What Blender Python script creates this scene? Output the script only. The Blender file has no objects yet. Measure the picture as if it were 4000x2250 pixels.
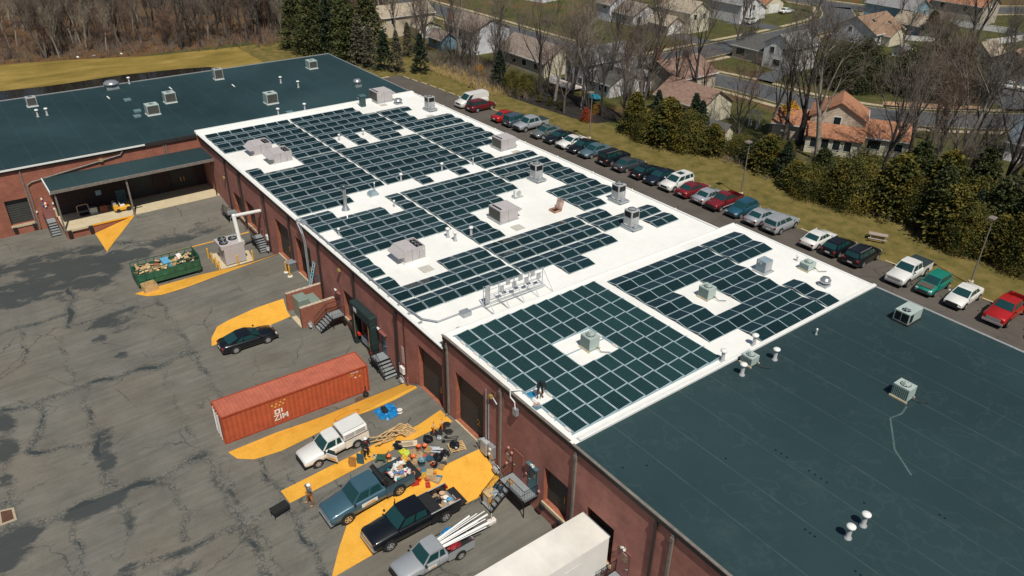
import bpy, math, random
from mathutils import Vector, Matrix, noise
R = math.radians
sc = bpy.context.scene
COL = sc.collection
rng = random.Random(7)
# ---------------------------------------------------------------- materials
_M = {}
def _nt(name):
    m = bpy.data.materials.new(name); m.use_nodes = True
    n = m.node_tree.nodes; l = m.node_tree.links
    return m, n, l, n['Principled BSDF']
def _noise(n, l, scale, detail=4, rough=.6, vec=None):
    t = n.new('ShaderNodeTexNoise'); t.inputs['Scale'].default_value = scale
    t.inputs['Detail'].default_value = detail; t.inputs['Roughness'].default_value = rough
    if vec is not None: l.new(vec, t.inputs['Vector'])
    return t
def _ramp(n, l, fac, stops):
    r = n.new('ShaderNodeValToRGB'); cr = r.color_ramp
    while len(cr.elements) < len(stops): cr.elements.new(.5)
    for e, (p, c) in zip(cr.elements, stops):
        e.position = p; e.color = (c[0], c[1], c[2], 1) if hasattr(c, '__len__') else (c, c, c, 1)
    l.new(fac, r.inputs[0]); return r
def _mix(n, l, fac, a, b, mode='MIX'):
    x = n.new('ShaderNodeMix'); x.data_type = 'RGBA'; x.blend_type = mode
    for i, v in ((0, fac), (6, a), (7, b)):
        if hasattr(v, 'links') or hasattr(v, 'is_linked'): l.new(v, x.inputs[i])
        elif i == 0: x.inputs[i].default_value = v
        else: x.inputs[i].default_value = (v[0], v[1], v[2], 1)
    return x.outputs[2]
def _geo(n):
    return n.new('ShaderNodeNewGeometry').outputs['Position']
def _obj(n):
    return n.new('ShaderNodeTexCoord').outputs['Object']
def mat(name, col, rough=.7, metal=0., var=.12, scale=3., spec=None, coat=0., bump=0.):
    """painted / plain surface with mild large and small colour variation"""
    if name in _M: return _M[name]
    m, n, l, b = _nt(name); v = _obj(n)
    t = _noise(n, l, scale, 5, .65, v)
    lo = [max(0, c*(1-var*1.4)) for c in col]; hi = [min(1, c*(1+var)) for c in col]
    r = _ramp(n, l, t.outputs[0], [(.3, lo), (.7, hi)])
    l.new(r.outputs[0], b.inputs['Base Color'])
    b.inputs['Roughness'].default_value = rough; b.inputs['Metallic'].default_value = metal
    if spec is not None: b.inputs['Specular IOR Level'].default_value = spec
    if coat: b.inputs['Coat Weight'].default_value = coat; b.inputs['Coat Roughness'].default_value = .08
    if bump:
        bp = n.new('ShaderNodeBump'); bp.inputs['Strength'].default_value = bump; bp.inputs['Distance'].default_value = .02
        l.new(t.outputs[0], bp.inputs['Height']); l.new(bp.outputs[0], b.inputs['Normal'])
    _M[name] = m; return m
def glass_mat(name, col=(.02, .045, .05), rough=.08):
    if name in _M: return _M[name]
    m, n, l, b = _nt(name)
    b.inputs['Base Color'].default_value = (*col, 1); b.inputs['Roughness'].default_value = rough
    b.inputs['Specular IOR Level'].default_value = .7
    _M[name] = m; return m
def brick_mat(name, c1, c2, mortar, bw=.4, bh=.2):
    m, n, l, b = _nt(name); g = _geo(n)
    s = n.new('ShaderNodeSeparateXYZ'); l.new(g, s.inputs[0])
    a = n.new('ShaderNodeMath'); l.new(s.outputs[0], a.inputs[0]); l.new(s.outputs[1], a.inputs[1])
    c = n.new('ShaderNodeCombineXYZ'); l.new(a.outputs[0], c.inputs[0]); l.new(s.outputs[2], c.inputs[1])
    br = n.new('ShaderNodeTexBrick'); l.new(c.outputs[0], br.inputs['Vector'])
    br.inputs['Scale'].default_value = 1; br.inputs['Brick Width'].default_value = bw; br.inputs['Row Height'].default_value = bh
    br.inputs['Mortar Size'].default_value = .012; br.inputs['Mortar Smooth'].default_value = .3
    br.inputs['Color1'].default_value = (*c1, 1); br.inputs['Color2'].default_value = (*c2, 1); br.inputs['Mortar'].default_value = (*mortar, 1)
    t = _noise(n, l, .55, 6, .65, g); r = _ramp(n, l, t.outputs[0], [(.3, .72), (.7, 1.2)])
    o = _mix(n, l, 1., br.outputs[0], r.outputs[0], 'MULTIPLY')
    t2 = _noise(n, l, 5., 4, .8, c.outputs[0]); r2 = _ramp(n, l, t2.outputs[0], [(.66, 0.), (.74, .5)])
    # efflorescence, strongest near the ground
    zr = n.new('ShaderNodeMapRange'); l.new(s.outputs[2], zr.inputs[0]); zr.inputs[1].default_value = 0; zr.inputs[2].default_value = 2.2
    zr.inputs[3].default_value = 1; zr.inputs[4].default_value = .12
    k = n.new('ShaderNodeMath'); k.operation = 'MULTIPLY'; l.new(zr.outputs[0], k.inputs[0]); l.new(r2.outputs[0], k.inputs[1])
    o = _mix(n, l, k.outputs[0], o, (.42, .33, .3))
    l.new(o, b.inputs['Base Color']); b.inputs['Roughness'].default_value = .88
    bp = n.new('ShaderNodeBump'); bp.inputs['Strength'].default_value = .25; bp.inputs['Distance'].default_value = .015
    l.new(br.outputs[1], bp.inputs['Height']); bp.invert = True; l.new(bp.outputs[0], b.inputs['Normal'])
    _M[name] = m; return m
def rib_mat(name, col, axis=0, period=.3, depth=.35, rough=.6, metal=0.):
    """sheet with ribs running across the given local axis"""
    if name in _M: return _M[name]
    m, n, l, b = _nt(name); v = _obj(n)
    s = n.new('ShaderNodeSeparateXYZ'); l.new(v, s.inputs[0])
    w = n.new('ShaderNodeMath'); w.operation = 'PINGPONG'; l.new(s.outputs[axis], w.inputs[0]); w.inputs[1].default_value = period/2
    q = n.new('ShaderNodeMath'); q.operation = 'DIVIDE'; l.new(w.outputs[0], q.inputs[0]); q.inputs[1].default_value = period/2
    r = _ramp(n, l, q.outputs[0], [(.25, [c*(1-depth) for c in col]), (.6, col)])
    t = _noise(n, l, 1.3, 5, .7, v); r2 = _ramp(n, l, t.outputs[0], [(.3, .78), (.7, 1.12)])
    o = _mix(n, l, 1., r.outputs[0], r2.outputs[0], 'MULTIPLY'); l.new(o, b.inputs['Base Color'])
    b.inputs['Roughness'].default_value = rough; b.inputs['Metallic'].default_value = metal
    bp = n.new('ShaderNodeBump'); bp.inputs['Strength'].default_value = .6; bp.inputs['Distance'].default_value = .03
    l.new(q.outputs[0], bp.inputs['Height']); l.new(bp.outputs[0], b.inputs['Normal'])
    _M[name] = m; return m
# ---------------------------------------------------------------- mesh builder
class MB:
    def __init__(s): s.v = []; s.f = []; s.mi = []; s.M = Matrix.Identity(4); s.sm = []
    def at(s, loc=(0, 0, 0), rz=0, rx=0, ry=0):
        s.M = Matrix.Translation(loc) @ Matrix.Rotation(rz, 4, 'Z') @ Matrix.Rotation(ry, 4, 'Y') @ Matrix.Rotation(rx, 4, 'X'); return s
    def add(s, vs, fs, m=0, smooth=False):
        o = len(s.v); s.v += [tuple(s.M @ Vector(p)) for p in vs]
        for f in fs: s.f.append([i+o for i in f]); s.mi.append(m); s.sm.append(smooth)
        return s
    def quad(s, a, b, c, d, m=0): return s.add([a, b, c, d], [(0, 1, 2, 3)], m)
    def box(s, x0, y0, z0, x1, y1, z1, m=0):
        v = [(x0, y0, z0), (x1, y0, z0), (x1, y1, z0), (x0, y1, z0), (x0, y0, z1), (x1, y0, z1), (x1, y1, z1), (x0, y1, z1)]
        return s.add(v, [(0, 3, 2, 1), (4, 5, 6, 7), (0, 1, 5, 4), (1, 2, 6, 5), (2, 3, 7, 6), (3, 0, 4, 7)], m)
    def cbox(s, c, d, m=0): return s.box(c[0]-d[0]/2, c[1]-d[1]/2, c[2]-d[2]/2, c[0]+d[0]/2, c[1]+d[1]/2, c[2]+d[2]/2, m)
    def cyl(s, p0, p1, r0, r1=None, n=12, m=0, caps=True):
        r1 = r0 if r1 is None else r1
        p0 = Vector(p0); p1 = Vector(p1); d = (p1-p0)
        if d.length < 1e-6: return s
        d.normalize(); a = d.orthogonal().normalized(); b = d.cross(a)
        vs = [p0+(a*math.cos(t)+b*math.sin(t))*r0 for t in [2*math.pi*i/n for i in range(n)]]
        vs += [p1+(a*math.cos(t)+b*math.sin(t))*r1 for t in [2*math.pi*i/n for i in range(n)]]
        s.add(vs, [(i, (i+1) % n, n+(i+1) % n, n+i) for i in range(n)], m, n > 5)
        if caps: s.add(vs, [tuple(range(n))[::-1], tuple(range(n, 2*n))], m)
        return s
    def tube(s, pts, r, n=6, m=0, close=False):
        pts = list(pts)
        if close: pts = pts+[pts[0]]
        for a, b in zip(pts, pts[1:]): s.cyl(a, b, r, r, n, m)
        return s
    def lathe(s, prof, n=16, m=0, c=(0, 0, 0)):
        vs = []; k = len(prof)
        for r, z in prof:
            for i in range(n): t = 2*math.pi*i/n; vs.append((c[0]+r*math.cos(t), c[1]+r*math.sin(t), c[2]+z))
        fs = [(j*n+i, j*n+(i+1) % n, (j+1)*n+(i+1) % n, (j+1)*n+i) for j in range(k-1) for i in range(n)]
        s.add(vs, fs, m, True); s.add(vs, [tuple(range((k-1)*n, k*n)), tuple(range(n))[::-1]], m); return s
    def prism(s, poly, z0, z1, m=0):
        n = len(poly); v = [(x, y, z0) for x, y in poly]+[(x, y, z1) for x, y in poly]
        return s.add(v, [tuple(range(n))[::-1], tuple(range(n, 2*n))]+[(i, (i+1) % n, n+(i+1) % n, n+i) for i in range(n)], m)
    def yprism(s, poly, y0, y1, m=0):
        n = len(poly); v = [(x, y0, z) for x, z in poly]+[(x, y1, z) for x, z in poly]
        return s.add(v, [tuple(range(n)), tuple(range(n, 2*n))[::-1]]+[(i, n+i, n+(i+1) % n, (i+1) % n) for i in range(n)], m)
    def blob(s, c, r, n=8, k=6, m=0, jit=0., sd=0):
        q = random.Random(sd); vs = []
        for j in range(1, k):
            ph = math.pi*j/k
            for i in range(n):
                t = 2*math.pi*i/n; e = 1+q.uniform(-jit, jit)
                vs.append((c[0]+r[0]*math.sin(ph)*math.cos(t)*e, c[1]+r[1]*math.sin(ph)*math.sin(t)*e, c[2]+r[2]*math.cos(ph)*e))
        vs += [(c[0], c[1], c[2]+r[2]), (c[0], c[1], c[2]-r[2])]; T = len(vs)-2
        fs = [(j*n+i, (j+1)*n+i, (j+1)*n+(i+1) % n, j*n+(i+1) % n) for j in range(k-2) for i in range(n)]
        fs += [(T, i, (i+1) % n) for i in range(n)]+[(T+1, (k-2)*n+(i+1) % n, (k-2)*n+i) for i in range(n)]
        return s.add(vs, fs, m, jit == 0)
    def mesh(s, name, mats):
        me = bpy.data.meshes.new(name); me.from_pydata(s.v, [], s.f)
        for x in mats: me.materials.append(x)
        me.polygons.foreach_set('material_index', s.mi); me.polygons.foreach_set('use_smooth', s.sm); me.update(); return me
    def build(s, name, mats, parent=None, loc=None, rz=0, bevel=0):
        mats = mats if isinstance(mats, (list, tuple)) else [mats]
        o = bpy.data.objects.new(name, s.mesh(name, mats)); COL.objects.link(o); o.parent = parent
        if loc is not None: o.location = loc
        if rz: o.rotation_euler = (0, 0, rz)
        if bevel:
            bm = o.modifiers.new('edge', 'BEVEL'); bm.width = bevel; bm.segments = 1; bm.limit_method = 'ANGLE'
        return o
def tag(o, label, cat, group=None, kind=None):
    if label: o['label'] = label
    if cat: o['category'] = cat
    if group: o['group'] = group
    if kind: o['kind'] = kind
    return o
def thing(name, label, cat, loc=(0, 0, 0), rz=0, group=None):
    o = bpy.data.objects.new(name, None); o.empty_display_size = .2; COL.objects.link(o)
    o.location = loc; o.rotation_euler = (0, 0, rz); return tag(o, label, cat, group)
def struct(o): o['kind'] = 'structure'; return o
def kids(o): return [c for c in bpy.data.objects if c.parent == o]
_KID = {}
def dup(root, loc, rz=0, label=None, scale=None, cat=None):
    if root.name not in _KID: _KID[root.name] = [(c, kids(c)) for c in kids(root)]
    r = root.copy(); COL.objects.link(r); r.location = loc; r.rotation_euler = (0, 0, rz)
    if label: r['label'] = label
    if scale: r.scale = (scale,)*3 if not hasattr(scale, '__len__') else scale
    for c, gs in _KID[root.name]:
        d = c.copy(); COL.objects.link(d); d.parent = r
        for g in gs: e = g.copy(); COL.objects.link(e); e.parent = d
    return r
def text(txt, size, m, parent, loc, rot, name='number', ext=.01):
    cu = bpy.data.curves.new(name, 'FONT'); cu.body = txt; cu.size = size; cu.extrude = ext; cu.align_x = 'CENTER'; cu.align_y = 'CENTER'
    cu.offset = size*.012
    t = bpy.data.objects.new('tmp', cu); COL.objects.link(t); bpy.context.view_layer.update()
    me = bpy.data.meshes.new_from_object(t.evaluated_get(bpy.context.evaluated_depsgraph_get())); bpy.data.objects.remove(t)
    me.materials.clear(); me.materials.append(m)
    o = bpy.data.objects.new(name, me); COL.objects.link(o); o.parent = parent; o.location = loc; o.rotation_euler = rot
    return o
ORD = ['zeroth', 'first', 'second', 'third', 'fourth', 'fifth', 'sixth', 'seventh', 'eighth', 'ninth', 'tenth', 'eleventh', 'twelfth', 'thirteenth', 'fourteenth',
       'fifteenth', 'sixteenth', 'seventeenth', 'eighteenth', 'nineteenth', 'twentieth']
def ordn(i):
    if i < 21: return ORD[i]
    s = str(i); return s+{'1': 'st', '2': 'nd', '3': 'rd'}.get(s[-1], 'th')
# ---------------------------------------------------------------- terrain height of the yard (loading ramps)
def _rmp(x, y, xa, xA, xB, xb, H, L=15.):
    s = 1-min(1, -y/L); side = 1.
    if s <= 0: return 0
    if x < xA: side = max(0, (x-xa)/(xA-xa))
    if x > xB: side = max(0, (xb-x)/(xb-xB))
    return H*s*side
def ground(x, y):
    if y > 0: return 0.
    z = max(_rmp(x, y, 21.6, 23.8, 32.6, 35.4, 1.08), _rmp(x, y, 50.6, 53., 62.3, 65.5, 1.22))
    if 4.7 <= x < 12.5:
        s = 1-(x-4.7)/7.6; yT = -10.1-4.7*(x-4.7)/6.05
        z = max(z, max(0, s)*1.15*max(0, min(1, (y+14.95)/max(.3, yT+14.95))))
    return z
def roofz(x, y): return 7.9+(x/57.35)*(-.5+1.05*y/31.1)
# ---------------------------------------------------------------- camera, light, sky
cd = bpy.data.cameras.new('camera'); cam = bpy.data.objects.new('camera', cd); COL.objects.link(cam); sc.camera = cam
cd.sensor_width = 36; cd.lens = 36*3037.036/4000; cd.clip_end = 3000; cd.clip_start = .5
yaw, pit, rol = 2.48917975, -.527245153, .0168949052
fw = Vector((math.cos(yaw)*math.cos(pit), math.sin(yaw)*math.cos(pit), math.sin(pit)))
r0 = Vector((math.sin(yaw), -math.cos(yaw), 0)); u0 = r0.cross(fw)
rr = math.cos(rol)*r0+math.sin(rol)*u0; uu = -math.sin(rol)*r0+math.cos(rol)*u0
cam.matrix_world = Matrix(((rr.x, uu.x, -fw.x, 98.838), (rr.y, uu.y, -fw.y, -25.406), (rr.z, uu.z, -fw.z, 40.876), (0, 0, 0, 1)))
SUN_AZ, SUN_EL = R(-17), R(58)
w = bpy.data.worlds.new('World'); sc.world = w; w.use_nodes = True; wn = w.node_tree.nodes
sky = wn.new('ShaderNodeTexSky'); sky.sky_type = 'NISHITA'; sky.sun_disc = False; sky.sun_elevation = SUN_EL; sky.sun_rotation = math.pi/2-SUN_AZ
w.node_tree.links.new(sky.outputs[0], wn['Background'].inputs[0]); wn['Background'].inputs[1].default_value = .056
sl = bpy.data.lights.new('sun', 'SUN'); sl.energy = 4.1; sl.angle = R(.5); sl.color = (1, .95, .86)
so = bpy.data.objects.new('sun', sl); COL.objects.link(so)
sd = Vector((math.cos(SUN_EL)*math.cos(SUN_AZ), math.cos(SUN_EL)*math.sin(SUN_AZ), math.sin(SUN_EL)))
so.rotation_euler = sd.to_track_quat('Z', 'Y').to_euler(); so.location = sd*100
sc.view_settings.view_transform = 'Standard'; sc.view_settings.look = 'None'; sc.view_settings.exposure = 0; sc.view_settings.gamma = 1
sc.render.film_transparent = False
sc.cycles.max_bounces = 5; sc.cycles.diffuse_bounces = 3; sc.cycles.glossy_bounces = 2; sc.cycles.transparent_max_bounces = 4
import numpy as np
# ---------------------------------------------------------------- ground materials
def ground_mat(name, cols, scale=.35, fine=9., fineamt=.35, rough=.95, stretch=None, extra=None):
    m, n, l, b = _nt(name); g = _geo(n)
    if stretch:
        mp = n.new('ShaderNodeMapping'); mp.inputs['Scale'].default_value = stretch; l.new(g, mp.inputs[0]); g2 = mp.outputs[0]
    else: g2 = g
    t = _noise(n, l, scale, 6, .62, g2); k = len(cols)
    r = _ramp(n, l, t.outputs[0], [(.28+.44*i/(k-1), c) for i, c in enumerate(cols)])
    t2 = _noise(n, l, fine, 4, .7, g); r2 = _ramp(n, l, t2.outputs[0], [(.3, 1-fineamt), (.7, 1+fineamt)])
    o = _mix(n, l, 1., r.outputs[0], r2.outputs[0], 'MULTIPLY')
    if extra: o = extra(n, l, g, o)
    l.new(o, b.inputs['Base Color']); b.inputs['Roughness'].default_value = rough; b.inputs['Specular IOR Level'].default_value = .15
    _M[name] = m; return m
def yard_extra(n, l, g, o):
    # long tyre streaks, crack network, dark sealed areas driven by the tar attribute
    mp = n.new('ShaderNodeMapping'); mp.inputs['Scale'].default_value = (2.2, .16, 1); l.new(g, mp.inputs[0])
    st = _noise(n, l, 1., 5, .7, mp.outputs[0]); rs = _ramp(n, l, st.outputs[0], [(.35, .84), (.62, 1.12)])
    o = _mix(n, l, .8, o, _mix(n, l, 1., o, rs.outputs[0], 'MULTIPLY'))
    warm = _noise(n, l, .13, 3, .5, g); rw = _ramp(n, l, warm.outputs[0], [(.45, 0.), (.7, .28)])
    o = _mix(n, l, rw.outputs[0], o, (.18, .142, .105))
    a = n.new('ShaderNodeAttribute'); a.attribute_name = 'tar'
    dis = _noise(n, l, .9, 4, .6, g)
    ad = n.new('ShaderNodeVectorMath'); ad.operation = 'SCALE'; l.new(dis.outputs['Color'], ad.inputs[0]); ad.inputs['Scale'].default_value = 1.3
    av = n.new('ShaderNodeVectorMath'); l.new(g, av.inputs[0]); l.new(ad.outputs[0], av.inputs[1])
    def cracks(sc_, w):
        v = n.new('ShaderNodeTexVoronoi'); v.feature = 'DISTANCE_TO_EDGE'; v.inputs['Scale'].default_value = sc_; l.new(av.outputs[0], v.inputs['Vector'])
        return _ramp(n, l, v.outputs['Distance'], [(0, 1.), (w, 0.)]).outputs[0]
    big = cracks(.17, .012); med = cracks(.8, .03); fin = cracks(2.6, .12)
    mk = _ramp(n, l, _noise(n, l, .25, 2, .5, g).outputs[0], [(.45, .15), (.6, 1.)]).outputs[0]
    def mth(op, p, q):
        x = n.new('ShaderNodeMath'); x.operation = op; x.use_clamp = True
        for i, v in enumerate((p, q)):
            if isinstance(v, (int, float)): x.inputs[i].default_value = v
            else: l.new(v, x.inputs[i])
        return x.outputs[0]
    tar = a.outputs['Fac']
    nb = _noise(n, l, 2.2, 5, .75, g).outputs[0]
    # solid core where tar + noise is high, alligator cracks in its halo
    core = _ramp(n, l, mth('ADD', mth('MULTIPLY', tar, .95), mth('MULTIPLY', mth('SUBTRACT', nb, .5), .95)), [(.5, 0.), (.66, 1.)]).outputs[0]
    core = mth('MULTIPLY', core, _ramp(n, l, tar, [(.12, 0.), (.35, 1.)]).outputs[0])
    bl = n.new('ShaderNodeAttribute'); bl.attribute_name = 'blot'
    mpb = n.new('ShaderNodeMapping'); mpb.inputs['Scale'].default_value = (1.1, .42, 1); l.new(av.outputs[0], mpb.inputs[0])
    nb2 = _noise(n, l, .62, 7, .62, mpb.outputs[0]).outputs[0]
    cb = _ramp(n, l, mth('ADD', mth('MULTIPLY', bl.outputs['Fac'], .36), nb2), [(.68, 0.), (.79, .92)]).outputs[0]
    cb = mth('MULTIPLY', cb, _ramp(n, l, bl.outputs['Fac'], [(.05, 0.), (.2, .95)]).outputs[0])
    core = mth('MAXIMUM', core, cb)
    halo = mth('MULTIPLY', _ramp(n, l, tar, [(.08, 0.), (.4, 1.)]).outputs[0], mth('MAXIMUM', fin, med))
    f = mth('MAXIMUM', mth('MULTIPLY', mth('MAXIMUM', mth('MULTIPLY', big, mk), mth('MULTIPLY', mth('MULTIPLY', med, mk), .25)), .75), mth('MAXIMUM', mth('MULTIPLY', core, .92), mth('MULTIPLY', halo, .85)))
    o = _mix(n, l, f, o, (.032, .042, .045))
    # pale worn patches
    pl = _ramp(n, l, _noise(n, l, 1.1, 3, .4, g).outputs[0], [(.72, 0.), (.76, .55)]).outputs[0]
    b2 = n.new('ShaderNodeAttribute'); b2.attribute_name = 'wet'
    return _mix(n, l, mth('MULTIPLY', pl, b2.outputs['Fac']), o, (.2, .19, .17))
YARD = ground_mat('asphalt_yard', [(.118, .113, .097), (.15, .143, .122), (.18, .17, .146)], .3, 14, .22, extra=yard_extra)
def lot_extra(n, l, g, o):
    v = n.new('ShaderNodeTexVoronoi'); v.feature = 'DISTANCE_TO_EDGE'; v.inputs['Scale'].default_value = .16; l.new(g, v.inputs['Vector'])
    c = _ramp(n, l, v.outputs['Distance'], [(0, .6), (.008, 0.)]).outputs[0]
    return _mix(n, l, c, o, (.03, .03, .03))
LOT = ground_mat('asphalt_lot', [(.082, .070, .060), (.105, .092, .078), (.12, .106, .09)], .25, 18, .16, extra=lot_extra)
ROAD = ground_mat('asphalt_road', [(.078, .082, .086), (.1, .104, .108)], .2, 8, .12)
GRASS = ground_mat('lawn_grass', [(.062, .06, .018), (.125, .105, .03), (.17, .132, .042), (.21, .155, .06)], .55, 16, .5)
LAWN = ground_mat('wild_ground', [(.045, .04, .022), (.06, .07, .018), (.095, .085, .03), (.12, .07, .032), (.06, .058, .026)], .12, 6, .5)
GREEN = ground_mat('green_lawn', [(.05, .052, .018), (.07, .072, .022), (.1, .088, .035)], .3, 10, .35)
FIELD = ground_mat('dry_field', [(.14, .105, .025), (.23, .165, .04), (.33, .235, .07)], .3, 12, .4, stretch=(1, .35, 1))
LEAF = ground_mat('leaf_litter', [(.05, .03, .018), (.15, .08, .035), (.1, .065, .035), (.2, .125, .06)], .35, 7, .5)
MULCH = ground_mat('dark_mulch', [(.018, .016, .015), (.045, .038, .032)], .6, 10, .3)
WALK = ground_mat('pale_concrete_walk', [(.36, .3, .2), (.45, .37, .26)], .5, 6, .15)
YEL = ground_mat('yellow_paint', [(.62, .30, .035), (.72, .37, .05), (.76, .40, .06)], .7, 9, .1, rough=.75,
                 extra=lambda n, l, g, o: _mix(n, l, _ramp(n, l, _noise(n, l, 2.6, 8, .85, g).outputs[0], [(.58, 0.), (.67, .7)]).outputs[0], o, (.26, .17, .075)))
CONC = ground_mat('dock_concrete', [(.5, .42, .27), (.6, .51, .35)], .8, 8, .14)
WATER, _n, _l, _b = _nt('pond_water'); _b.inputs['Base Color'].default_value = (.012, .012, .010, 1); _b.inputs['Roughness'].default_value = .04
_t = _noise(_n, _l, 1.5, 3, .5, _geo(_n)); _bp = _n.new('ShaderNodeBump'); _bp.inputs['Strength'].default_value = .03; _l.new(_t.outputs[0], _bp.inputs['Height']); _l.new(_bp.outputs[0], _b.inputs['Normal'])
def sheet(name, poly, z, m):
    b = MB(); b.add([(x, y, z) for x, y in poly], [tuple(range(len(poly)))]); return struct(b.build(name, m))
def ribbon(name, pts, wd, z, m, off=0.):
    pts = [Vector((x, y, 0)) for x, y in pts]; L_, R_ = [], []
    for i, p in enumerate(pts):
        d = (pts[min(i+1, len(pts)-1)]-pts[max(i-1, 0)]).normalized(); nn = Vector((-d.y, d.x, 0)); c = p+nn*off
        L_.append(c+nn*wd/2); R_.append(c-nn*wd/2)
    b = MB()
    for i in range(len(pts)-1): b.add([(*L_[i][:2], z), (*R_[i][:2], z), (*R_[i+1][:2], z), (*L_[i+1][:2], z)], [(0, 1, 2, 3)])
    return struct(b.build(name, m))
def smooth(pts, k=6):
    out = []; P = [pts[0]]+list(pts)+[pts[-1]]
    for i in range(1, len(P)-2):
        for j in range(k):
            t = j/k; q = [.5*((2*P[i][a])+(-P[i-1][a]+P[i+1][a])*t+(2*P[i-1][a]-5*P[i][a]+4*P[i+1][a]-P[i+2][a])*t*t+(-P[i-1][a]+3*P[i][a]-3*P[i+1][a]+P[i+2][a])*t**3) for a in (0, 1)]
            out.append(tuple(q))
    return out+[pts[-1]]
# base ground out to the horizon
sheet('ground', [(-1500, -900), (900, -900), (900, 1500), (-1500, 1500)], -.08, LAWN)
# yard height field with tar attribute
xs = np.concatenate([np.arange(-14, 2, 4.), np.arange(2, 87, .25), np.arange(87, 150, 6.)]); ys = np.concatenate([np.arange(-90, -34, 6.), np.arange(-34, .01, .25)])
X, Y = np.meshgrid(xs, ys); nx, ny = len(xs), len(ys)
Zg = np.array([[ground(x, min(y, -.0)) for x in xs] for y in ys])
tar = np.zeros_like(X); wet = np.zeros_like(X)
wet2 = np.zeros_like(X)
def seg(pts, wd, s=1.):
    global tar
    for (ax, ay), (bx, by) in zip(pts, pts[1:]):
        dx, dy = bx-ax, by-ay; t = np.clip(((X-ax)*dx+(Y-ay)*dy)/(dx*dx+dy*dy+1e-9), 0, 1)
        d = np.hypot(X-ax-t*dx+.18*np.sin(Y*1.7+X*.9), Y-ay-t*dy+.18*np.sin(X*1.9+Y*.6)); tar = np.maximum(tar, s*np.clip(1-d/(wd*1.15+.1), 0, 1)*(.78+.3*np.sin(X*.8+Y*.5)*np.sin(Y*1.1-X*.3)))
def ell(cx, cy, rx, ry, s=1., w_=0.):
    global tar, wet
    d = np.sqrt(((X-cx)/(rx*1.5))**2+((Y-cy)/(ry*1.5))**2); k = np.clip(1.35-d, 0, 1)*s
    wet2[:] = np.maximum(wet2, k); wet = np.maximum(wet, np.clip(1.6-d, 0, 1)*w_)
for p, wd, s in [
    ([(34.9, -28.4), (35.5, -25.7), (35.2, -22), (35.4, -18.7), (35.8, -16.6), (35.6, -13.3)], .5, .95),
    ([(23.7, -13.3), (29.5, -13.2), (35.4, -13.3), (41.6, -13.4), (43.4, -13.6)], .26, .9),
    ([(49.9, -16.8), (54.3, -17), (57.9, -17.1), (60.8, -17.1), (66, -17.2)], .4, .85), ([(50.4, -16.2), (54.2, -16.4), (59, -16.4), (66, -16.3)], .25, .7),
    ([(51.9, -13.7), (54.9, -13.9), (57, -13.8), (58.8, -14), (60.6, -14.1), (62.7, -14.1), (65.4, -14.2), (70, -14.1)], .3, 1.),
    ([(49.2, -30.3), (49.7, -28.7), (49.9, -26.6), (49.9, -23), (50.2, -20.6), (49.8, -18), (49.6, -16.7)], .55, 1.),
    ([(57.6, -24.8), (57.3, -24.1), (58, -21.5), (58, -19.3), (58, -17.2)], .4, .95), ([(22.3, -26.8), (22, -25.1), (22.1, -22.1), (22.1, -20.9)], .4, .9),
    ([(24.4, -21.3), (24.7, -19.6), (24.7, -15.3), (22.6, -14.9)], .25, .9), ([(16.6, -19.9), (19.8, -20.2), (21.7, -20.8), (24.4, -21.3)], .45, 1.),
    ([(26, -22.5), (32.1, -22.8), (34.6, -22.7)], .22, .8), ([(42.1, -22.8), (44.4, -23.1), (46.5, -23.1), (48.8, -23.2)], .6, .95),
    ([(35.6, -22.1), (37.6, -22.7), (39.7, -22.8), (42, -22.8)], .3, .9), ([(35.5, -25.7), (39, -26), (41.4, -27.6), (42.6, -25.5), (43.3, -23.1)], .35, .9),
    ([(49.9, -26.6), (51.5, -26.2), (53, -26.4), (56.4, -26.4)], .25, .85), ([(50.9, -20.2), (52.2, -19.8), (54.5, -19.8), (55.8, -20.3), (56.9, -20.4)], .3, .8),
    ([(50, -22.8), (52.6, -23.2), (54.3, -23.2)], .35, .8), ([(22.4, -25.2), (25.6, -25.3), (28.9, -25.7), (29.7, -27.8)], .22, .9),
    ([(7.2, -19.6), (7.9, -16.1), (10.8, -11.5), (11, -6), (11.4, -2.7)], .7, .75), ([(60.8, -14.1), (60.7, -12.6), (60.6, -10.9)], .12, .8),
    ([(37.1, -16.3), (40.3, -16.7), (44.3, -16.7), (46.4, -16.8), (47.7, -17)], .18, .75), ([(59.6, -16.7), (57.9, -15.6), (58.4, -14.1)], .12, .8),
    ([(36.5, -28.5), (45, -29.2), (51, -30)], .5, .7)]: seg(p, wd, s)
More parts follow.
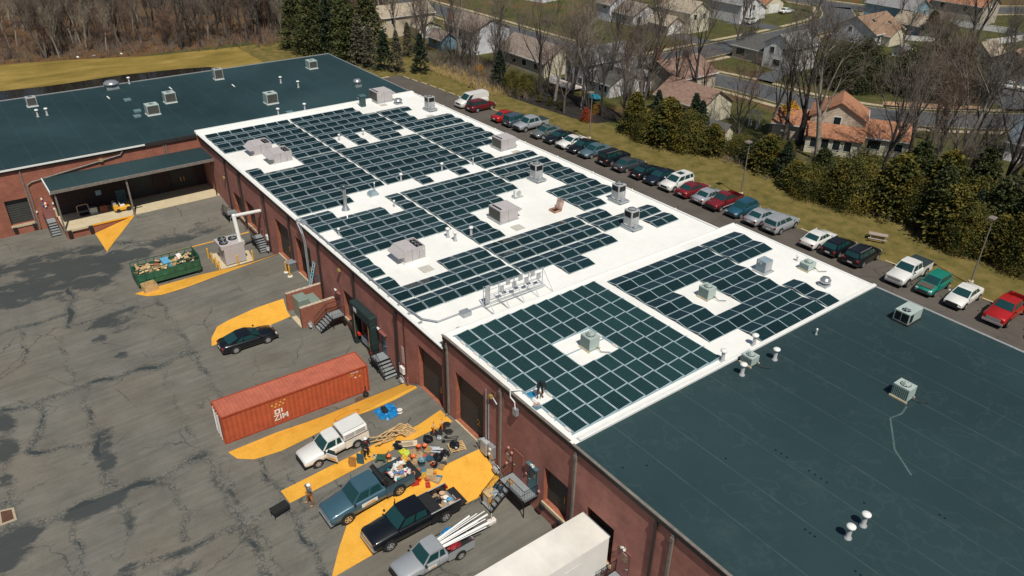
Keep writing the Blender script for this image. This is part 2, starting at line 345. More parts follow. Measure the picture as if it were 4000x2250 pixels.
for e in [(11.4, -17.4, 2, 1.6, 1.1, 1), (13.6, -15.7, 2.2, 1.2, 1.2, 1), (9.2, -16.4, 1, 1.4, 1., 1), (8.9, -18.4, .8, 1, .9, 1), (13.1, -19.2, 2.4, 2, 1.1, .8), (13.4, -22, 2.6, 2, 1.1, .9), (9.8, -23.8, 2, 1.5, .8, .8),
          (12.6, -13.6, 1.4, 2.6, 1.1, 1), (10.5, -21, 3.5, 3.5, 1.05, .9), (14.5, -24.5, 2.5, 3, 1.1, .6), (12.5, -17.5, 3, 2.2, 1.1, .9), (15, -20.5, 2.5, 2, 1., .9), (16.2, -18.5, 2, 2.4, .9, 1), (9, -26, 2.5, 2, .8, .5), (12., -8.6, .8, 3, .8, 1), (11.6, -5.1, .6, 2, .7, .6), (16, -22.5, 1.6, 2.6, 1.1, .6), (17, -25.3, 1., 2.4, 1., .5), (17.4, -21, 1.4, .8, 1., .5),
          (25.7, -17.4, 1.6, 2.2, .9, .7), (28.1, -19.5, .9, .6, .7, 1), (40.3, -28.8, 1.6, .9, .95, 0), (43.5, -29.2, 1, .6, .9, 0), (50.6, -24.4, .7, 1.6, 1.1, .5), (50.5, -29.6, 1, 1.2, 1., 1), (51.5, -30.5, 1.2, 1.2, 1., .8),
          (43.5, -22.5, 1., .8, 1., 0), (46, -22.9, .9, .6, 1., 0), (36.6, -28.4, 1.6, .8, 1.1, 0), (53.1, -23.1, .9, .4, .7, 0), (57.6, -24.2, .5, .8, .95, .6), (58.1, -21.6, .4, 1.2, .9, .6), (32.8, -18.5, 1.2, .5, .5, 0),
          (54.7, -16.6, .8, .2, 1.1, 0), (58.9, -21.9, 1.4, 2, .6, 1), (66, -19, 6, 2, .35, .4), (22, -15.5, 1, 4, .35, .4), (61.5, -19, 2.2, .8, .4, .2)]: ell(*e)
V = np.stack([X.ravel(), Y.ravel(), Zg.ravel()], 1); idx = np.arange(nx*ny).reshape(ny, nx)
Fq = np.stack([idx[:-1, :-1].ravel(), idx[:-1, 1:].ravel(), idx[1:, 1:].ravel(), idx[1:, :-1].ravel()], 1)
me = bpy.data.meshes.new('yard'); me.from_pydata(V.tolist(), [], Fq.tolist()); me.materials.append(YARD)
for nm, arr in (('tar', tar), ('wet', wet), ('blot', wet2)):
    at_ = me.attributes.new(nm, 'FLOAT', 'POINT'); at_.data.foreach_set('value', arr.ravel().astype(np.float32))
yo = bpy.data.objects.new('yard', me); COL.objects.link(yo); struct(yo)
# painted yellow areas laid over the yard surface
def inside(px_, py_, poly):
    c = False; j = len(poly)-1
    for i in range(len(poly)):
        xi, yi = poly[i]; xj, yj = poly[j]
        if (yi > py_) != (yj > py_) and px_ < (xj-xi)*(py_-yi)/(yj-yi)+xi: c = not c
        j = i
    return c
def drape(name, poly, dz=.03, st=.25, m=YEL):
    import bmesh
    bm = bmesh.new(); vs = [bm.verts.new((x, y, 0)) for x, y in poly]; bm.faces.new(vs)
    x0, x1 = min(p[0] for p in poly), max(p[0] for p in poly); y0, y1 = min(p[1] for p in poly), max(p[1] for p in poly)
    for ax, a0, a1 in ((0, x0, x1), (1, y0, y1)):
        v = math.ceil(a0/st)*st+1e-4
        while v < a1:
            co = (v, 0, 0) if ax == 0 else (0, v, 0); no = (1, 0, 0) if ax == 0 else (0, 1, 0)
            bmesh.ops.bisect_plane(bm, geom=bm.verts[:]+bm.edges[:]+bm.faces[:], plane_co=co, plane_no=no, dist=1e-5); v += st
    for v in bm.verts: v.co.z = ground(v.co.x, min(0, v.co.y))+dz
    me = bpy.data.meshes.new(name); bm.to_mesh(me); bm.free(); me.materials.append(m)
    o = bpy.data.objects.new(name, me); COL.objects.link(o); return struct(o)
drape('road_marking', [(23.75, -.35), (23.45, -2.9), (22.1, -6), (21.6, -8), (21.55, -12.2), (21.75, -14.8), (23.1, -13.9), (23.85, -12.7), (24.1, -10.4), (23.95, -6.6), (23.9, -3), (23.85, -.35)])
drape('road_marking', [(14.45, -.2), (14.5, -10.6), (14.72, -10.6), (14.72, -.2)], .02)
drape('road_marking', [(32.7, -3.4), (32.55, -6.2), (32.8, -9), (33.1, -10.2), (34.4, -11.2), (35.6, -11.6), (35.45, -7.5), (35.3, -5.5), (35.1, -3.75), (34.2, -3.75)])
drape('road_marking', [(50.9, -.3), (50.8, -3), (50.75, -7.5), (50.4, -11.4), (50.4, -15.3), (51.5, -15), (52.4, -14), (52.9, -12), (52.9, -6.6), (53.25, -4.7), (53.4, -2.5), (53.3, -.3)])
drape('road_marking', [(56.85, -.3), (57.2, -2.6), (56.85, -6.1), (56.7, -13.7), (58.2, -13.65), (58.25, -6.9), (58.4, -2.3), (58.6, -.3)])
drape('road_marking', [(62.4, -.3), (61.9, -5.6), (62.1, -7.9), (62.3, -11.2), (63.9, -12.7), (65.7, -14.1), (65.55, -10.8), (65.35, -5.3), (65.5, -1.9), (64.9, -.3)])
drape('road_marking', [(4.78, -10.2), (4.75, -14.85), (10.75, -14.85)], .03)
# parking lot, verge, surroundings
sheet('parking_lot', [(-36, 31), (-36, 49.2), (-28, 50), (0, 51.4), (50, 54.2), (75, 55.7), (140, 60), (140, 20), (60, 20), (60, 31)], -.02, LOT)
sheet('grass', [(-50, 40), (-36, 40), (-36.2, 31), (-75, 31), (-75, 62), (-45, 62), (-38, 62), (-9, 60), (3, 61.5), (17, 63), (40, 67), (65, 68), (150, 75), (150, 58), (75, 52), (50, 50), (0, 48), (-36, 46)], -.045, GRASS)
sheet('mulch_bed', [(-13, 58), (3, 59.5), (8, 61), (9, 68), (-4, 69), (-14, 67)], -.035, MULCH)
sheet('leaf_litter', [(-300, -160), (-75, -90), (-80, 34), (-66, 42), (-62, 60), (-90, 84), (-160, 120), (-320, 200)], -.07, LEAF)
sheet('field', [(-90, -90), (-86.6, -12.7), (-83.4, -.8), (-78, 13.4), (-75.4, 35.3), (-70.6, 39.1), (-62.9, 41), (-52, 42), (-40, 38), (-35, 34), (-30, 32), (-30, -90)], -.055, FIELD)
sheet('water', [(-67, -90), (-66.2, -15.4), (-65.1, -7.6), (-65.6, 5.3), (-64.2, 15.3), (-62.6, 20.5), (-59, 23), (-54, 21), (-52, 0), (-52, -90)], -.04, WATER)
for nm, pl in (('lawn', [(-60, 70), (-20, 70), (22, 74), (60, 84), (85, 100), (80, 130), (52, 122), (38, 96), (20, 90), (-60, 86)]), ('lawn', [(-10, 107), (20, 110), (36, 122), (52, 150), (60, 200), (0, 200), (-8, 150)]),
               ('lawn', [(-60, 100), (-24, 103), (-24, 180), (-60, 182)]), ('lawn', [(0, 200), (60, 200), (60, 290), (20, 290), (5, 240)]), ('lawn', [(-130, 190), (-50, 196), (-20, 212), (-10, 260), (-130, 300)])):
    sheet(nm, pl, -.065, GREEN)
r1 = smooth([(-110, 90), (-75, 91), (-40, 91.5), (-20, 94), (5, 99.5), (20, 100.5), (34, 106), (46, 119), (58, 138), (75, 168)])
r2 = smooth([(-15.5, 97), (-16, 125), (-16.5, 150), (-20, 172), (-31, 188)]); r3 = smooth([(-120, 178), (-60, 187), (-31, 191), (-19, 198), (-8, 214), (5, 236), (25, 262)])
for r_ in (r1, r2, r3):
    ribbon('kerb_strip', r_, 13.6, -.05 if r_ is r1 else -.052, WALK); ribbon('verge', r_, 11., -.044 if r_ is r1 else -.046, GREEN)
    ribbon('kerb', r_, 8.7, -.036 if r_ is r1 else -.038, WALK); ribbon('road', r_, 8.2, -.028 if r_ is r1 else -.031, ROAD)
# ---------------------------------------------------------------- warehouse
BRICK = brick_mat('painted_brick', (.37, .145, .112), (.41, .165, .128), (.38, .19, .14))
BRICK2 = brick_mat('red_brick_bright', (.27, .085, .05), (.32, .10, .062), (.34, .2, .14))
def roofmat(name, cols, seam, period, axis):
    def ex(n, l, g, o):
        lf = _ramp(n, l, _noise(n, l, .06, 3, .5, g).outputs[0], [(.35, .82), (.65, 1.22)]); o = _mix(n, l, 1., o, lf.outputs[0], 'MULTIPLY')
        rg = _ramp(n, l, _noise(n, l, .5, 3, .45, g).outputs[0], [(.56, 0.), (.585, .16), (.61, 0.)]).outputs[0]; o = _mix(n, l, rg, o, seam)
        s = n.new('ShaderNodeSeparateXYZ'); l.new(g, s.inputs[0]); w_ = n.new('ShaderNodeMath'); w_.operation = 'PINGPONG'
        l.new(s.outputs[axis], w_.inputs[0]); w_.inputs[1].default_value = period/2
        r = _ramp(n, l, w_.outputs[0], [(0, 1.), (.05, 0.)])
        k = _noise(n, l, .6, 5, .7, g); rk = _ramp(n, l, k.outputs[0], [(.35, .2), (.65, 1.)])
        x = n.new('ShaderNodeMath'); x.operation = 'MULTIPLY'; l.new(r.outputs[0], x.inputs[0]); l.new(rk.outputs[0], x.inputs[1])
        o = _mix(n, l, x.outputs[0], o, seam)
        st = _ramp(n, l, _noise(n, l, .22, 7, .78, g).outputs[0], [(.56, 0.), (.75, .3)]).outputs[0]
        o = _mix(n, l, st, o, seam)
        # worn streak where a drain line crosses the sheet, scuffed edges
        s2 = _ramp(n, l, _noise(n, l, 1.7, 5, .8, g).outputs[0], [(.68, 0.), (.74, .35)]).outputs[0]
        return _mix(n, l, s2, o, seam)
    return ground_mat(name, cols, .05, 30, .14, rough=.62, extra=ex)
DROOF = roofmat('dark_roof_membrane', [(.023, .047, .052), (.028, .056, .061), (.035, .065, .069)], (.075, .1, .1), 3.05, 1)
LROOF = roofmat('weathered_roof_membrane', [(.017, .038, .043), (.021, .046, .051), (.027, .054, .058)], (.05, .085, .088), 3.05, 1)
WROOF = ground_mat('white_roof_membrane', [(.72, .71, .66), (.80, .795, .75), (.82, .82, .785)], .12, 1.3, .035, rough=.6,
                   extra=lambda n, l, g, o: _mix(n, l, _ramp(n, l, _noise(n, l, .35, 8, .8, g).outputs[0], [(.62, 0.), (.75, .28)]).outputs[0], o, (.55, .5, .4)))
FASC = mat('dark_fascia', (.032, .026, .024), .6, var=.2)
EDGE = mat('light_metal_edge', (.45, .45, .44), .45, .4)
SILL = mat('cream_sill', (.55, .46, .3), .8)
DOORD = rib_mat('dark_dock_door', (.055, .058, .052), 2, .28, .45)
PINKD = mat('red_painted_door', (.26, .1, .088), .55, var=.05)
BLUED = mat('teal_painted_door', (.07, .15, .17), .5, var=.08)
PIPEM = mat('weathered_downspout', (.2, .175, .15), .6, var=.2)
GALV = mat('galvanised_steel', (.42, .45, .47), .45, .5, var=.15, scale=6)
WHT = mat('white_paint', (.76, .76, .72), .5, var=.05)
BLK = mat('black_rubber', (.012, .012, .013), .8, var=.2)
BLKM = mat('black_metal', (.013, .014, .016), .45, .3, var=.1)
DARK = mat('dark_interior', (.01, .011, .011), .9)
YEP = mat('yellow_enamel', (.72, .38, .03), .45, var=.1)
ORNUM = mat('orange_number_paint', (.68, .33, .02), .6, var=.05)
REVE = mat('orange_brick_reveal', (.33, .11, .06), .85, var=.2)
def wall(b, axis, a0, a1, z0, z1, pos, ops, m=0, depth=.42, sgn=1, mrev=1):
    """wall in plane axis=pos; sgn = direction into the building"""
    As = sorted({a0, a1, *[v for o in ops for v in (o[0], o[1])]}); Zs = sorted({z0, z1, *[v for o in ops for v in (o[2], o[3])]})
    P = (lambda a, z, d=0: (a, pos+sgn*d, z)) if axis == 'y' else (lambda a, z, d=0: (pos+sgn*d, a, z))
    for i in range(len(As)-1):
        for j in range(len(Zs)-1):
            ca, cz = (As[i]+As[i+1])/2, (Zs[j]+Zs[j+1])/2
            if any(o[0] < ca < o[1] and o[2] < cz < o[3] for o in ops): continue
            b.quad(P(As[i], Zs[j]), P(As[i+1], Zs[j]), P(As[i+1], Zs[j+1]), P(As[i], Zs[j+1]), m)
    for o in ops:
        p, q, r, s = o[:4]; d = depth if len(o) < 5 else o[4]
        b.quad(P(p, r), P(p, r, d), P(p, s, d), P(p, s), mrev); b.quad(P(q, r, d), P(q, r), P(q, s), P(q, s, d), mrev)
        b.quad(P(p, s), P(p, s, d), P(q, s, d), P(q, s), mrev); b.quad(P(p, r, d), P(p, r), P(q, r), P(q, r, d), mrev)
def dock_door(par, x0, x1, z0, z1, num=None, d=.36, opened=0., sill=True, axis='y', pos=0, numx=None):
    b = MB()
    if axis == 'y': b.box(x0+.02, pos+d, z0+opened, x1-.02, pos+d+.05, z1)
    else: b.box(pos-d-.05, x0+.02, z0+opened, pos-d, x1-.02, z1)
    o = b.build('door', DOORD, par)
    if opened: k = MB().box(x0, pos+d+.06, z0, x1, pos+d+.1, z0+opened+.1); k.build('door_opening', DARK, par)
    if num: text(num, .8, ORNUM, o, ((x0+x1)/2+.55 if numx is None else numx, d-.02, z0+1.25) if axis == 'y' else (pos-d+.02, (x0+x1)/2, z0+1.1), (math.pi/2, 0, 0) if axis == 'y' else (math.pi/2, 0, math.pi/2))
    if sill:
        k = MB()
        if axis == 'y': k.box(x0-.08, -.12, z0-.28, x1+.08, pos+d-.01, z0-.003)
        else: k.box(pos-d+.01, x0-.08, z0-.28, .12, x1+.08, z0-.003)
        k.build('sill', SILL, par)
    return o
def bumper(par, x, z):
    MB().box(x-.22, -.3, z-.5, x+.22, -.13, z-.06).build('bumper', BLK, par, bevel=.03)
def man_door(par, x0, x1, z0, z1, m, frame=None, pos=0., sign=False, handle='R', axis='y'):
    b = MB()
    if axis == 'y': b.box(x0, pos-.035, z0, x1, pos+.02, z1)
    else: b.box(pos-.02, x0, z0, pos+.035, x1, z1)
    o = b.build('door', m, par)
    f = MB(); w_ = .07
    for s in ((x0-w_, z0, x0, z1+w_), (x1, z0, x1+w_, z1+w_), (x0, z1, x1, z1+w_)):
        if axis == 'y': f.box(s[0], pos-.055, s[1], s[2], pos+.03, s[3])
        else: f.box(pos-.03, s[0], s[1], pos+.055, s[2], s[3])
    f.build('frame', frame or m, o)
    hx = x1-.12 if handle == 'R' else x0+.12; h = MB()
    if axis == 'y': h.cyl((hx, pos-.13, z0+.95), (hx, pos-.03, z0+.95), .035, n=8); h.box(hx-.1, pos-.13, z0+.93, hx+.02, pos-.1, z0+.97)
    else: h.cyl((pos+.03, hx, z0+.95), (pos+.13, hx, z0+.95), .035, n=8)
    h.build('handle', GALV, o)
    if sign: MB().box(x0+.25, pos-.05, z0+1.35, x1-.2, pos-.037, z0+1.75).build('sign', mat('worn_sign', (.3, .22, .15), .7, var=.5, scale=12), o)
    return o
def spout(par, x, z1, z0=.2, m=None, wd=.14, y=-.02):
    b = MB(); b.box(x-wd/2, y-.15, z0, x+wd/2, y, z1); b.box(x-wd/2-.03, y-.19, z1-.5, x+wd/2+.03, y+.005, z1-.2)
    b.add([(x-wd/2, y-.15, z0), (x+wd/2, y-.15, z0), (x+wd/2, y-.4, z0-.12), (x-wd/2, y-.4, z0-.12)], [(0, 1, 2, 3)]); return b.build('downspout', m or PIPEM, par)
def wlamp(par, x, z, y=-.02):
    b = MB(); b.box(x-.12, y-.06, z-.1, x+.12, y, z+.16); o = b.build('wall_lamp', FASC, par)
    MB().yprism([(x-.17, z-.16), (x+.17, z-.16), (x+.12, z+.05), (x-.12, z+.05)], y-.3, y-.065).build('lamp_shade', mat('amber_lens', (.35, .25, .08), .3), o); return o
def spotl(par, x, z, y=-.04):
    b = MB(); b.box(x-.06, y-.1, z-.06, x+.06, y, z+.06); o = b.build('flood_lamp', PIPEM, par)
    for s in (-1, 1): k = MB(); k.cyl((x+s*.07, y-.1, z+.02), (x+s*.13, y-.26, z+.1), .05, .09, 10); k.build('lamp_shade', WHT, o)
    return o
# ---- middle section, white roof
A = 57.35; D1 = 31.13
mid = thing('warehouse', 'middle brick warehouse section under the big white roof full of solar panels', 'warehouse', (0, 0, 0))
ops = [(10.4, 13.2, 1.1, 3.7), (14.5, 17.2, 1.1, 4.1), (23.7, 27.2, 1.1, 5.3), (29, 32.6, 1.1, 5.3), (39.65, 41.9, 1.1, 4.05), (43.2, 45.7, 1.15, 3.9), (53.25, 56.8, 1.1, 5.4)]
b = MB(); zt = 7.25
wall(b, 'y', 0, A, -.3, zt, 0, ops)
b.quad((A, D1, -.3), (0, D1, -.3), (0, D1, 7.6), (A, D1, 8.0))
b.quad((0, D1, -.3), (0, 0, -.3), (0, 0, 7.5), (0, D1, 7.5)); b.build('wall', [BRICK, REVE], mid)
zc = {(0, 0): 7.9, (1, 0): 7.4, (0, 1): 7.9, (1, 1): 8.45}
def rz_(x, y): return 7.9+(x/57.35)*(-.5+1.05*y/31.13)
b = MB(); N = 12
for i in range(N):
    for j in range(6):
        xa, xb, ya, yb = -.1+(A+.1)*i/N, -.1+(A+.1)*(i+1)/N, -.14+(D1+.3)*j/6, -.14+(D1+.3)*(j+1)/6
        b.quad((xa, ya, rz_(xa, ya)), (xb, ya, rz_(xb, ya)), (xb, yb, rz_(xb, yb)), (xa, yb, rz_(xa, yb)))
b.build('roof', WROOF, mid)
def rprism(b, x0, x1, y0, y1, dz0, dz1, m=0, n=14):
    """strip following the sloping roof"""
    for i in range(n):
        xa, xb = x0+(x1-x0)*i/n, x0+(x1-x0)*(i+1)/n
        v = []
        for x in (xa, xb):
            for y, dz in ((y0, dz0), (y1, dz0), (y1, dz1), (y0, dz1)): v.append((x, y, rz_(x, y)+dz))
        b.add(v, [(0, 4, 5, 1), (1, 5, 6, 2), (2, 6, 7, 3), (3, 7, 4, 0)]+([(0, 1, 2, 3)] if i == 0 else [])+([(4, 7, 6, 5)] if i == n-1 else []), m)
b = MB(); rprism(b, -.1, A, -.155, -.02, -.5, -.02); b.build('fascia', FASC, mid)
b = MB(); rprism(b, -.1, A, -.25, .06, -.03, .05); b.build('roof_edge', WHT, mid); b = MB(); rprism(b, -.1, A, D1+.05, D1+.25, -.3, .12); b.build('roof_edge', WHT, mid)
for i in range(9):
    x = 2+i*6.2; MB().cyl((x, D1+.16, rz_(x, D1)+.1), (x, D1+.16, rz_(x, D1)+.24), .09, .06, 8).build('edge_cap', WHT, mid)
b = MB(); b.box(-.55, -.3, 7.6, .12, D1+.2, 8.22); b.build('parapet', WHT, mid, bevel=.08)
dock_door(mid, 10.4, 13.2, 1.1, 3.7); dock_door(mid, 14.5, 17.2, 1.1, 4.1)
dock_door(mid, 23.7, 27.2, 1.1, 5.3, '7'); dock_door(mid, 29, 32.6, 1.1, 5.3, '6', opened=1.9)
dock_door(mid, 39.65, 41.9, 1.1, 4.05, '5'); dock_door(mid, 53.25, 56.8, 1.1, 5.4, '3', numx=56)
for x in (39.7, 41.8): bumper(mid, x, 1.0)
MB().box(43.2, .37, 1.15, 45.7, .41, 3.9).build('door', DARK, mid)
man_door(mid, 38.15, 39., 1.15, 3.2, PINKD, handle='L'); man_door(mid, 46.95, 47.75, 1.15, 3.25, BLUED, PINKD, sign=True)
man_door(mid, 18.35, 19.25, 1.2, 3.3, PINKD)
# dock shelter round door 4
sh = MB(); G_ = mat('dark_green_shelter', (.014, .032, .032), .7, var=.2)
sh.yprism([(42.45, 3.55), (46.3, 3.55), (46.3, 4.5), (42.45, 4.5)], -.78, -.02); sh.box(42.45, -.72, .0, 42.95, -.02, 3.55); sh.box(45.85, -.72, .5, 46.3, -.02, 3.55)
so_ = sh.build('dock_shelter', G_, mid, bevel=.06)
k = MB(); k.box(43., -.74, .9, 43.08, -.70, 3.5); k.box(45.72, -.74, .9, 45.8, -.70, 3.5); k.build('guide', mat('wood_guide', (.35, .2, .08), .7), so_)
MB().box(43.25, -.8, 3.85, 43.8, -.785, 4.25).build('sign', WHT, so_)
MB().box(43.4, -.35, .45, 45.5, .3, 1.1).build('dock_leveller', GALV, mid)
RED = mat('red_plastic', (.6, .03, .015), .4)
k = MB(); k.box(43.0, -.55, 1.05, 43.35, -.3, 1.3); k.box(45.85, -.78, .55, 46.3, -.73, .85); k.build('wheel_chock', RED, mid)
for x in (9.2, 13.95, 21.2, 27.95, 34.9, 42.2): spout(mid, x, roofz(x, 0)-.45, .5, FASC, .18)
for x in (49.85,): spout(mid, x, 6.85, .3, FASC, .26)
b = MB()
for x, z0, z1 in ((51.1, 1.2, 6.9), (13.2, .6, 6.9), (20.4, 3, 7.2)): b.cyl((x, -.06, z0), (x, -.06, z1), .035, n=6)
b.build('conduit', FASC, mid)
for x, z in ((39.6, 6.2), (8.4, 4.9)): wlamp(mid, x, z)
for x, z in ((46.8, 3.55), (38.4, 3.45)): spotl(mid, x, z)
k = MB(); k.box(46.7, -.28, 3.32, 47.95, -.02, 3.4); k.box(38., -.28, 3.28, 39.15, -.02, 3.36); k.build('door_canopy', PINKD, mid)
MB().box(50.45, -.05, 2.1, 50.85, -.02, 3.7).build('sign', mat('pale_sign', (.55, .45, .42), .7, var=.3, scale=9), mid)
MB().box(33.4, -.03, 1.1, 34.2, -.01, 3.0).build('patch', mat('grey_patch', (.16, .17, .18), .7), mid)
# ---- right section
B2 = 72.3; XE = 128; D2 = 33.2; HR = 8.58
rt = thing('warehouse', 'right brick warehouse section with a dark roof and docks numbered 1 and 2', 'warehouse', (0, 0, 0))
b = MB(); ops = [(58.75, 62.4, 1.35, 6.0), (69.5, 71.9, 1.5, 4.6), (73.75, 76.2, 1.5, 4.55)]
wall(b, 'y', A, XE, -.3, HR-.06, 0, ops)
b.quad((XE, 0, -.3), (XE, D2, -.3), (XE, D2, HR-.06), (XE, 0, HR-.06)); b.quad((XE, D2, -.3), (A, D2, -.3), (A, D2, HR-.06), (XE, D2, HR-.06)); b.quad((A, D2, -.3), (A, 0, -.3), (A, 0, HR-.06), (A, D2, HR-.06)); b.build('wall', [BRICK, REVE], rt)
b = MB(); b.box(A-.1, -.14, HR-.05, B2, D2+.1, HR); b.build('white_roof', WROOF, rt)
b = MB(); b.box(B2+.004, -.14, HR-.05, XE+.1, D2+.1, HR-.003); b.build('dark_roof', DROOF, rt)
b = MB(); b.box(A-.1, -.15, HR-.45, XE+.1, -.02, HR-.052); b.build('fascia', FASC, rt)
b = MB(); b.box(A-.1, -.22, HR-.02, 71.9, -.02, HR+.04); b.box(B2-.1, -.22, HR-.04, XE, -.04, HR+.03); b.build('gutter', PIPEM, rt)
b = MB(); b.box(A-.12, -.1, HR-.04, A+.12, D2+.1, HR+.1); b.box(B2-.3, .35, HR-.04, B2+.02, D2+.15, HR+.2); b.box(A+.15, D2-.02, HR-.02, B2-.32, D2+.22, HR+.06); b.build('parapet', WHT, rt, bevel=.04)
b = MB(); b.box(B2+.06, D2-.03, HR-.1, XE, D2+.2, HR+.04); b.build('roof_edge', EDGE, rt)
dock_door(rt, 58.75, 62.4, 1.35, 6.0, '2', numx=61.3); dock_door(rt, 69.5, 71.9, 1.5, 4.6, '1', numx=71.3); dock_door(rt, 73.75, 76.2, 1.5, 4.55)
bumper(rt, 69.6, 1.4); bumper(rt, 71.5, 1.4)
d_ = man_door(rt, 66.2, 67.15, 1.5, 3.75, PINKD, handle='L'); man_door(rt, 67.95, 68.8, 1.5, 3.75, BLUED, sign=True, handle='L'); man_door(rt, 76.85, 77.75, 1.5, 3.7, PINKD, sign=True)
text('1441', .2, mat('faded_letter', (.62, .5, .45), .7), rt, (77.3, -.045, 3.45), (math.pi/2, 0, 0), 'door_number')
MB().box(65.3, -.04, 2.35, 65.85, -.02, 2.8).build('sign', mat('pale_sign', (.55, .45, .42), .7), rt)
text('FDC', .2, mat('red_letter', (.3, .04, .03), .7), rt, (65.57, -.045, 2.58), (math.pi/2, 0, 0), 'sign_letters')
for x, z in ((66.0, 3.3), (65.6, 3.5), (67.7, 2.7), (69.1, 2.1), (65.4, 1.9)):
    b = MB(); b.box(x-.08, -.16, z-.08, x+.08, -.02, z+.08); b.build('alarm_bell', mat('pale_red_box', (.5, .25, .22), .6), rt, bevel=.02)
for x, z in ((68.5, 4.), (77.3, 4.05)): spotl(rt, x, z)
wlamp(rt, 63.6, 6.9)
b = MB(); b.box(67.85, -.3, 3.86, 68.95, -.02, 3.94); b.build('door_canopy', BLUED, rt)
for x, m_, z0 in ((57.78, PIPEM, 1.4), (64.6, PIPEM, .6), (72.5, PIPEM, .4), (80.55, PIPEM, .4), (90, PIPEM, .4)): spout(rt, x, 8.1, z0, m_, .17); MB().box(x-.42, -.06, -.1, x-.14, 0., 8.1).build('pilaster', BRICK, rt)
for x in (57.42, 79.3): spout(rt, x, 8.1, .4, FASC, .12)
b = MB(); b.cyl((59.2+4, -.1, 2.6), (63.2, -.1, 6.3), .06, n=8); b.tube([(63.2, -.1, 6.3), (63.35, -.1, 6.65), (63.7, -.1, 6.75), (64.2, -.1, 6.45)], .06, 8)
b.build('conduit', GALV, rt)
b = MB(); b.tube([(66.2, .5, 8.75), (65.9, -.25, 8.8), (65.95, -.26, 8.3), (66.35, -.2, 8.1), (66.4, -.2, 7.6)], .045, 8); b.build('conduit', WHT, rt)
MB().box(66.25, -.3, 7.05, 66.65, -.05, 7.6).build('junction_box', GALV, rt)
# ---- left wing
KX, Y0 = -28.5, -70
lw = thing('warehouse', 'left brick warehouse wing with a teal black roof and a covered dock', 'warehouse', (0, 0, 0))
b = MB(); ops = [(-22.4, -20, 1.2, 4.2, .45), (-9.2, -6.4, 1.2, 4.2), (-4.4, -1.4, 1.2, 4.3)]
wall(b, 'x', Y0, -.001, -.3, 7.8, 0, ops, sgn=-1)
b.quad((KX, Y0, -.3), (0, Y0, -.3), (0, Y0, 7.8), (KX, Y0, 7.8)); b.quad((KX, D1, -.3), (KX, Y0, -.3), (KX, Y0, 7.8), (KX, D1, 7.8)); b.quad((-.01, D1, -.3), (KX, D1, -.3), (KX, D1, 7.8), (-.01, D1, 7.8)); b.build('wall', [BRICK2, REVE], lw)
b = MB(); b.box(KX-.1, Y0, 7.8, .12, -.31, 7.9); b.box(KX-.1, -.309, 7.8, -.56, D1+.1, 7.9); b.build('roof', LROOF, lw)
b = MB(); b.box(KX-.2, Y0, 7.75, KX-.05, D1+.2, 8.); b.box(KX-.04, D1+.06, 7.75, -.57, D1+.2, 8.); b.build('roof_edge', EDGE, lw)
b = MB(); b.box(.125, Y0, 7.5, .25, -.32, 7.93); b.build('fascia', FASC, lw)
b = MB(); b.box(.26, Y0, 7.72, .38, -6.5, 7.9); b.build('gutter', WHT, lw)
dock_door(lw, -22.4, -20, 1.2, 4.2, axis='x', d=.38); dock_door(lw, -9.2, -6.4, 1.2, 4.2, axis='x', sill=False); dock_door(lw, -4.4, -1.4, 1.2, 4.3, '11', axis='x', sill=False)
for y in (-22.2, -20.2): MB().box(.13, y-.2, .5, .3, y+.2, 1.0).build('bumper', BLK, lw, bevel=.03)
man_door(lw, -19, -18.1, 1.15, 3.25, PINKD, axis='x')
b = MB(); b.tube([(.12, -19.7, .3), (.12, -19.7, 5.6), (.12, -19.2, 5.9), (.15, -9.4, 7.1), (.2, -9.1, 7.5)], .09, 8); b.build('downspout', PIPEM, lw)
b = MB(); b.box(.02, -20.1, .3, .16, -19.95, 7.6); b.build('downspout', PIPEM, lw)
b = MB(); b.cyl((.1, -4.4, 6.1), (.1, -4.4, 7.6), .06, n=8); b.cyl((.1, -4.1, 6.1), (.1, -4.1, 7.6), .06, n=8); b.build('conduit', PIPEM, lw)
b = MB(); b.box(.02, -11.8, 6.75, .3, -11.4, 7.05); b.build('wall_lamp', mat('tan_lamp', (.4, .3, .15), .5), lw)
for y, z in ((-18.75, 3.7), (-17.75, 2.9), (-17.8, 2.2), (-19.6, 2.3)):
    MB().box(.02, y-.08, z-.1, .2, y+.08, z+.1).build('alarm_bell', WHT, lw)
b = MB()
for i, (dy, dz, c_) in enumerate(((0, 0, 0), (.2, .05, 1), (-.2, .03, 2), (.05, .2, 3), (.02, -.2, 3))): b.blob((.12, -18.55+dy, 2.9+dz), (.1, .13, .13), 8, 6, c_)
tag(b.build('wreath', [YEP, RED, mat('blue_plastic', (.02, .12, .4), .4), WHT]), 'small bunch of red, yellow and blue balls hung on the red wing door', 'decoration')
# canopy, dock platform
b = MB(); b.box(.05, -18.05, 5.85, 4.85, -.02, 6.1); cp_ = b.build('canopy_roof', LROOF, lw)
b = MB(); b.box(4.86, -18.1, 5.78, 4.98, -.02, 6.12); b.box(.05, -18.18, 5.78, 4.98, -18.06, 6.12, 1); b.build('trim', [PIPEM, WHT], cp_)
for y in (-17.7, -10.2):
    b = MB(); b.box(4.55, y-.09, 1.15, 4.72, y+.09, 5.84); b.box(4.5, y-.14, 1.15, 4.77, y+.14, 1.22); b.build('canopy_post', PIPEM, lw)
b = MB(); b.tube([(4.6, -.35, 1.2), (4.6, -.35, 5.8)], .08, 6); b.tube([(4.5, -17.7, 1.25), (3.1, -17.6, 1.9)], .04, 6); b.build('canopy_brace', FASC, lw)
b = MB(); b.box(.02, -17.7, 1.0, 4.7, -.02, 1.18, 0); b.build('dock_platform', CONC, lw)
b = MB(); b.box(.02, -17.66, -.2, 4.66, -.03, .998); b.build('dock_wall', BRICK2, lw)
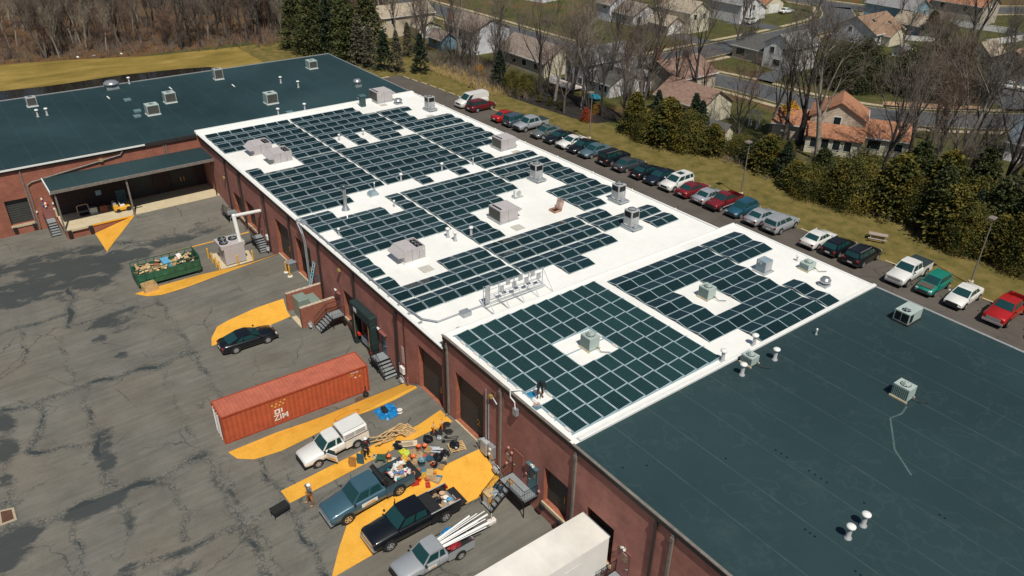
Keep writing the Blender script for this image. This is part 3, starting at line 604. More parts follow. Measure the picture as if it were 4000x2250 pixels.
b = MB(); b.box(4.705, -14.9, 1.0, 4.76, -10.3, 1.17); b.build('edge_strip', YEP, lw)
b = MB(); b.box(4.705, -17.1, .95, 4.9, -15.4, 1.17); b.build('dock_leveller', SILL, lw)
for y in (-17.35, -15.1): MB().box(4.72, y-.2, .3, 5., y+.2, 1.1).build('bumper', BLK, lw, bevel=.04)
b = MB(); b.box(.02, -17.8, 1.18, .22, -17.62, 2.2); b.build('corner_guard', SILL, lw)
b = MB(); wall(b, 'x', -17.6, -.03, 1.2, 5.84, .02, [(-9.2, -6.4, 1.2, 4.2, .02), (-4.4, -1.4, 1.2, 4.3, .02)], sgn=-1, mrev=0); b.build('wall_shade_sheet', mat('canopy_shade_brown', (.045, .026, .024), .85, var=.2), lw)  # dark sheet over the brick, with the canopy's shade put into its colour
b = MB(); b.box(.03, -13.1, 2.7, .1, -12.5, 3.3); b.build('notice_board', mat('pale_blue_panel', (.3, .45, .5), .5), lw)
b = MB(); b.box(.03, -11., 1.2, .1, -9.9, 2.8); b.build('door', BLUED, lw)
# ---------------------------------------------------------------- solar panels
def cell_mat(name, cell, gap, line, dot=False):
    m, n, l, b = _nt(name); v = _obj(n); s = n.new('ShaderNodeSeparateXYZ'); l.new(v, s.inputs[0]); outs = []
    def mth(op, p, q=None):
        x = n.new('ShaderNodeMath'); x.operation = op; l.new(p, x.inputs[0])
        if q is not None:
            if isinstance(q, (int, float)): x.inputs[1].default_value = q
            else: l.new(q, x.inputs[1])
        return x.outputs[0]
    a = mth('PINGPONG', s.outputs[0], cell/2); c = mth('PINGPONG', s.outputs[1], cell/2)
    e = mth('MINIMUM', a, c); f = mth('LESS_THAN', e, gap)
    k = mth('ADD', a, c); d = mth('LESS_THAN', k, gap*3.6); f = mth('MAXIMUM', f, d)
    info = n.new('ShaderNodeObjectInfo'); rr_ = _ramp(n, l, info.outputs['Random'], [(0, (.0022, .0105, .012)), (1, (.006, .024, .026))])
    o = _mix(n, l, f, rr_.outputs[0], line); l.new(o, b.inputs['Base Color'])
    b.inputs['Roughness'].default_value = .1; b.inputs['Specular IOR Level'].default_value = .35
    _M[name] = m; return m
CELL = cell_mat('solar_cells', .1275, .006, (.075, .17, .165)); CELLF = cell_mat('solar_cells_far', .127, .005, (.05, .09, .1))
FRAME = mat('anodised_frame', (.42, .52, .55), .45, .1, var=.06)
WHB = mat('white_ballast', (.72, .66, .6), .8, var=.08)
def panel(name, lx, ly, cm, leg=None):
    """module lying in local xy, centred; frame is the root mesh, glass its part"""
    b = MB(); t = .026
    for x0, y0, x1, y1 in ((-lx/2, -ly/2, lx/2, -ly/2+t), (-lx/2, ly/2-t, lx/2, ly/2), (-lx/2, -ly/2+t, -lx/2+t, ly/2-t), (lx/2-t, -ly/2+t, lx/2, ly/2-t)): b.box(x0, y0, -.035, x1, y1, .006)
    if leg:
        for x in (-lx/2+.03, lx/2-.06): b.box(x, ly/2-.06, -leg, x+.03, ly/2-.03, -.035)
    root = b.build(name, FRAME)
    g = MB().box(-lx/2+t+.001, -ly/2+t+.001, -.03, lx/2-t-.001, ly/2-t-.001, .001).build('glass', cm, root)
    return root
panels = []   # (loc, rot euler, kind, label info)
PB = panel('solar_panel', 1.645, 1.1, CELL); PA = panel('solar_panel', 1.485, .975, cell_mat('solar_cells_dark', .127, .004, (.045, .09, .095)))
PB['category'] = PA['category'] = 'solar panel'
nearR = []
for r in range(11):
    for c in range(8):
        if r in (4, 5, 6) and c in (3, 4): continue
        if r == 0 and c == 5: continue
        t = R(6); x = 58.05+1.69*c+.845; y = .56+1.265*r+.55
        nearR.append((PB, (x, y, HR+.11+.5*math.sin(t)), (t, 0, 0), f'solar panel {ordn(c+1)} from the upper end, {ordn(r+1)} row from the yard, nearest grid', 'solar panels of the flat grid over docks 1 and 2'))
tilt = R(10)
def tent(x, y, z, side, lab, grp, half=1.045): # x = low edge of camera-facing module; side 0 = front, 1 = back
    xc = x-half*.485 if side == 0 else x-half*1.5
    return (PA, (xc, y, z+.09+.085), (0, 0, 0), lab, grp, side)
A2 = {0: (list(range(7)), [0, 1, 2]), 1: (list(range(7)), [0, 1, 2]), 2: ([0, 1, 4, 5, 6], []), 3: ([0, 1, 4, 5, 6], []), 4: (list(range(7)), [0]), 5: ([2, 3, 4, 5, 6], [0])}
lst = []
for r, (c1, c2) in A2.items():
    for blk, cs, y0, p in ((0, c1, 15.35, 1.62), (1, c2, 27.0, 1.6)):
        for c in cs:
            for s in (0, 1):
                k = c+1+(7 if blk else 0)
                lst.append((1.085,)+tent(60.8+2.235*r, y0+p*c+p/2, HR, s, f'{"dark front-tilted" if s == 0 else "paler back-tilted"} solar panel, {ordn(k)} along the {ordn(r+1)} ridge behind nearest grid', 'tent-shaped solar panel rows on the right roof', 1.112))
full = list(range(7))
B3x = [None, None, 7.07, 9.1, 11.2, 13.34, 15.6, 18.05, 20.27, 22.48, 24.6, 26.54, 28.75, 31.06, 33.64, 35.84, 37.9, 40.0, 42.15, 44.35, 46.3, 48.8, 51.05, 53.35, 55.4]
B1x = [2.81, 4.9, 7.0, 8.95, 11.02, 13.1, 15.2, 17.4, 19.35, 21.35, 23.5, 25.55, 27.7, 29.8, 32.3, 34.4, 36.6, 38.7, 40.85, 42.95, 45.1, 47.6, 49.75, 52.0, 54.3]
OCC = [(full, range(6), []), (full, range(6), []), (full, full, [0, 1, 2]), (full, full, [0, 1]), ([4, 5, 6], full, [0, 1]), ([4, 5, 6], [0, 2, 4, 5, 6], range(5)), ([4, 5, 6], [0, 2, 4, 5], range(5)),
       ([0, 4, 5, 6], full, range(5)), (full, full, range(5)), (full, full, range(5)), (full, full, range(4)), (full, full, [0, 1]), (full, full, [0, 1]), ([0, 1, 2, 3], [2, 5], range(5)),
       ([0, 1, 6], full, range(5)), ([0, 1, 2, 3, 4, 6], full, range(5)), ([1, 2, 3, 4, 5, 6], full, [3, 4]), (full, [0, 1, 2, 3, 4], [3, 4]), (full, [0, 1], [1, 2, 3, 4]), ([0], [0, 1], [1, 2, 3, 4]),
       ([0], [0, 1], [1, 2]), ([0, 4, 5, 6], full, [0, 1]), (full, full, range(5)), (full, full, [3, 4]), ([], [2, 3], [])]
for r, occ in enumerate(OCC):
    xl = B1x[r]; xr = B3x[r] if B3x[r] else xl+.1
    for blk, (y0, p) in enumerate(((.25, 1.55), (11.35, 1.53), (22.4, 1.51))):
        for c in occ[blk]:
            y = y0+p*c+p/2; x = xl+(xr-xl)*min(1, y/28.)
            if r in (22,) and blk == 2 and c == 2: pass
            for s in ((0,) if r == 0 else (0, 1)):
                k = c+1+7*blk
                lst.append((1.0,)+tent(x, y, roofz(x, y), s, f'{"dark front-tilted" if s == 0 else "paler back-tilted"} solar panel, {ordn(k)} from the yard in {ordn(r+1)} ridge of large field', 'solar panel ridges of the large roof field'))
camp = Vector((98.8, -25.4, 40.9))
lst.sort(key=lambda t: (Vector(t[2])-camp).length*(1.0 if t[6] == 0 else 1.22))
for i, t in enumerate(nearR):
    P_, loc, rot, lab, grp = t
    if i == 0: o = P_; o.location = loc
    else: o = dup(P_, loc)
    o.rotation_euler = rot; o['label'] = lab; o['group'] = grp; o['category'] = 'solar panel'
first = True; restm = MB()
me_f, me_g = PA.data, kids(PA)[0].data
nind = 300-len(nearR)
for i, (scl, P_, loc, rot, lab, grp, side) in enumerate(lst):
    ang = (math.pi/2 if side == 0 else -math.pi/2)
    M_ = Matrix.Translation(loc) @ Matrix.Rotation(ang, 4, 'Z') @ Matrix.Rotation(-tilt, 4, 'X') @ Matrix.Diagonal((scl, 1.045 if scl == 1 else 1.12, 1, 1))
    # local y (short side) must fall away from the ridge
    M_ = Matrix.Translation(loc) @ Matrix.Rotation(ang, 4, 'Z') @ Matrix.Rotation(tilt, 4, 'X') @ Matrix.Diagonal((scl, 1.045 if scl == 1 else 1.12, 1, 1))
    if i < nind:
        if first: o = PA; first = False
        else: o = dup(PA, loc)
        o.matrix_world = M_; o['label'] = lab; o['group'] = grp
    else:
        for me_, mi in ((me_f, 0), (me_g, 1)):
            restm.add([M_ @ v.co for v in me_.vertices], [tuple(p.vertices) for p in me_.polygons], mi)
def cell_world(name, line):
    m, n, l, b = _nt(name); g = _geo(n); s = n.new('ShaderNodeSeparateXYZ'); l.new(g, s.inputs[0]); o_ = []
    for i in (0, 1):
        x = n.new('ShaderNodeMath'); x.operation = 'PINGPONG'; l.new(s.outputs[i], x.inputs[0]); x.inputs[1].default_value = .0635; o_.append(x.outputs[0])
    e = n.new('ShaderNodeMath'); e.operation = 'MINIMUM'; l.new(o_[0], e.inputs[0]); l.new(o_[1], e.inputs[1])
    f = n.new('ShaderNodeMath'); f.operation = 'LESS_THAN'; l.new(e.outputs[0], f.inputs[0]); f.inputs[1].default_value = .006
    t = _noise(n, l, .8, 3, .7, g); rr_ = _ramp(n, l, t.outputs[0], [(.4, (.0022, .0105, .012)), (.6, (.006, .023, .025))])
    l.new(_mix(n, l, f.outputs[0], rr_.outputs[0], line), b.inputs['Base Color']); b.inputs['Roughness'].default_value = .1; b.inputs['Specular IOR Level'].default_value = .35
    return m
o = restm.build('solar_panels', [FRAME, cell_world('solar_cells_distant', (.022, .042, .045))]); tag(o, 'hundreds of smaller looking solar panels in the far ridges of the big white roof', 'solar panels', kind='stuff')
# racking rails and ballast: each block one rack
def rack(xs_, y0, y1, z_of, label):
    b = MB()
    for i in range(len(xs_)):
        x = xs_[i]
        b.box(x+.02, y0, z_of(x, y0)+.0, x+.07, y1, z_of(x, y0)+.06)
    return b
b = MB()
for r in range(12):
    y = .62+1.265*r-.2
    for c in range(9):
        if r == 0 or r == 11 or not (r in (5, 6) and c in (3, 4, 5)):
            x = 58.0+1.69*c
            if c < 8: b.box(x+.95, y-.03, HR+.02, x+1.45, y+.09, HR+.125)
tag(b.build('ballast_blocks', WHB), 'rows of white ballast blocks between the rows of the panel grid nearest the viewer', 'ballast blocks', kind='stuff')
b = MB()
for c in range(9):
    x = 58.03+1.69*c-.01; b.box(x-.02, .35, HR+.001, x+.02, 14.6, HR+.1)
for r in range(12):
    y = .62+1.265*r-.165; x0 = 58.1; b.box(x0, y, HR+.03, 71.5 if r not in (5, 6) else 63., y+.1, HR+.1)
tag(b.build('panel_rails', mat('blue_grey_deflector', (.28, .38, .42), .5)), 'pale metal rails under the panel grid nearest the viewer', 'mounting rails', kind='stuff')
# cable tray along the yard edge of the big field
b = MB()
ctp = [(30.5, .18), (31.8, -.02+.15), (36, .2), (44, .24), (50, .3), (53.2, .5), (54.3, 1.3), (54.35, 3), (54.5, 5.5)]
for (x0, y0), (x1, y1) in zip(ctp, ctp[1:]):
    for o_ in (-.06, .06): b.cyl((x0, y0+o_*.6, roofz(x0, y0)+.2), (x1, y1+o_*.6, roofz(x1, y1)+.2), .04, n=6)
for i in range(14):
    x = 32+i*1.65; b.box(x-.1, .05, roofz(x, .2)+.002, x+.1, .38, roofz(x, .2)+.13)
tag(b.build('conduit_run', GALV), 'pair of grey electrical conduits on blocks along the yard edge of the white roof', 'conduit')
b = MB(); b.box(31.2, -.1, roofz(31, 0)+.05, 32.0, .35, roofz(31, 0)+.3); jb_ = b.build('junction_box', GALV)
b = MB(); b.tube([(31.2, .1, 7.95), (30.9, -.3, 7.95), (30.95, -.3, 7.6), (31.6, -.18, 6.6), (31.75, -.12, 5.8), (31.75, -.12, 1.2)], .09, 8)
b.tube([(31.3, -.2, 7.8), (31.95, -.16, 6.4), (32.0, -.1, 5.8), (32.0, -.1, 1.2)], .06, 8); b.build('conduit', GALV, jb_)
tag(jb_, 'grey junction box on the roof edge with thick conduits running down the brick wall', 'junction box')
# pale drain streaks and black fastener marks on the dark roof
STK = ground_mat('pale_streak', [(.05, .085, .085), (.1, .15, .14)], 1.6, 9, .3)
b = MB(); pts = [(82.4, 20.2), (82.6, 19.2), (82.4, 18.2), (84.2, 15.6), (86.0, 14.3)]
for (x0, y0), (x1, y1) in zip(pts, pts[1:]):
    d = Vector((x1-x0, y1-y0, 0)).normalized(); nn = Vector((-d.y, d.x, 0))*.06; b.add([(x0+nn.x, y0+nn.y, HR+.002), (x0-nn.x, y0-nn.y, HR+.002), (x1-nn.x, y1-nn.y, HR+.002), (x1+nn.x, y1+nn.y, HR+.002)], [(0, 1, 2, 3)])
struct(b.build('roof_streak', STK))
b = MB()
for x, y in ((79.9, 9.6), (80.3, 9.6), (80.7, 9.6), (82.2, 9.7), (82.6, 9.7), (83., 9.7), (83.4, 9.7), (85.6, 10.), (84.8, 5.6), (85.1, 5.6), (85.4, 5.6), (88.6, 12.6), (88.9, 12.6), (88, 5.3), (88.3, 5.3), (76.2, 2.2), (78.6, 6.5), (75.5, .9)): b.cyl((x, y, HR), (x, y, HR+.004), .07, n=8)
struct(b.build('roof_marks', BLKM))
b = MB(); b.box(54.3, 3.3, roofz(54, 3)+.02, 55., 4.1, roofz(54, 3)+.42); tag(b.build('junction_box', GALV, bevel=.02), 'grey junction box beside the steel sign frame on the white roof', 'junction box')
# ---------------------------------------------------------------- rooftop machines
RTU = mat('beige_grey_cabinet', (.47, .435, .43), .55, .05, var=.05, scale=1.5)
RTU2 = mat('pale_grey_cabinet', (.42, .43, .43), .5, .1, var=.1, scale=2.)
RTUG = mat('sage_cabinet', (.42, .50, .46), .5, .1, var=.06)
COIL = rib_mat('coil_grille', (.10, .10, .085), 2, .08, .6); COILG = rib_mat('louvre_grille', (.20, .29, .27), 0, .12, .5)
FAN = mat('fan_black', (.02, .022, .024), .4, .5)
def fan(b, x, y, z, r, m=0, blades=5):
    b.cyl((x, y, z-.08), (x, y, z-.06), r, n=16, m=m)
    for i in range(blades):
        a = 2*math.pi*i/blades; c, s = math.cos(a), math.sin(a); c2, s2 = math.cos(a+.6), math.sin(a+.6)
        b.add([(x, y, z-.03), (x+r*.92*c, y+r*.92*s, z-.05), (x+r*.92*c2, y+r*.92*s2, z-.015)], [(0, 1, 2)], m+1)
    b.cyl((x, y, z-.03), (x, y, z+.01), r*.22, n=8, m=m+1)
def ring(b, x, y, z, r, h=.06, w_=.03, m=0, n=16):
    vs = []
    for i in range(n):
        a = 2*math.pi*i/n
        for rr_, zz in ((r, z), (r, z+h), (r-w_, z+h), (r-w_, z-.05)): vs.append((x+rr_*math.cos(a), y+rr_*math.sin(a), zz))
    b.add(vs, [(4*i+k, 4*((i+1) % n)+k, 4*((i+1) % n)+k+1, 4*i+k+1) for i in range(n) for k in range(3)], m, True)
def rtu_hood(loc, lab, num=None, sx=2.05, sy=2.15, h=1.35):
    t = thing('rooftop_air_conditioner', lab, 'air conditioner', loc, group='large beige rooftop units')
    b = MB(); b.box(-sx, 0, .18, 0, sy*.62, h); b.box(-sx, sy*.62+.003, .18, 0, sy, h-.3)
    b.box(-sx, sy*.62+.003, h-.3, -sx+.09, sy, h); b.box(-.09, sy*.62+.003, h-.3, 0, sy, h); b.box(-sx+.09, sy-.09, h-.3, -.09, sy, h)
    b.build('cabinet', RTU, t, bevel=.015)
    b = MB()
    for x in (-.02, ): b.box(.004, sy*.36, .2, .012, sy*.36+.02, h-.02); b.box(.004, sy*.7, .2, .012, sy*.7+.02, h-.32)
    b.build('panel_seam', FASC, t)
    b = MB(); b.add([(-sx+.04, -.002, h-.05), (-.04, -.002, h-.05), (-.04, -.62, h*.62), (-sx+.04, -.62, h*.62), (-sx+.04, -.002, h*.52), (-.04, -.002, h*.52), (-.04, -.6, h*.56), (-sx+.04, -.6, h*.56)],
                    [(0, 3, 2, 1), (3, 7, 6, 2), (0, 4, 7, 3), (1, 2, 6, 5), (4, 5, 6, 7)]); b.build('intake_hood', RTU, t)
    for x in (-sx*.75, -sx*.48, -sx*.22):
        b = MB(); fan(b, 0, 0, 0, .26); ring(b, 0, 0, -.02, .29, .1); b.build('fan', [FAN, GALV], t, (x, sy*.81, h-.16))
    b = MB(); b.box(-sx-.06, -.06, 0, .06, sy+.06, .17); b.build('curb', WHT, t)
    if num: text(num, .3, WHT, t, (.02, sy-.2, h-.28), (math.pi/2, 0, math.pi/2))
    return t
def zr(x, y): return roofz(x, y) if x < 57.35 else HR
rtu_hood((11.75, 2.9, zr(11, 3)), 'beige rooftop unit numbered 8 with black fans, farther of the pair by the roof edge', '8')
rtu_hood((15.6, 3.75, zr(15, 4)), 'beige rooftop unit numbered 7 with black fans, nearer of the pair by the roof edge', '7')
rtu_hood((44.65, 3.95, zr(44, 4)), 'beige rooftop unit numbered 4 with three fans and blue shadowed hood in the white clearing', '4')
def rtu_coil(loc, lab, sx=2.0, sy=2.15, h=1.45, num=None):
    t = thing('rooftop_air_conditioner', lab, 'air conditioner', loc, group='large beige rooftop units')
    b = MB(); b.box(-sx, 0, .2, 0, .08, h); b.box(-sx, .083, .2, 0, sy, h-.02); b.build('cabinet', RTU, t, bevel=.015)
    MB().box(-sx+.1, -.014, .32, -.12, -.002, h-.12).build('coil', COIL, t)
    b = MB(); b.box(-sx+.2, .2, h-.019, -.3, .42, h+.004); b.build('fan_slot', FAN, t)
    b = MB(); b.add([(-sx+.05, sy+.002, h-.05), (-.0, sy+.002, h-.05), (-.0, sy+.55, h*.7), (-sx+.05, sy+.55, h*.7), (-sx+.05, sy+.002, h*.6), (-.0, sy+.002, h*.6)], [(0, 1, 2, 3), (3, 2, 5, 4), (0, 3, 4), (1, 5, 2)]); b.build('intake_hood', RTU, t)
    b = MB(); b.box(.003, sy*.45, .25, .01, sy*.45+.02, h-.05); b.build('panel_seam', FASC, t)
    MB().box(-sx-.08, -.1, 0, .06, sy+.08, .19).build('curb', RTU2, t)
    if num: text(num, .3, WHT, t, (.02, .35, h-.3), (math.pi/2, 0, math.pi/2))
    return t
rtu_coil((27.45, 27.2, zr(27, 27)), 'beige rooftop unit with a coil face standing near the parking lot edge of the roof')
rtu_coil((43.4, 15.4, zr(43, 15)), 'beige rooftop unit with a coil face in the middle of the white roof')
rtu_coil((1.75, 24.45, zr(1, 24)), 'beige rooftop unit numbered 10 straddling the roof edge by the dark wing', num='10', sy=2.4, sx=2.4, h=1.6)
def tallunit(loc, lab, num=None):
    t = thing('rooftop_air_conditioner', lab, 'air conditioner', loc, group='tall single fan rooftop units')
    b = MB(); b.box(-1.05, 0, .35, 0, 1.05, 1.95); b.build('cabinet', RTU2, t, bevel=.02)
    for x0, x1, f in ((-.95, -.12, 'y'), (.12, .95, 'x')):
        b = MB()
        if f == 'y': b.box(x0, -.014, 1.28, x1, -.003, 1.82)
        else: b.box(.003, x0, 1.28, .014, x1, 1.82)
        b.build('grille', FAN, t)
    b = MB(); fan(b, -.52, .52, 1.99, .36); ring(b, -.52, .52, 1.95, .4, .07); b.build('fan', [FAN, GALV], t)
    b = MB(); b.box(-1.25, -.12, .17, .55, 1.15, .33); b.box(-1.3, -.2, 0, .2, 1.2, .16); b.box(.25, .1, .34, .42, .3, .75); b.build('stand', GALV, t)
    b = MB(); b.box(-.85, -.05, .42, -.5, -.005, .5); b.box(.005, .2, .42, .05, .7, .48); b.build('bracket', WHT, t)
    if num: text(num, .3, WHT, t, (.02, .7, 1.0), (math.pi/2, 0, math.pi/2))
    return t
tallunit((8.85, 28.45, zr(8, 28)), 'tall grey cube unit numbered 9 near the far corner of the white roof', '9')
tallunit((37.25, 24.6, zr(37, 24)), 'tall grey cube unit standing beyond the open roof hatch, between two panel groups')
tallunit((46.85, 27.8, zr(46, 27)), 'tall grey cube unit numbered 2 close to the roof edge by the parked white suv', '2')
tallunit((52.1, 24.5, zr(52, 24)), 'tall grey cube unit numbered 1 nearest the large empty white roof area', '1')
def condenser(loc, lab, sx=1.05, sy=.95, h=1., m=None, grill=COILG, pads=True):
    m = m or RTUG; t = thing('condenser_unit', lab, 'air conditioner', loc, group='small sage green condenser units')
    MB().box(-sx, 0, .12, 0, sy, h).build('cabinet', m, t, bevel=.015)
    MB().box(-sx+.05, -.014, .2, -.05, -.003, h-.1).build('grille', grill, t)
    b = MB(); fan(b, -sx/2, sy/2, h+.07, min(sx, sy)*.38, 0, 8); b.build('fan', [FAN, RTUG], t)
    b = MB(); b.box(-sx-.05, -.08, .0, .05, .02, .11); b.box(-sx-.05, sy-.02, .0, .05, sy+.1, .11); b.build('skid', SILL, t)
    b = MB(); b.tube([(.02, sy*.7, .3), (.5, sy*.75, .12), (.9, sy*1.3, .1)], .025, 6); b.build('pipe', FASC, t); return t
condenser((65.5, 7.2, HR), 'sage green condenser with a star fan in the clearing of the near panel grid', h=1.15)
condenser((65.66, 19.8, HR), 'sage green condenser in the clearing between the tent shaped panel rows', h=1.05)
condenser((67.5, 30.65, HR), 'low sage green condenser near the parking lot corner of the white roof', sx=.95, sy=1.1, h=.72)
condenser((73.55, 15.25, HR), 'sage green condenser on the seam where the white and dark roofs meet', sx=.95, sy=.85, h=.75)
condenser((82.2, 20.45, HR), 'sage green condenser alone on the dark roof with a bent white pipe', sx=1.15, sy=.95, h=1.05)
t = thing('rooftop_air_conditioner', 'wide pale unit with one round fan near the dark roof back edge', 'air conditioner', (77.2, 29.5, HR))
MB().box(-1.25, 0, .15, 0, 1.9, 1.05).build('cabinet', RTUG, t, bevel=.015)
b = MB(); b.box(-1.15, -.014, .25, -.68, -.003, .95); b.box(-.62, -.014, .25, -.08, -.003, .95); b.box(.003, .08, .25, .014, .55, .95); b.build('coil', FAN, t)
b = MB(); fan(b, -.62, .5, 1.12, .34, 0); b.build('fan', [FAN, GALV], t); MB().box(-1.3, -.05, 0, .05, 1.95, .14).build('curb', FASC, t)
t = thing('equipment_box', 'blue grey metal box on a tray beside the last tent shaped panel rows', 'equipment box', (65.5, 27.25, HR))
MB().box(-.95, 0, .12, 0, 1., 1.15).build('cabinet', mat('blue_grey_box', (.25, .32, .36), .5), t, bevel=.02); MB().box(-1.1, -.2, 0, .2, 1.15, .1).build('tray', RTU2, t)
MB().box(.003, .08, .25, .012, .92, 1.05).build('side_panel', RTU2, t)
b = MB(); b.box(-.85, -.012, .85, -.65, -.003, 1.08); b.box(-.55, -.012, .8, -.4, -.003, 1.05); b.build('tag', WHT, t)
# mini split unit
t = thing('mini_split_condenser', 'small white wall type condenser with a round fan beside the end of a panel row', 'air conditioner', (39.2, 20.3, zr(39, 20)))
MB().box(-.25, 0, .1, .1, .85, .85).build('cabinet', WHT, t, bevel=.02)
b = MB(); b.cyl((.105, .45, .48), (.13, .45, .48), .3, n=16); b.build('fan', RTU2, t); MB().box(-.4, -.15, 0, .3, .95, .09).build('pad', RTU2, t)
# roof hatch, skylight, chimney, vents
t = thing('roof_hatch', 'open roof hatch with a rusty stained lid and dark opening', 'roof hatch', (44.7, 21.2, zr(44, 21)))
b = MB(); b.box(-.95, 0, 0, 0, .08, .22); b.box(-.95, .82, 0, 0, .9, .22); b.box(-.95, .083, 0, -.87, .817, .22); b.box(-.08, .083, 0, 0, .817, .22); b.build('curb', mat('rusty_curb', (.4, .22, .15), .8, var=.4), t)
MB().box(-.865, .085, .01, -.085, .815, .05).build('opening', DARK, t)
b = MB().at((0, .9, .24), 0, R(-80)); b.box(-.98, -.02, 0, .03, .03, .0); b.M = Matrix.Translation((0, .93, .24)) @ Matrix.Rotation(R(-14), 4, 'X'); b.box(-.98, -.03, 0, .03, .03, .95)
b.build('lid', mat('stained_lid', (.55, .38, .32), .7, var=.5, scale=1.6), t)
t = thing('skylight', 'small grey domed skylight in the clearing behind the tall steel chimney', 'skylight', (30.2, 8.3, zr(30, 8)))
b = MB(); b.box(-.9, 0, 0, 0, .9, .25); b.build('curb', WHT, t); b = MB(); b.add([(-.95, -.05, .26), (.05, -.05, .26), (.05, .95, .26), (-.95, .95, .26), (-.75, .15, .6), (-.15, .15, .6), (-.15, .75, .6), (-.75, .75, .6)], [(0, 1, 5, 4), (1, 2, 6, 5), (2, 3, 7, 6), (3, 0, 4, 7), (4, 5, 6, 7)]); b.build('dome', mat('grey_dome', (.25, .33, .37), .3), t)
t = thing('steel_chimney', 'tall shiny steel chimney with a flared dark cap and conical base', 'chimney', (31.1, 4.9, zr(31, 5)))
STEEL = mat('shiny_steel', (.55, .56, .56), .25, .7)
MB().lathe([(.45, 0), (.4, .08), (.2, .5), (.17, .55), (.17, 2.3)], 16).build('pipe', STEEL, t)
MB().lathe([(.17, 2.3), (.12, 2.32), (.14, 2.4), (.36, 2.55), (.3, 2.68), (.05, 2.72)], 16).build('cap', mat('dark_steel_cap', (.12, .16, .18), .35, .5), t)
vent0 = None
def vent(x, y, lab, h=.75, r=.13, cap=.24, m=None, z=None):
    t = thing('roof_vent', lab, 'roof vent', (x, y, zr(x, y) if z is None else z), group='mushroom capped roof vents')
    m = m or RTU2
    MB().lathe([(r*1.7, 0), (r*1.7, .06), (r, .14), (r, h-.16)], 12).build('pipe', m, t)
    MB().lathe([(cap*.9, h-.17), (cap, h-.13), (cap, h-.06), (cap*.7, h), (.01, h+.02)], 14).build('cap', WHT, t); return t
for x, y, lab, h, rr_, cp in [(12.3, 13.4, 'thin white vent at the near end of the first slot between far panels', .8, .07, .16), (12.3, 16.7, 'thin white vent at the near end of the second slot between far panels', .8, .07, .16),
     (28.5, 9.6, 'dark slim vent pipe poking up behind the skylight', .9, .05, .08), (28.15, 13.05, 'white capped vent in front of the wide panel row, left of a pair', .95, .09, .2), (28.2, 18.3, 'white capped vent in front of the wide panel row, right of a pair', .95, .09, .2),
     (33.45, 9.2, 'short white vent beside the skylight clearing', .75, .07, .12), (35.9, 1.8, 'short white vent in the small clearing by the roof edge', .8, .07, .15),
     (42.45, 9.9, 'white capped vent beyond unit 4, farther of two', 1., .12, .22), (43.5, 10.05, 'white capped vent beyond unit 4, nearer of two', 1., .12, .22), (43.6, 11.8, 'white capped vent standing between two panel groups beside unit 4', 1., .12, .22),
     (28.9, 22.1, 'slim white standpipe at the aisle crossing near the parking side', .9, .06, .07)]: vent(x, y, lab, h, rr_, cp)
for x, y, lab, h in [(71.85, 17.75, 'white capped vent by the blue stained roof patch at the seam', 1.), (71.8, 14.3, 'white capped vent at the corner of the near panel grid', 1.), (73.7, 14.1, 'white capped vent on the dark roof in front of the seam condenser', 1.), (73.9, 17.5, 'white capped vent on the dark roof behind the seam condenser', 1.),
     (86.5, 6.95, 'white mushroom vent on the dark roof, nearer of the isolated pair', .95), (86.5, 8.4, 'white mushroom vent on the dark roof, farther of the isolated pair', .95)]: vent(x, y, lab, h, .13, .26, z=HR)
vent(73.7, 22.8, 'small slim vent alone on the dark roof near the white edge', .55, .06, .08, z=HR)
vent(65.6, 31.75, 'small slim white vent near the parking edge of the white roof', .6, .07, .12, z=HR)
for x, y, lab in [(-18.3, -15, 'white capped vent on the wing roof, left of the pair by a small unit'), (-18.3, -13.9, 'white capped vent on the wing roof, right of the pair by a small unit'), (-28, -1.2, 'white capped vent at the far edge of the wing roof by the round exhaust'),
     (-15.9, 17.5, 'white capped vent in the middle of the wing roof, left of two'), (-12.2, 18.7, 'white capped vent in the middle of the wing roof, right of two'), (-1.25, 11.1, 'white capped vent at the white curb, left of two'), (-1.3, 14.9, 'white capped vent at the white curb, right of two')]: vent(x, y, lab, 1., .11, .24, z=7.9)
def exhaust(x, y, z, lab, r=.5, h=.8):
    t = thing('roof_exhaust', lab, 'roof exhaust', (x, y, z)); MB().box(-r*.8, -r*.8, 0, r*.8, r*.8, h*.3).build('curb', GALV, t)
    MB().lathe([(r*.6, h*.3), (r*.7, h*.5), (r, h*.55), (r, h*.8), (r*.8, h*.85), (r*.75, h), (.02, h+.03)], 18).build('hood', STEEL, t)
exhaust(-26.8, -3.9, 7.9, 'wide round steel exhaust at the far edge of the wing roof', 1.05, 1.1); exhaust(-7.8, 26.2, 7.9, 'round steel exhaust on the wing roof near the white roof corner', .6, 1.1)
exhaust(3.3, 26.85, zr(3, 27), 'ribbed steel exhaust beside the beige unit 10', .6, .75); exhaust(69.7, 29.8, HR, 'shiny round exhaust near the right corner of the white roof', .45, .8)
t = thing('roof_vent_box', 'dark green square vent tower beside the beige unit 10', 'roof vent', (1.85, 21.9, zr(2, 22))); MB().box(-.7, 0, 0, 0, .7, 1.4).build('tower', mat('dark_green_vent', (.03, .07, .07), .5), t, bevel=.03); MB().box(-.8, -.1, 1.43, .1, .8, 1.6).build('cap', mat('green_cap', (.06, .13, .14), .5), t, bevel=.04)
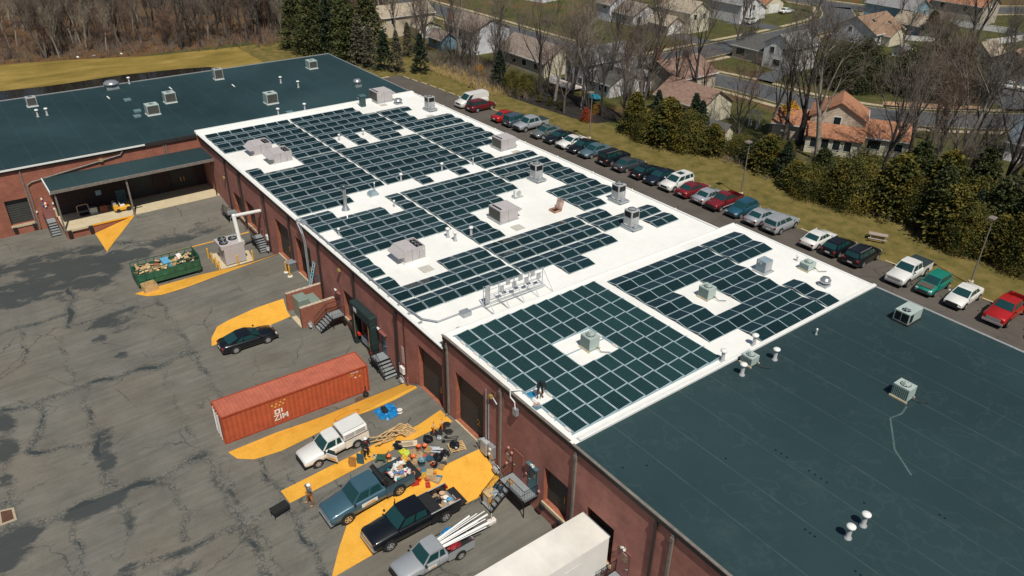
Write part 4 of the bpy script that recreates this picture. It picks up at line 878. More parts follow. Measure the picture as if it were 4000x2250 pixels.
def wunit(x, y, lab, sx, sy, h, kind):
    t = thing('rooftop_air_conditioner', lab, 'air conditioner', (x, y, 7.9), group='small units on the wing roof')
    MB().box(-sx, 0, .12, 0, sy, h).build('cabinet', RTUG if kind else RTU2, t, bevel=.02); MB().box(.003, .1, .25, .012, sy-.1, h-.12).build('coil', COIL, t)
    b = MB(); fan(b, -sx*.5, sy*.5, h+.07, .3); b.build('fan', [FAN, GALV], t); MB().box(-sx-.05, -.06, 0, .05, sy+.06, .11).build('curb', WHT, t)
wunit(-23.3, -15.4, 'small grey unit at the left end of the wing roof', 1.0, 1.25, 1.3, 0); wunit(-14.6, .3, 'pale unit with brown coil face left of centre on the wing roof', 1.3, 1.5, 1.45, 1)
wunit(-10.4, -3.2, 'pale boxy unit with a slanted hood in the middle of the wing roof', 1.4, 1.6, 1.4, 1); wunit(-22.7, 9.9, 'small tall unit on legs at the far edge of the wing roof', 1., 1.3, 1.6, 0)
wunit(-20.6, 24.3, 'pale unit near the far corner of the wing roof', 1.5, 1.4, 1.3, 1); wunit(-6.3, 11.6, 'pale unit with a brown coil close to the white curb', 1.5, 1.6, 1.5, 1)
for i, (x, y, lab) in enumerate([(-19.2, -3.7, 'farthest of three small square roof curbs'), (-13.2, -3.9, 'middle of three small square roof curbs'), (-10.9, -4.5, 'nearest of three small square roof curbs'), (-1.2, 12.6, 'blue grey square curb tucked against the white parapet'), (-1.5, 23.4, 'blue grey curb beside the beige unit 10')]):
    tag(MB().box(-.4, -.4, 0, .4, .5, .28).build('roof_curb', mat('blue_grey_curb', (.12, .2, .22), .6), loc=(x, y, 7.9), bevel=.03), lab, 'roof curb', 'small square roof curbs')
for x, y, lab in [(-21.3, -5.5, 'left of three short white pipes lying on the wing roof'), (-21.2, 3., 'middle of three short white pipes on the wing roof'), (-17.5, 11., 'right of three short white pipes on the wing roof')]:
    tag(MB().cyl((0, 0, .08), (-.7, -.12, .25), .09, n=8).build('white_pipe', WHT, loc=(x, y, 7.9)), lab, 'pipe', 'short white pipes on the wing roof')
# drain walk pads and dropped roof patches
for i, (x, y, s) in enumerate([(28.6, 28.6, 1.), (44.9, 16.4, 1.1), (46.4, 5.1, 1.1), (2.6, 24.9, 1.), (10.8, 27.6, 1.)]):
    z = zr(x, y); struct(MB().box(x-.5*s, y-.5*s, z+.01, x+.5*s, y+.5*s, z+.03).build('roof_pad', mat('grey_roof_pad', (.5, .48, .42), .8)))
# sign frame
t = thing('sign_frame', 'long see-through steel frame with thin struts standing on the white roof', 'steel frame', (0, 0, 0))
zq = roofz(55.5, 8); P1 = Vector((54.6, 5.5, zq)); P2 = Vector((54.75, 11.5, zq)); N = 5
b = MB()
for i in range(N):
    p = P1.lerp(P2, i/(N-1)); b.cyl(p, p+Vector((0, 0, 1.9)), .028, n=6)
for z in (.15, .45, .95, 1.4, 1.85): b.cyl(P1+Vector((0, 0, z)), P2+Vector((0, 0, z)), .022, n=6)
for z in (.1, .3): b.cyl(P1+Vector((.35, 0, z)), P2+Vector((.35, 0, z)), .03, n=6)
b.build('frame', GALV, t)
for i in range(N):
    p = P1.lerp(P2, i/(N-1)); b = MB(); b.cyl(p+Vector((0, 0, 1.8)), p+Vector((1.6, .0, .03)), .028, n=6); b.cyl(p+Vector((0, 0, .05)), p+Vector((1.6, .0, .03)), .028, n=6); b.build('strut', GALV, t)
for i in range(7):
    p = P1.lerp(P2, .3+i*.105); b = MB(); b.box(p.x-.03, p.y-.2, p.z+.85+(i % 2)*.45, p.x+.03, p.y+.2, p.z+1.35+(i % 2)*.45); b.build('plate', RTU2, t)
b = MB(); b.box(P1.x-.03, P1.y+.2, zq+.2, P1.x+.03, P1.y+.65, zq+1.85); b.build('plate', RTU2, t)
BLUEP = mat('faded_blue_bin', (.10, .2, .25), .5)
t = thing('trash_can', 'blue grey round bin standing on the white roof corner', 'bin', (57., 1.6, zr(57, 1.6))); MB().lathe([(.24, 0), (.3, .75), (.33, .77), (.33, .82), (.28, .82), (.22, .1)], 14).build('body', BLUEP, t); MB().lathe([(.335, .74), (.345, .78), (.335, .82)], 14).build('rim', BLUEP, t)
tag(MB().prism([(-.3, -.2), (.3, -.2), (.3, .2), (-.3, .2)], 0, .3).box(-.3, -.2, .3, -.1, .2, .45).build('crate', mat('light_blue_crate', (.25, .5, .65), .5), loc=(57.0, 2.5, zr(57, 2.5))), 'light blue plastic crate next to the bin on the white roof', 'crate')
tag(MB().lathe([(.12, 0), (.15, .35), (.12, .35), (.1, .05)], 12).build('bucket', RTU2, loc=(57.2, 3.1, zr(57, 3))), 'small grey bucket beside the crate on the white roof', 'bucket')
# ---------------------------------------------------------------- vehicles
CGL = glass_mat('car_glass', (.012, .05, .052), .04); TYRE = mat('tyre_rubber', (.014, .014, .014), .85, var=.15); RIM = mat('alloy_rim', (.5, .5, .5), .35, .5, var=.1, scale=9)
HL = mat('headlight', (.62, .62, .58), .15, .2, var=.05); TL = mat('tail_light', (.35, .02, .015), .2); PLAST = mat('black_plastic', (.018, .019, .02), .6); CHR = mat('chrome', (.55, .56, .57), .2, .7, var=.05)
INT = mat('seat_cloth', (.06, .055, .05), .9)
def paint(name, c): return mat('paint_'+name, c, .32, .15, var=.04, scale=1., coat=.6)
TYPES = {
 'sedan': dict(L=4.75, W=1.84, zb=.95, zt=1.44, g=(-.37, -.20, .045, .235), hood=.80, tr=.99, win=((.13, .36), (.40, .63), (.66, .93)), wr=.33, wb=.585),
 'coupe': dict(L=4.7, W=1.86, zb=.92, zt=1.36, g=(-.41, -.17, .02, .21), hood=.82, tr=.95, win=((.2, .42), (.47, .92)), wr=.35, wb=.58),
 'hatch': dict(L=4.35, W=1.78, zb=.98, zt=1.52, g=(-.485, -.36, .04, .25), hood=.84, tr=1.0, win=((.08, .3), (.34, .6), (.63, .93)), wr=.33, wb=.6),
 'suv': dict(L=4.7, W=1.9, zb=1.1, zt=1.7, g=(-.485, -.43, .06, .25), hood=1.0, tr=1.1, win=((.04, .22), (.26, .55), (.6, .92)), wr=.37, wb=.58),
 'box_suv': dict(L=4.6, W=1.88, zb=1.15, zt=1.85, g=(-.49, -.47, .08, .22), hood=1.08, tr=1.15, win=((.04, .28), (.31, .6), (.64, .93)), wr=.39, wb=.58),
 'van': dict(L=5.7, W=2.02, zb=1.25, zt=2.1, g=(-.495, -.48, .16, .32), hood=1.12, tr=1.25, win=((.8, .97),), wr=.37, wb=.6),
 'pickup': dict(L=5.9, W=2.04, zb=1.3, zt=1.97, g=(-.135, -.11, .12, .235), hood=1.2, tr=1.3, win=((.06, .46), (.52, .95)), wr=.44, wb=.625, bed=-.145),
 'small_pickup': dict(L=5.1, W=1.8, zb=1.1, zt=1.72, g=(-.11, -.085, .095, .215), hood=1.02, tr=1.1, win=((.05, .30), (.38, .94)), wr=.35, wb=.625, bed=-.12),
 'suv_truck': dict(L=5.6, W=2.0, zb=1.2, zt=1.9, g=(-.24, -.16, .13, .25), hood=1.1, tr=1.2, win=((.12, .44), (.5, .94)), wr=.4, wb=.6, bed=-.25),
}
def vehicle(kind, pm, label, cat, loc, rz, group=None, scale=1., rim=None, gate=True, pitch=0, name=None, tint=None, roofrail=False, opened=None, bedm=None, L=None, wbl=None, sun=False):
    T = dict(TYPES[kind])
    if L: T['L'] = L
    L, W, zb, zt, g, wr = T['L'], T['W'], T['zb'], T['zt'], T['g'], T['wr']; hw = W/2; bed = T.get('bed'); rim = rim or RIM
    t = thing(name or ('parked_car' if not bed else 'pickup_truck'), label, cat, loc, rz, group); t.rotation_euler = (0, pitch, rz)
    if scale != 1: t.scale = (scale,)*3
    hd, tr = T['hood'], T['tr']
    S = [(-.5, .36, .60, tr-.2, .80), (-.485, .27, .68, tr-.06, .92), (-.44, .24, .8, tr, .975), (-.3, .22, zb-.12, max(tr, zb), 1.), (0, .22, zb-.1, zb, 1.), (g[3]-.02, .22, zb-.12, zb-.005, 1.),
         (g[3]+.06, .22, zb-.16, (zb+hd)/2+.04, .995), (.40, .23, hd-.12, hd+.0, .97), (.46, .25, hd-.2, hd-.07, .92), (.49, .28, hd-.3, hd-.2, .85), (.5, .34, hd-.38, hd-.3, .78)]
    if kind in ('pickup', 'small_pickup', 'box_suv', 'van', 'suv_truck'):
        S[-3:] = [(.465, .27, hd-.12, hd-.04, .96), (.493, .3, hd-.2, hd-.1, .92), (.5, .36, hd-.3, hd-.2, .88)]
    if bed is not None: S = [(a_, b_+.17, c_, d_, e_) for a_, b_, c_, d_, e_ in S]
    if bed is not None: S = [(bed, .42, zb-.1, zb, 1.)]+[s for s in S if s[0] > bed+.03]
    b = MB(); vs = []; K = 11
    for x, z0, z1, z2, w_ in S:
        h = hw*w_; half = [(h*.9, z0), (h*.985, z0+.1), (h, (z0+z1)/2), (h*.985, z1), (h*.88, z2-.012)]
        sec = [(-y, z) for y, z in half]+[(0, z2+.02)]+half[::-1]
        vs += [(x*L, y, z) for y, z in sec]
    n = len(S); fs = [(i*K+k, (i+1)*K+k, (i+1)*K+k+1, i*K+k+1) for i in range(n-1) for k in range(K-1)]
    fs += [tuple(range(K)), tuple(range((n-1)*K, n*K))[::-1]]
    b.add(vs, fs[:-2], 0, True); b.add(vs, fs[-2:], 0)
    # greenhouse
    hb, ht = hw*.90, hw*.74 if kind not in ('van', 'box_suv') else hw*.82
    xb0, xr0, xr1, xb1 = [v*L for v in g]; zm = zb-.03
    def gp(x, y, z): return (x, y, z)
    q = (xr1-xr0)
    roof = [(xr0, -ht, zt-.035), (xr0+q*.12, -ht, zt-.0), (xr1-q*.15, -ht, zt), (xr1, -ht, zt-.04)]
    ctr = [(xr0-.02, 0, zt-.01), (xr0+q*.12, 0, zt+.03), (xr1-q*.15, 0, zt+.03), (xr1+.03, 0, zt-.015)]
    gv = [(xb0, -hb, zm), (xb1, -hb, zm)]+roof+ctr+[(p[0], -p[1], p[2]) for p in roof]+[(xb0, hb, zm), (xb1, hb, zm), (xb0-.04, 0, zm), (xb1+.05, 0, zm)]
    gf = [(0, 1, 5, 4, 3, 2), (15, 14, 10, 11, 12, 13)]+[(2+i, 3+i, 7+i, 6+i) for i in range(3)]+[(6+i, 7+i, 11+i, 10+i) for i in range(3)]+[(1, 17, 9, 5), (17, 15, 13, 9), (0, 2, 6, 16), (16, 6, 10, 14)]
    b.add(gv, gf, 0, False)
    body = b.build('body', [pm], t)
    # glass
    def lerp(a, c, s): return tuple(a[i]+(c[i]-a[i])*s for i in range(3))
    def patch(p00, p10, p11, p01, s0, s1, t0, t1, off):
        o = []
        for s, u in ((s0, t0), (s1, t0), (s1, t1), (s0, t1)):
            o.append(Vector(lerp(lerp(p00, p10, s), lerp(p01, p11, s), u)))
        nn = (o[1]-o[0]).cross(o[3]-o[0]).normalized()
        return [v+nn*off for v in o]
    wsb = [(xb1, hb, zm), (xb1+.05, 0, zm), (xb1, -hb, zm)]; wst = [(xr1, ht, zt-.04), (xr1+.03, 0, zt-.015), (xr1, -ht, zt-.04)]
    b = MB()
    for i in (0, 1):
        o = patch(wsb[i], wsb[i+1], wst[i+1], wst[i], .08 if i == 0 else 0, 1 if i == 0 else .92, .1, .93, -.008)
        o = [v+Vector((.012, 0, .008)) for v in patch(wsb[i], wsb[i+1], wst[i+1], wst[i], .08 if i == 0 else 0, 1 if i == 0 else .92, .1, .93, 0)]
        b.add(o, [(0, 1, 2, 3)], 0, False)
    b.build('windshield', CGL, t)
    if kind != 'van':
        rb = [(xb0, -hb, zm), (xb0-.04, 0, zm), (xb0, hb, zm)]; rt_ = [(xr0, -ht, zt-.035), (xr0-.02, 0, zt-.01), (xr0, ht, zt-.035)]; b = MB()
        for i in (0, 1):
            o = [v+Vector((-.012, 0, .008)) for v in patch(rb[i], rb[i+1], rt_[i+1], rt_[i], .1 if i == 0 else 0, 1 if i == 0 else .9, .16, .88, 0)]; b.add(o, [(0, 1, 2, 3)])
        b.build('rear_window', CGL, t)
    for sy in (-1, 1):
        for s0, s1 in T['win']:
            o = patch((xb0, sy*hb, zm), (xb1, sy*hb, zm), (xr1, sy*ht, zt-.02), (xr0, sy*ht, zt-.02), s0, s1, .14, .86, 0)
            MB().add([v+Vector((0, sy*.013, .004)) for v in o], [(0, 1, 2, 3)]).build('side_window', CGL, t)
    # wheels
    wb = (wbl or T['wb']*L); xo = .01*L
    for fx_ in (-wb/2+xo, wb/2+xo):
        for sy in (-1, 1):
            b = MB(); yo_ = sy*(hw+.012); yi = sy*(hw-.22)
            b.cyl((0, -sy*.22, 0), (0, 0, 0), wr, n=20); b.cyl((0, 0, 0), (0, sy*.008, 0), wr*.94, wr*.88, 20)
            w_ = b.build('tyre', TYRE, t, (fx_, yo_+sy*.022, wr))
            b = MB(); rr_ = wr*.64; b.cyl((0, sy*.006, 0), (0, sy*.014, 0), rr_, n=16, m=1)
            for i in range(5):
                a = 2*math.pi*i/5+.3; ca, sa = math.cos(a), math.sin(a); px_, pz_ = -sa*.05, ca*.05
                b.add([(px_, sy*.022, pz_), (-px_, sy*.022, -pz_), (ca*rr_*.97-px_*1.2, sy*.02, sa*rr_*.97-pz_*1.2), (ca*rr_*.97+px_*1.2, sy*.02, sa*rr_*.97+pz_*1.2)], [(0, 1, 2, 3)], 0)
            ring_ = MB(); nn_ = 16
            b.add([(r__*math.cos(2*math.pi*i/nn_), sy*.02, r__*math.sin(2*math.pi*i/nn_)) for i in range(nn_) for r__ in (rr_, rr_*.86)], [(2*i, 2*((i+1) % nn_), 2*((i+1) % nn_)+1, 2*i+1) for i in range(nn_)], 0)
            b.build('rim', [rim, FAN], w_)
            # arch: dark half ring above wheel
            b = MB(); n_ = 12; R1, R0 = wr*1.18, wr*.6; vv = []
            for i in range(n_+1):
                a = math.pi*i/n_; vv += [(R0*math.cos(a), 0, R0*math.sin(a)), (R1*math.cos(a), 0, R1*math.sin(a)*1.02)]
            b.add(vv, [(2*i, 2*i+1, 2*i+3, 2*i+2) for i in range(n_)], 0); b.add([(-R1, 0, 0), (R1, 0, 0), (R1, 0, -wr*.45), (-R1, 0, -wr*.45)], [(0, 1, 2, 3)])
            b.build('wheel_arch', PLAST, t, (fx_, sy*(hw+.006), wr))
    # details
    fz = hd-.25
    for sy in (-1, 1):
        b = MB(); b.box(.455*L, sy*hw*.55, fz-.02, .492*L, sy*hw*.86, fz+.13) if sy > 0 else b.box(.455*L, -hw*.86, fz-.02, .492*L, -hw*.55, fz+.13); b.build('headlight', HL, t, bevel=.02)
        rx = -.5*L; zz = (zb if bed is None else zb)-.3
        b = MB(); b.box(rx-.012, min(sy*hw*.66, sy*hw*.9), zz, rx+.12, max(sy*hw*.66, sy*hw*.9), zz+.2); b.build('tail_light', TL, t, bevel=.01)
        mx = xb1-.12; b = MB(); b.box(mx-.08, min(sy*hw, sy*(hw+.17)), zb+.04, mx+.06, max(sy*hw, sy*(hw+.17)), zb+.19); b.build('mirror', PLAST if kind in ('pickup', 'small_pickup') else pm, t, bevel=.03)
    b = MB(); b.box(.487*L, -hw*(.52 if bed is None else .62), hd-(.42 if bed is None else .5), .503*L, hw*(.52 if bed is None else .62), hd-.2); b.build('grille', PLAST if kind not in ('pickup',) else CHR, t, bevel=.01)
    bm_ = CHR if kind in ('pickup', 'van') else PLAST
    b = MB(); b.box(.47*L, -hw*.9, .3 if bed is None else .42, .512*L, hw*.9, .48 if bed is None else .66); b.build('front_bumper', bm_ if bed is not None or kind == 'van' else PLAST, t, bevel=.03)
    b = MB(); b.box(-.51*L, -hw*.88, .36 if bed is None else .44, -.485*L, hw*.88, .52 if bed is None else .62); b.build('rear_bumper', bm_ if bed is not None else PLAST, t, bevel=.03)
    b = MB(); b.box(-.515*L, -.25, .56, -.511*L, .25, .7); b.build('number_plate', WHT, t)
    b = MB(); xs_ = [g[3]*L-.05]+([(g[2]*.4+g[1]*.6)*L] if kind not in ('van', 'coupe', 'small_pickup') else [g[1]*L*.4+.2])
    for x in xs_:
        for sy in (-1, 1): b.box(x-.008, sy*(hw*1.0)-.002*sy if sy < 0 else hw-.002, .38, x+.008, sy*hw+.006 if sy > 0 else -hw-.002+.004, zb-.08)
    b = MB()
    for x in xs_:
        for sy in (-1, 1): y = sy*(hw+.002); b.add([(x-.01, y, .4), (x+.01, y, .4), (x+.01, y*.99, zb-.1), (x-.01, y*.99, zb-.1)], [(0, 1, 2, 3)])
    b.build('door_seam', PLAST, t)
    if roofrail:
        for sy in (-1, 1): b = MB(); b.box(xr0+.1, sy*ht*.9-.02, zt+.02, xr1-.1, sy*ht*.9+.02, zt+.07); b.build('roof_rail', CHR, t)
    if sun: b = MB(); b.box(xr0+q*.45, -ht*.55, zt+.025, xr1-q*.18, ht*.55, zt+.04); b.build('sunroof', CGL, t)
    if bed is not None:
        xb_, xe = bed*L-.02, -.5*L; th = .07; bz = zb
        b = MB(); b.box(xe, -hw*.985, .38, xb_, -hw*.985+th, bz); b.box(xe, hw*.985-th, .38, xb_, hw*.985, bz); b.box(xb_-.06, -hw*.985+th+.002, .5, xb_, hw*.985-th-.002, bz)
        b.build('bed_side', pm, t, bevel=.015)
        bm2 = bedm or PLAST
        b = MB(); b.box(xe+.02, -hw*.985+th+.001, .5, xb_-.061, hw*.985-th-.001, .6)
        for fx_ in (-wb/2+xo,):
            for sy in (-1, 1): b.cbox((fx_, sy*(hw*.8), .72), (.9, hw*.25, .22))
        b.build('bed_floor', bm2, t)
        b = MB()
        for sy in (-1, 1): y = sy*(hw*.985-th/2); b.box(xe, y-th*.55, bz+.002, xb_, y+th*.55, bz+.03)
        b.build('bed_rail', opened or PLAST, t)
        b = MB()
        if gate: b.box(xe-.002, -hw*.92, .55, xe+.06, hw*.92, bz-.02)
        else: b.box(xe-.62, -hw*.88, .6, xe-.03, hw*.88, .66)
        b.build('tailgate', pm if gate else PLAST, t, bevel=.01)
    return t
H_ = -math.pi/2  # nose towards the building
U_ = math.pi/2
CARS = [
 ('van', 'w', -11.8, H_, 'white cargo van at the far end of the parking row', 'van'), ('suv', 'maroon', -8.9, U_, 'maroon suv parked beside the white cargo van', 'suv'),
 ('sedan', 'red', -1.95, U_, 'bright red sedan parked alone after the gap beyond the maroon suv', 'car'), ('suv', 'slate', .95, U_, 'slate blue suv between the red sedan and the silver crew truck', 'suv'),
 ('suv_truck', 'silver', 3.75, H_, 'silver crew cab truck with a dark bed cover beside the slate suv', 'pickup truck'), ('sedan', 'grey', 7.9, H_, 'grey sedan with dark sunroof facing the building beside the silver truck', 'car'),
 ('coupe', 'black', 10.9, H_, 'black sports coupe parked left of the white coupe', 'car'), ('coupe', 'w', 13.7, H_, 'white sports coupe between two dark cars', 'car'), ('sedan', 'black', 16.2, H_, 'black compact sedan between the white coupe and a blue grey sedan', 'car'),
 ('sedan', 'bluegrey', 18.6, H_, 'blue grey sedan facing the building beside the boxy black suv', 'car'), ('box_suv', 'black', 22.55, U_, 'boxy black suv with a roof rack showing its tail', 'suv'), ('sedan', 'dgrey', 25.5, U_, 'dark grey sedan with red tail lights after the boxy black suv', 'car'),
 ('sedan', 'black', 28.9, U_, 'black sedan tail out, between the dark grey and the navy sedans', 'car'), ('sedan', 'navy', 31.4, H_, 'navy sedan facing the building left of the white suv', 'car'), ('suv', 'w', 34.2, H_, 'white suv with a black panoramic roof', 'suv'),
 ('sedan', 'dred', 37., U_, 'dark red sedan tail out beside the white suv', 'car'), ('sedan', 'silver', 39.7, U_, 'silver sedan between the dark red sedan and the red pickup', 'car'), ('small_pickup', 'dred', 42., H_, 'dark red pickup with a silver lower stripe and empty bed', 'pickup truck'),
 ('hatch', 'teal', 44.8, H_, 'deep teal hatchback beside the dark red pickup', 'car'), ('sedan', 'silver', 47.7, U_, 'silver sedan tail out right of the teal hatchback', 'car'), ('suv', 'silver', 50.45, U_, 'silver small suv at the end of the row before the gap', 'suv'),
 ('sedan', 'w', 55.5, U_, 'white sedan tail out, first after the gap', 'car'), ('hatch', 'black', 58.1, U_, 'plain black hatchback between the white sedan and a black suv', 'car'), ('suv', 'black', 60.95, U_, 'black suv with silver roof rails near the picnic table', 'suv'),
 ('pickup', 'w', 66.1, H_, 'white pickup with a dark bed cover', 'pickup truck'), ('hatch', 'green', 69., H_, 'green hatchback with a brown grey hood', 'car'), ('sedan', 'w', 72.1, H_, 'white four door sedan with a black grille guard, next to the green hatchback', 'car'),
 ('pickup', 'red', 76.1, H_, 'bright red pickup with chrome grille at the right frame edge', 'pickup truck'), ('sedan', 'black', 80.2, H_, 'black car cut off by the right edge of the picture', 'car')]
PC = dict(w=(.80, .79, .74), maroon=(.13, .012, .016), red=(.42, .014, .012), slate=(.05, .08, .1), silver=(.34, .36, .38), grey=(.13, .15, .15), black=(.007, .009, .012), bluegrey=(.09, .15, .18), dgrey=(.05, .06, .068), navy=(.008, .016, .028),
          dred=(.19, .014, .018), teal=(.02, .085, .13), green=(.012, .22, .16), pblue=(.05, .115, .155))
SILBED = mat('dark_bed_cover', (.02, .035, .04), .7)
for kind, c, cx, rz, lab, cat in CARS:
    cy = 49.95+.05*cx; big = kind in ('pickup', 'van', 'suv_truck')
    v = vehicle(kind, paint(c, PC[c]), lab, cat, (cx, cy+(.3 if big else 0), -.02), rz+.03, 'cars parked in the row behind the warehouse', 1.07 if big else 1.1, roofrail='rails' in lab or 'rack' in lab, sun='roof' in lab and 'rails' not in lab and 'rack' not in lab)
    if kind in ('suv_truck',) or (kind == 'pickup' and c == 'w'):
        T = TYPES[kind]; b = MB(); b.box(-.5*T['L']+.02, -T['W']/2*.95, T['zb']+.035, T['bed']*T['L']-.03, T['W']/2*.95, T['zb']+.08); b.build('bed_cover', SILBED, v, bevel=.02)
    if c == 'green':
        b = MB(); b.add([(1.15, -.68, 1.0), (1.15, .68, 1.0), (1.9, .66, .885), (1.9, -.66, .885)], [(0, 1, 2, 3)]); b.build('hood', mat('primer_hood', (.09, .075, .06), .7), v)
    if 'guard' in lab: b = MB(); b.box(2.36, -.55, .3, 2.48, .55, .75); b.build('grille_guard', PLAST, v, bevel=.03)
    if 'stripe' in lab: b = MB(); b.box(-1.7, -.905, .42, 1.5, -.9, .55); b.box(-1.7, .9, .42, 1.5, .905, .55); b.build('stripe', RTU2, v)
# wheel stops
WS = thing
for i, (x, y) in enumerate([(-35.9, 45.5), (-33.6, 48.9), (-31, 49.2), (-28.3, 49.6), (-25.5, 49.9), (-22.7, 50.1), (-19.6, 50.3), (-16.9, 50.4), (-13.6, 50.7), (-7., 51.), (-4.6, 51.1), (52.9, 54.2), (55.6, 54.4), (58, 54.6), (63.5, 54.95), (66, 55), (69, 55.2), (74, 55.5), (78, 55.8)]):
    b = MB(); b.yprism([(-.9, 0), (-.86, .13), (.86, .13), (.9, 0)], -.08, .08)
    tag(b.build('wheel_stop', SILL, loc=(x, y+.25, -.02), rz=(math.pi/2 if i == 0 else .06), bevel=.02), f'cream parking stop, {ordn(i+1)} from the far end of the parking row', 'wheel stop', 'cream wheel stops along the lot')
# yard vehicles
pit_ = -math.atan(1.22/15)
LOGO = mat('orange_logo', (.72, .34, .04), .5)
def side_logo(v, x, y, z, l=.9, h=.2):
    b = MB(); b.box(x-l/2, min(y, y+.006*(1 if y > 0 else -1)), z-h/2, x+l/2, max(y, y+.006*(1 if y > 0 else -1)), z+h/2); o = b.build('door_sign', WHT, v)
    s = 1 if y > 0 else -1; yy = y+s*.008
    MB().add([(x-l*.42, yy, z-h*.38), (x+l*.4, yy, z-h*.38), (x+l*.2, yy, z-h*.05), (x-l*.3, yy, z+h*.1)], [(0, 1, 2, 3)]).build('logo', LOGO, o)
wp = vehicle('small_pickup', paint('w', PC['w']), 'white pickup with a utility camper shell and its front door open', 'pickup truck', (55.45, -8.9, ground(55.4, -8.9)+.02), H_, pitch=-pit_, L=5.25, wbl=3.2)
b = MB(); b.box(-2.6, -.87, 1.13, -.62, .87, 1.72); b.box(-2.6, -.80, 1.7205, -.62, .80, 1.8); sh_ = b.build('camper_shell', paint('w', PC['w']), wp, bevel=.05)
b = MB(); b.box(-2.4, .84, 1.28, -1.6, .882, 1.65); b.box(-1.5, .84, 1.28, -.75, .882, 1.65); b.build('side_hatch', RTU2, sh_)
b = MB(); b.tube([(-2.5, -.72, 1.84), (-.7, -.72, 1.84)], .02, 6); b.tube([(-2.5, .72, 1.84), (-.7, .72, 1.84)], .02, 6); b.build('rack', GALV, sh_)
b = MB().at((-2.6, 0, 1.75), 0, 0, R(-52)); b.box(-.02, -.72, -.62, .03, .72, 0.); o = b.build('rear_hatch', paint('w', PC['w']), sh_); b = MB().at((-2.6, 0, 1.75), 0, 0, R(-52)); b.box(.031, -.58, -.5, .036, .58, -.14); b.box(-.026, -.58, -.5, -.021, .58, -.14); b.build('hatch_glass', CGL, o)
b = MB().at((.92, .89, 0), R(118)); b.box(0, -.03, .42, .98, .03, 1.02); o = b.build('open_door', paint('w', PC['w']), wp, bevel=.02); b = MB().at((.92, .89, 0), R(118)); b.add([(.02, 0, 1.03), (.95, 0, 1.03), (.9, 0, 1.5), (.35, 0, 1.5)], [(0, 1, 2, 3)]); b.build('door_window', CGL, o)
b = MB().at((.92, .89, 0), R(118)); b.box(.2, -.036, .5, .85, -.031, .7); b.build('logo', LOGO, o)
bp_ = vehicle('pickup', paint('pblue', PC['pblue']), 'slate blue crew cab pickup with its bed full of supplies', 'pickup truck', (61.5, -9.15, ground(61.5, -9.15)+.02), H_, pitch=-pit_, L=6.5, wbl=4.0, gate=False, rim=mat('tan_rim', (.5, .4, .24), .4, .3))
side_logo(bp_, .35, 1.03, .9, 1.2, .32)
b = MB()
for i in range(6): b.box(-.45, -.5+i*.18, 1.99, .45-.02*i, -.46+i*.18, 2.015)
b.build('roof_rib', paint('pblue', PC['pblue']), bp_)
b = MB().at((-1.0, 0, 1.32), 0, 0, R(22)); b.box(-.4, -.92, 0, -.32, .92, .75); b.box(-.31, -.92, .02, -.05, .92, .7); b.build('folded_bed_cover', PLAST, bp_, bevel=.02)
for sy, x in ((-1, .62), ): b = MB().at((.62, -1.03, 0), R(-110)); b.box(0, -.03, .5, 1.0, .03, 1.15); b.build('open_door', paint('pblue', PC['pblue']), bp_, bevel=.02)
kp = vehicle('pickup', paint('black', PC['black']), 'black crew cab pickup with cable spools in its open bed', 'pickup truck', (64.95, -7.75, .03), H_, L=6.7, wbl=4.3, gate=False, bedm=mat('bedliner_wood', (.35, .25, .16), .8, var=.2), opened=RTU2)
b = MB(); b.box(-1.85, -.95, 1.33, -1.0, .95, 1.39); b.build('folded_bed_cover', PLAST, kp, bevel=.02)
b = MB().at((.7, -1.03, 0), R(-120)); b.box(0, -.03, .5, 1.0, .03, 1.15); b.build('open_door', paint('black', PC['black']), kp, bevel=.02)
sp = vehicle('small_pickup', paint('silver', PC['silver']), 'silver extended cab pickup carrying white pvc pipes', 'pickup truck', (68.35, -8.2, .0), H_, L=5.4, wbl=3.3, opened=PLAST)
side_logo(sp, .55, .91, .78, .6, .22)
bc = vehicle('coupe', paint('black', PC['black']), 'glossy black coupe parked beside the curved yellow paint', 'car', (37.1, -8.7, 0), U_-.02, L=4.9, scale=1.04)
# ---------------------------------------------------------------- container, trailer
CRED = rib_mat('container_red', (.46, .095, .04), 1, .38, .2); CTOP = rib_mat('container_top', (.48, .135, .08), 1, .3, .08)
ct = thing('shipping_container', 'rust red forty foot shipping container with white lettering and yellow stars', 'shipping container', (47.4, -2.88, 0), R(-1.84))
b = MB(); b.box(.07, -12.12, .12, 2.37, -.07, 2.54); b.build('side_wall', CRED, ct)
MB().box(.06, -12.13, 2.541, 2.38, -.06, 2.575).build('roof', CTOP, ct)
CF = mat('container_frame_red', (.33, .055, .022), .6, var=.2)
b = MB()
for x in (0, 2.34):
    b.box(x, -12.19, 0, x+.1, 0, .14); b.box(x, -12.19, 2.5, x+.1, 0, 2.6)
    for y in (-12.19, -.12): b.box(x, y, .141, x+.1, y+.12, 2.499)
for y in (-12.19, -.1):
    for z in (0, 2.48): b.box(.101, y, z, 2.339, y+.1, z+.12)
b.build('frame', CF, ct)
b = MB()
for x in (.55, .95, 1.45, 1.85): b.cyl((x, -12.22, .1), (x, -12.22, 2.5), .035, n=6)
b.box(.35, -12.2, .5, .8, -12.17, 2.2); b.build('lock_rod', WHT, ct)
xs3 = 2.385; LT = (math.pi/2, 0, math.pi/2)
WL = mat('white_lettering', (.75, .73, .68), .7, var=.1); YL = mat('yellow_star', (.75, .5, .08), .6)
lg = MB()
yc = -7.7
def yz(b, pts, m=0): b.add([(xs3, y, z) for y, z in pts], [tuple(range(len(pts)))], m)
b = MB()
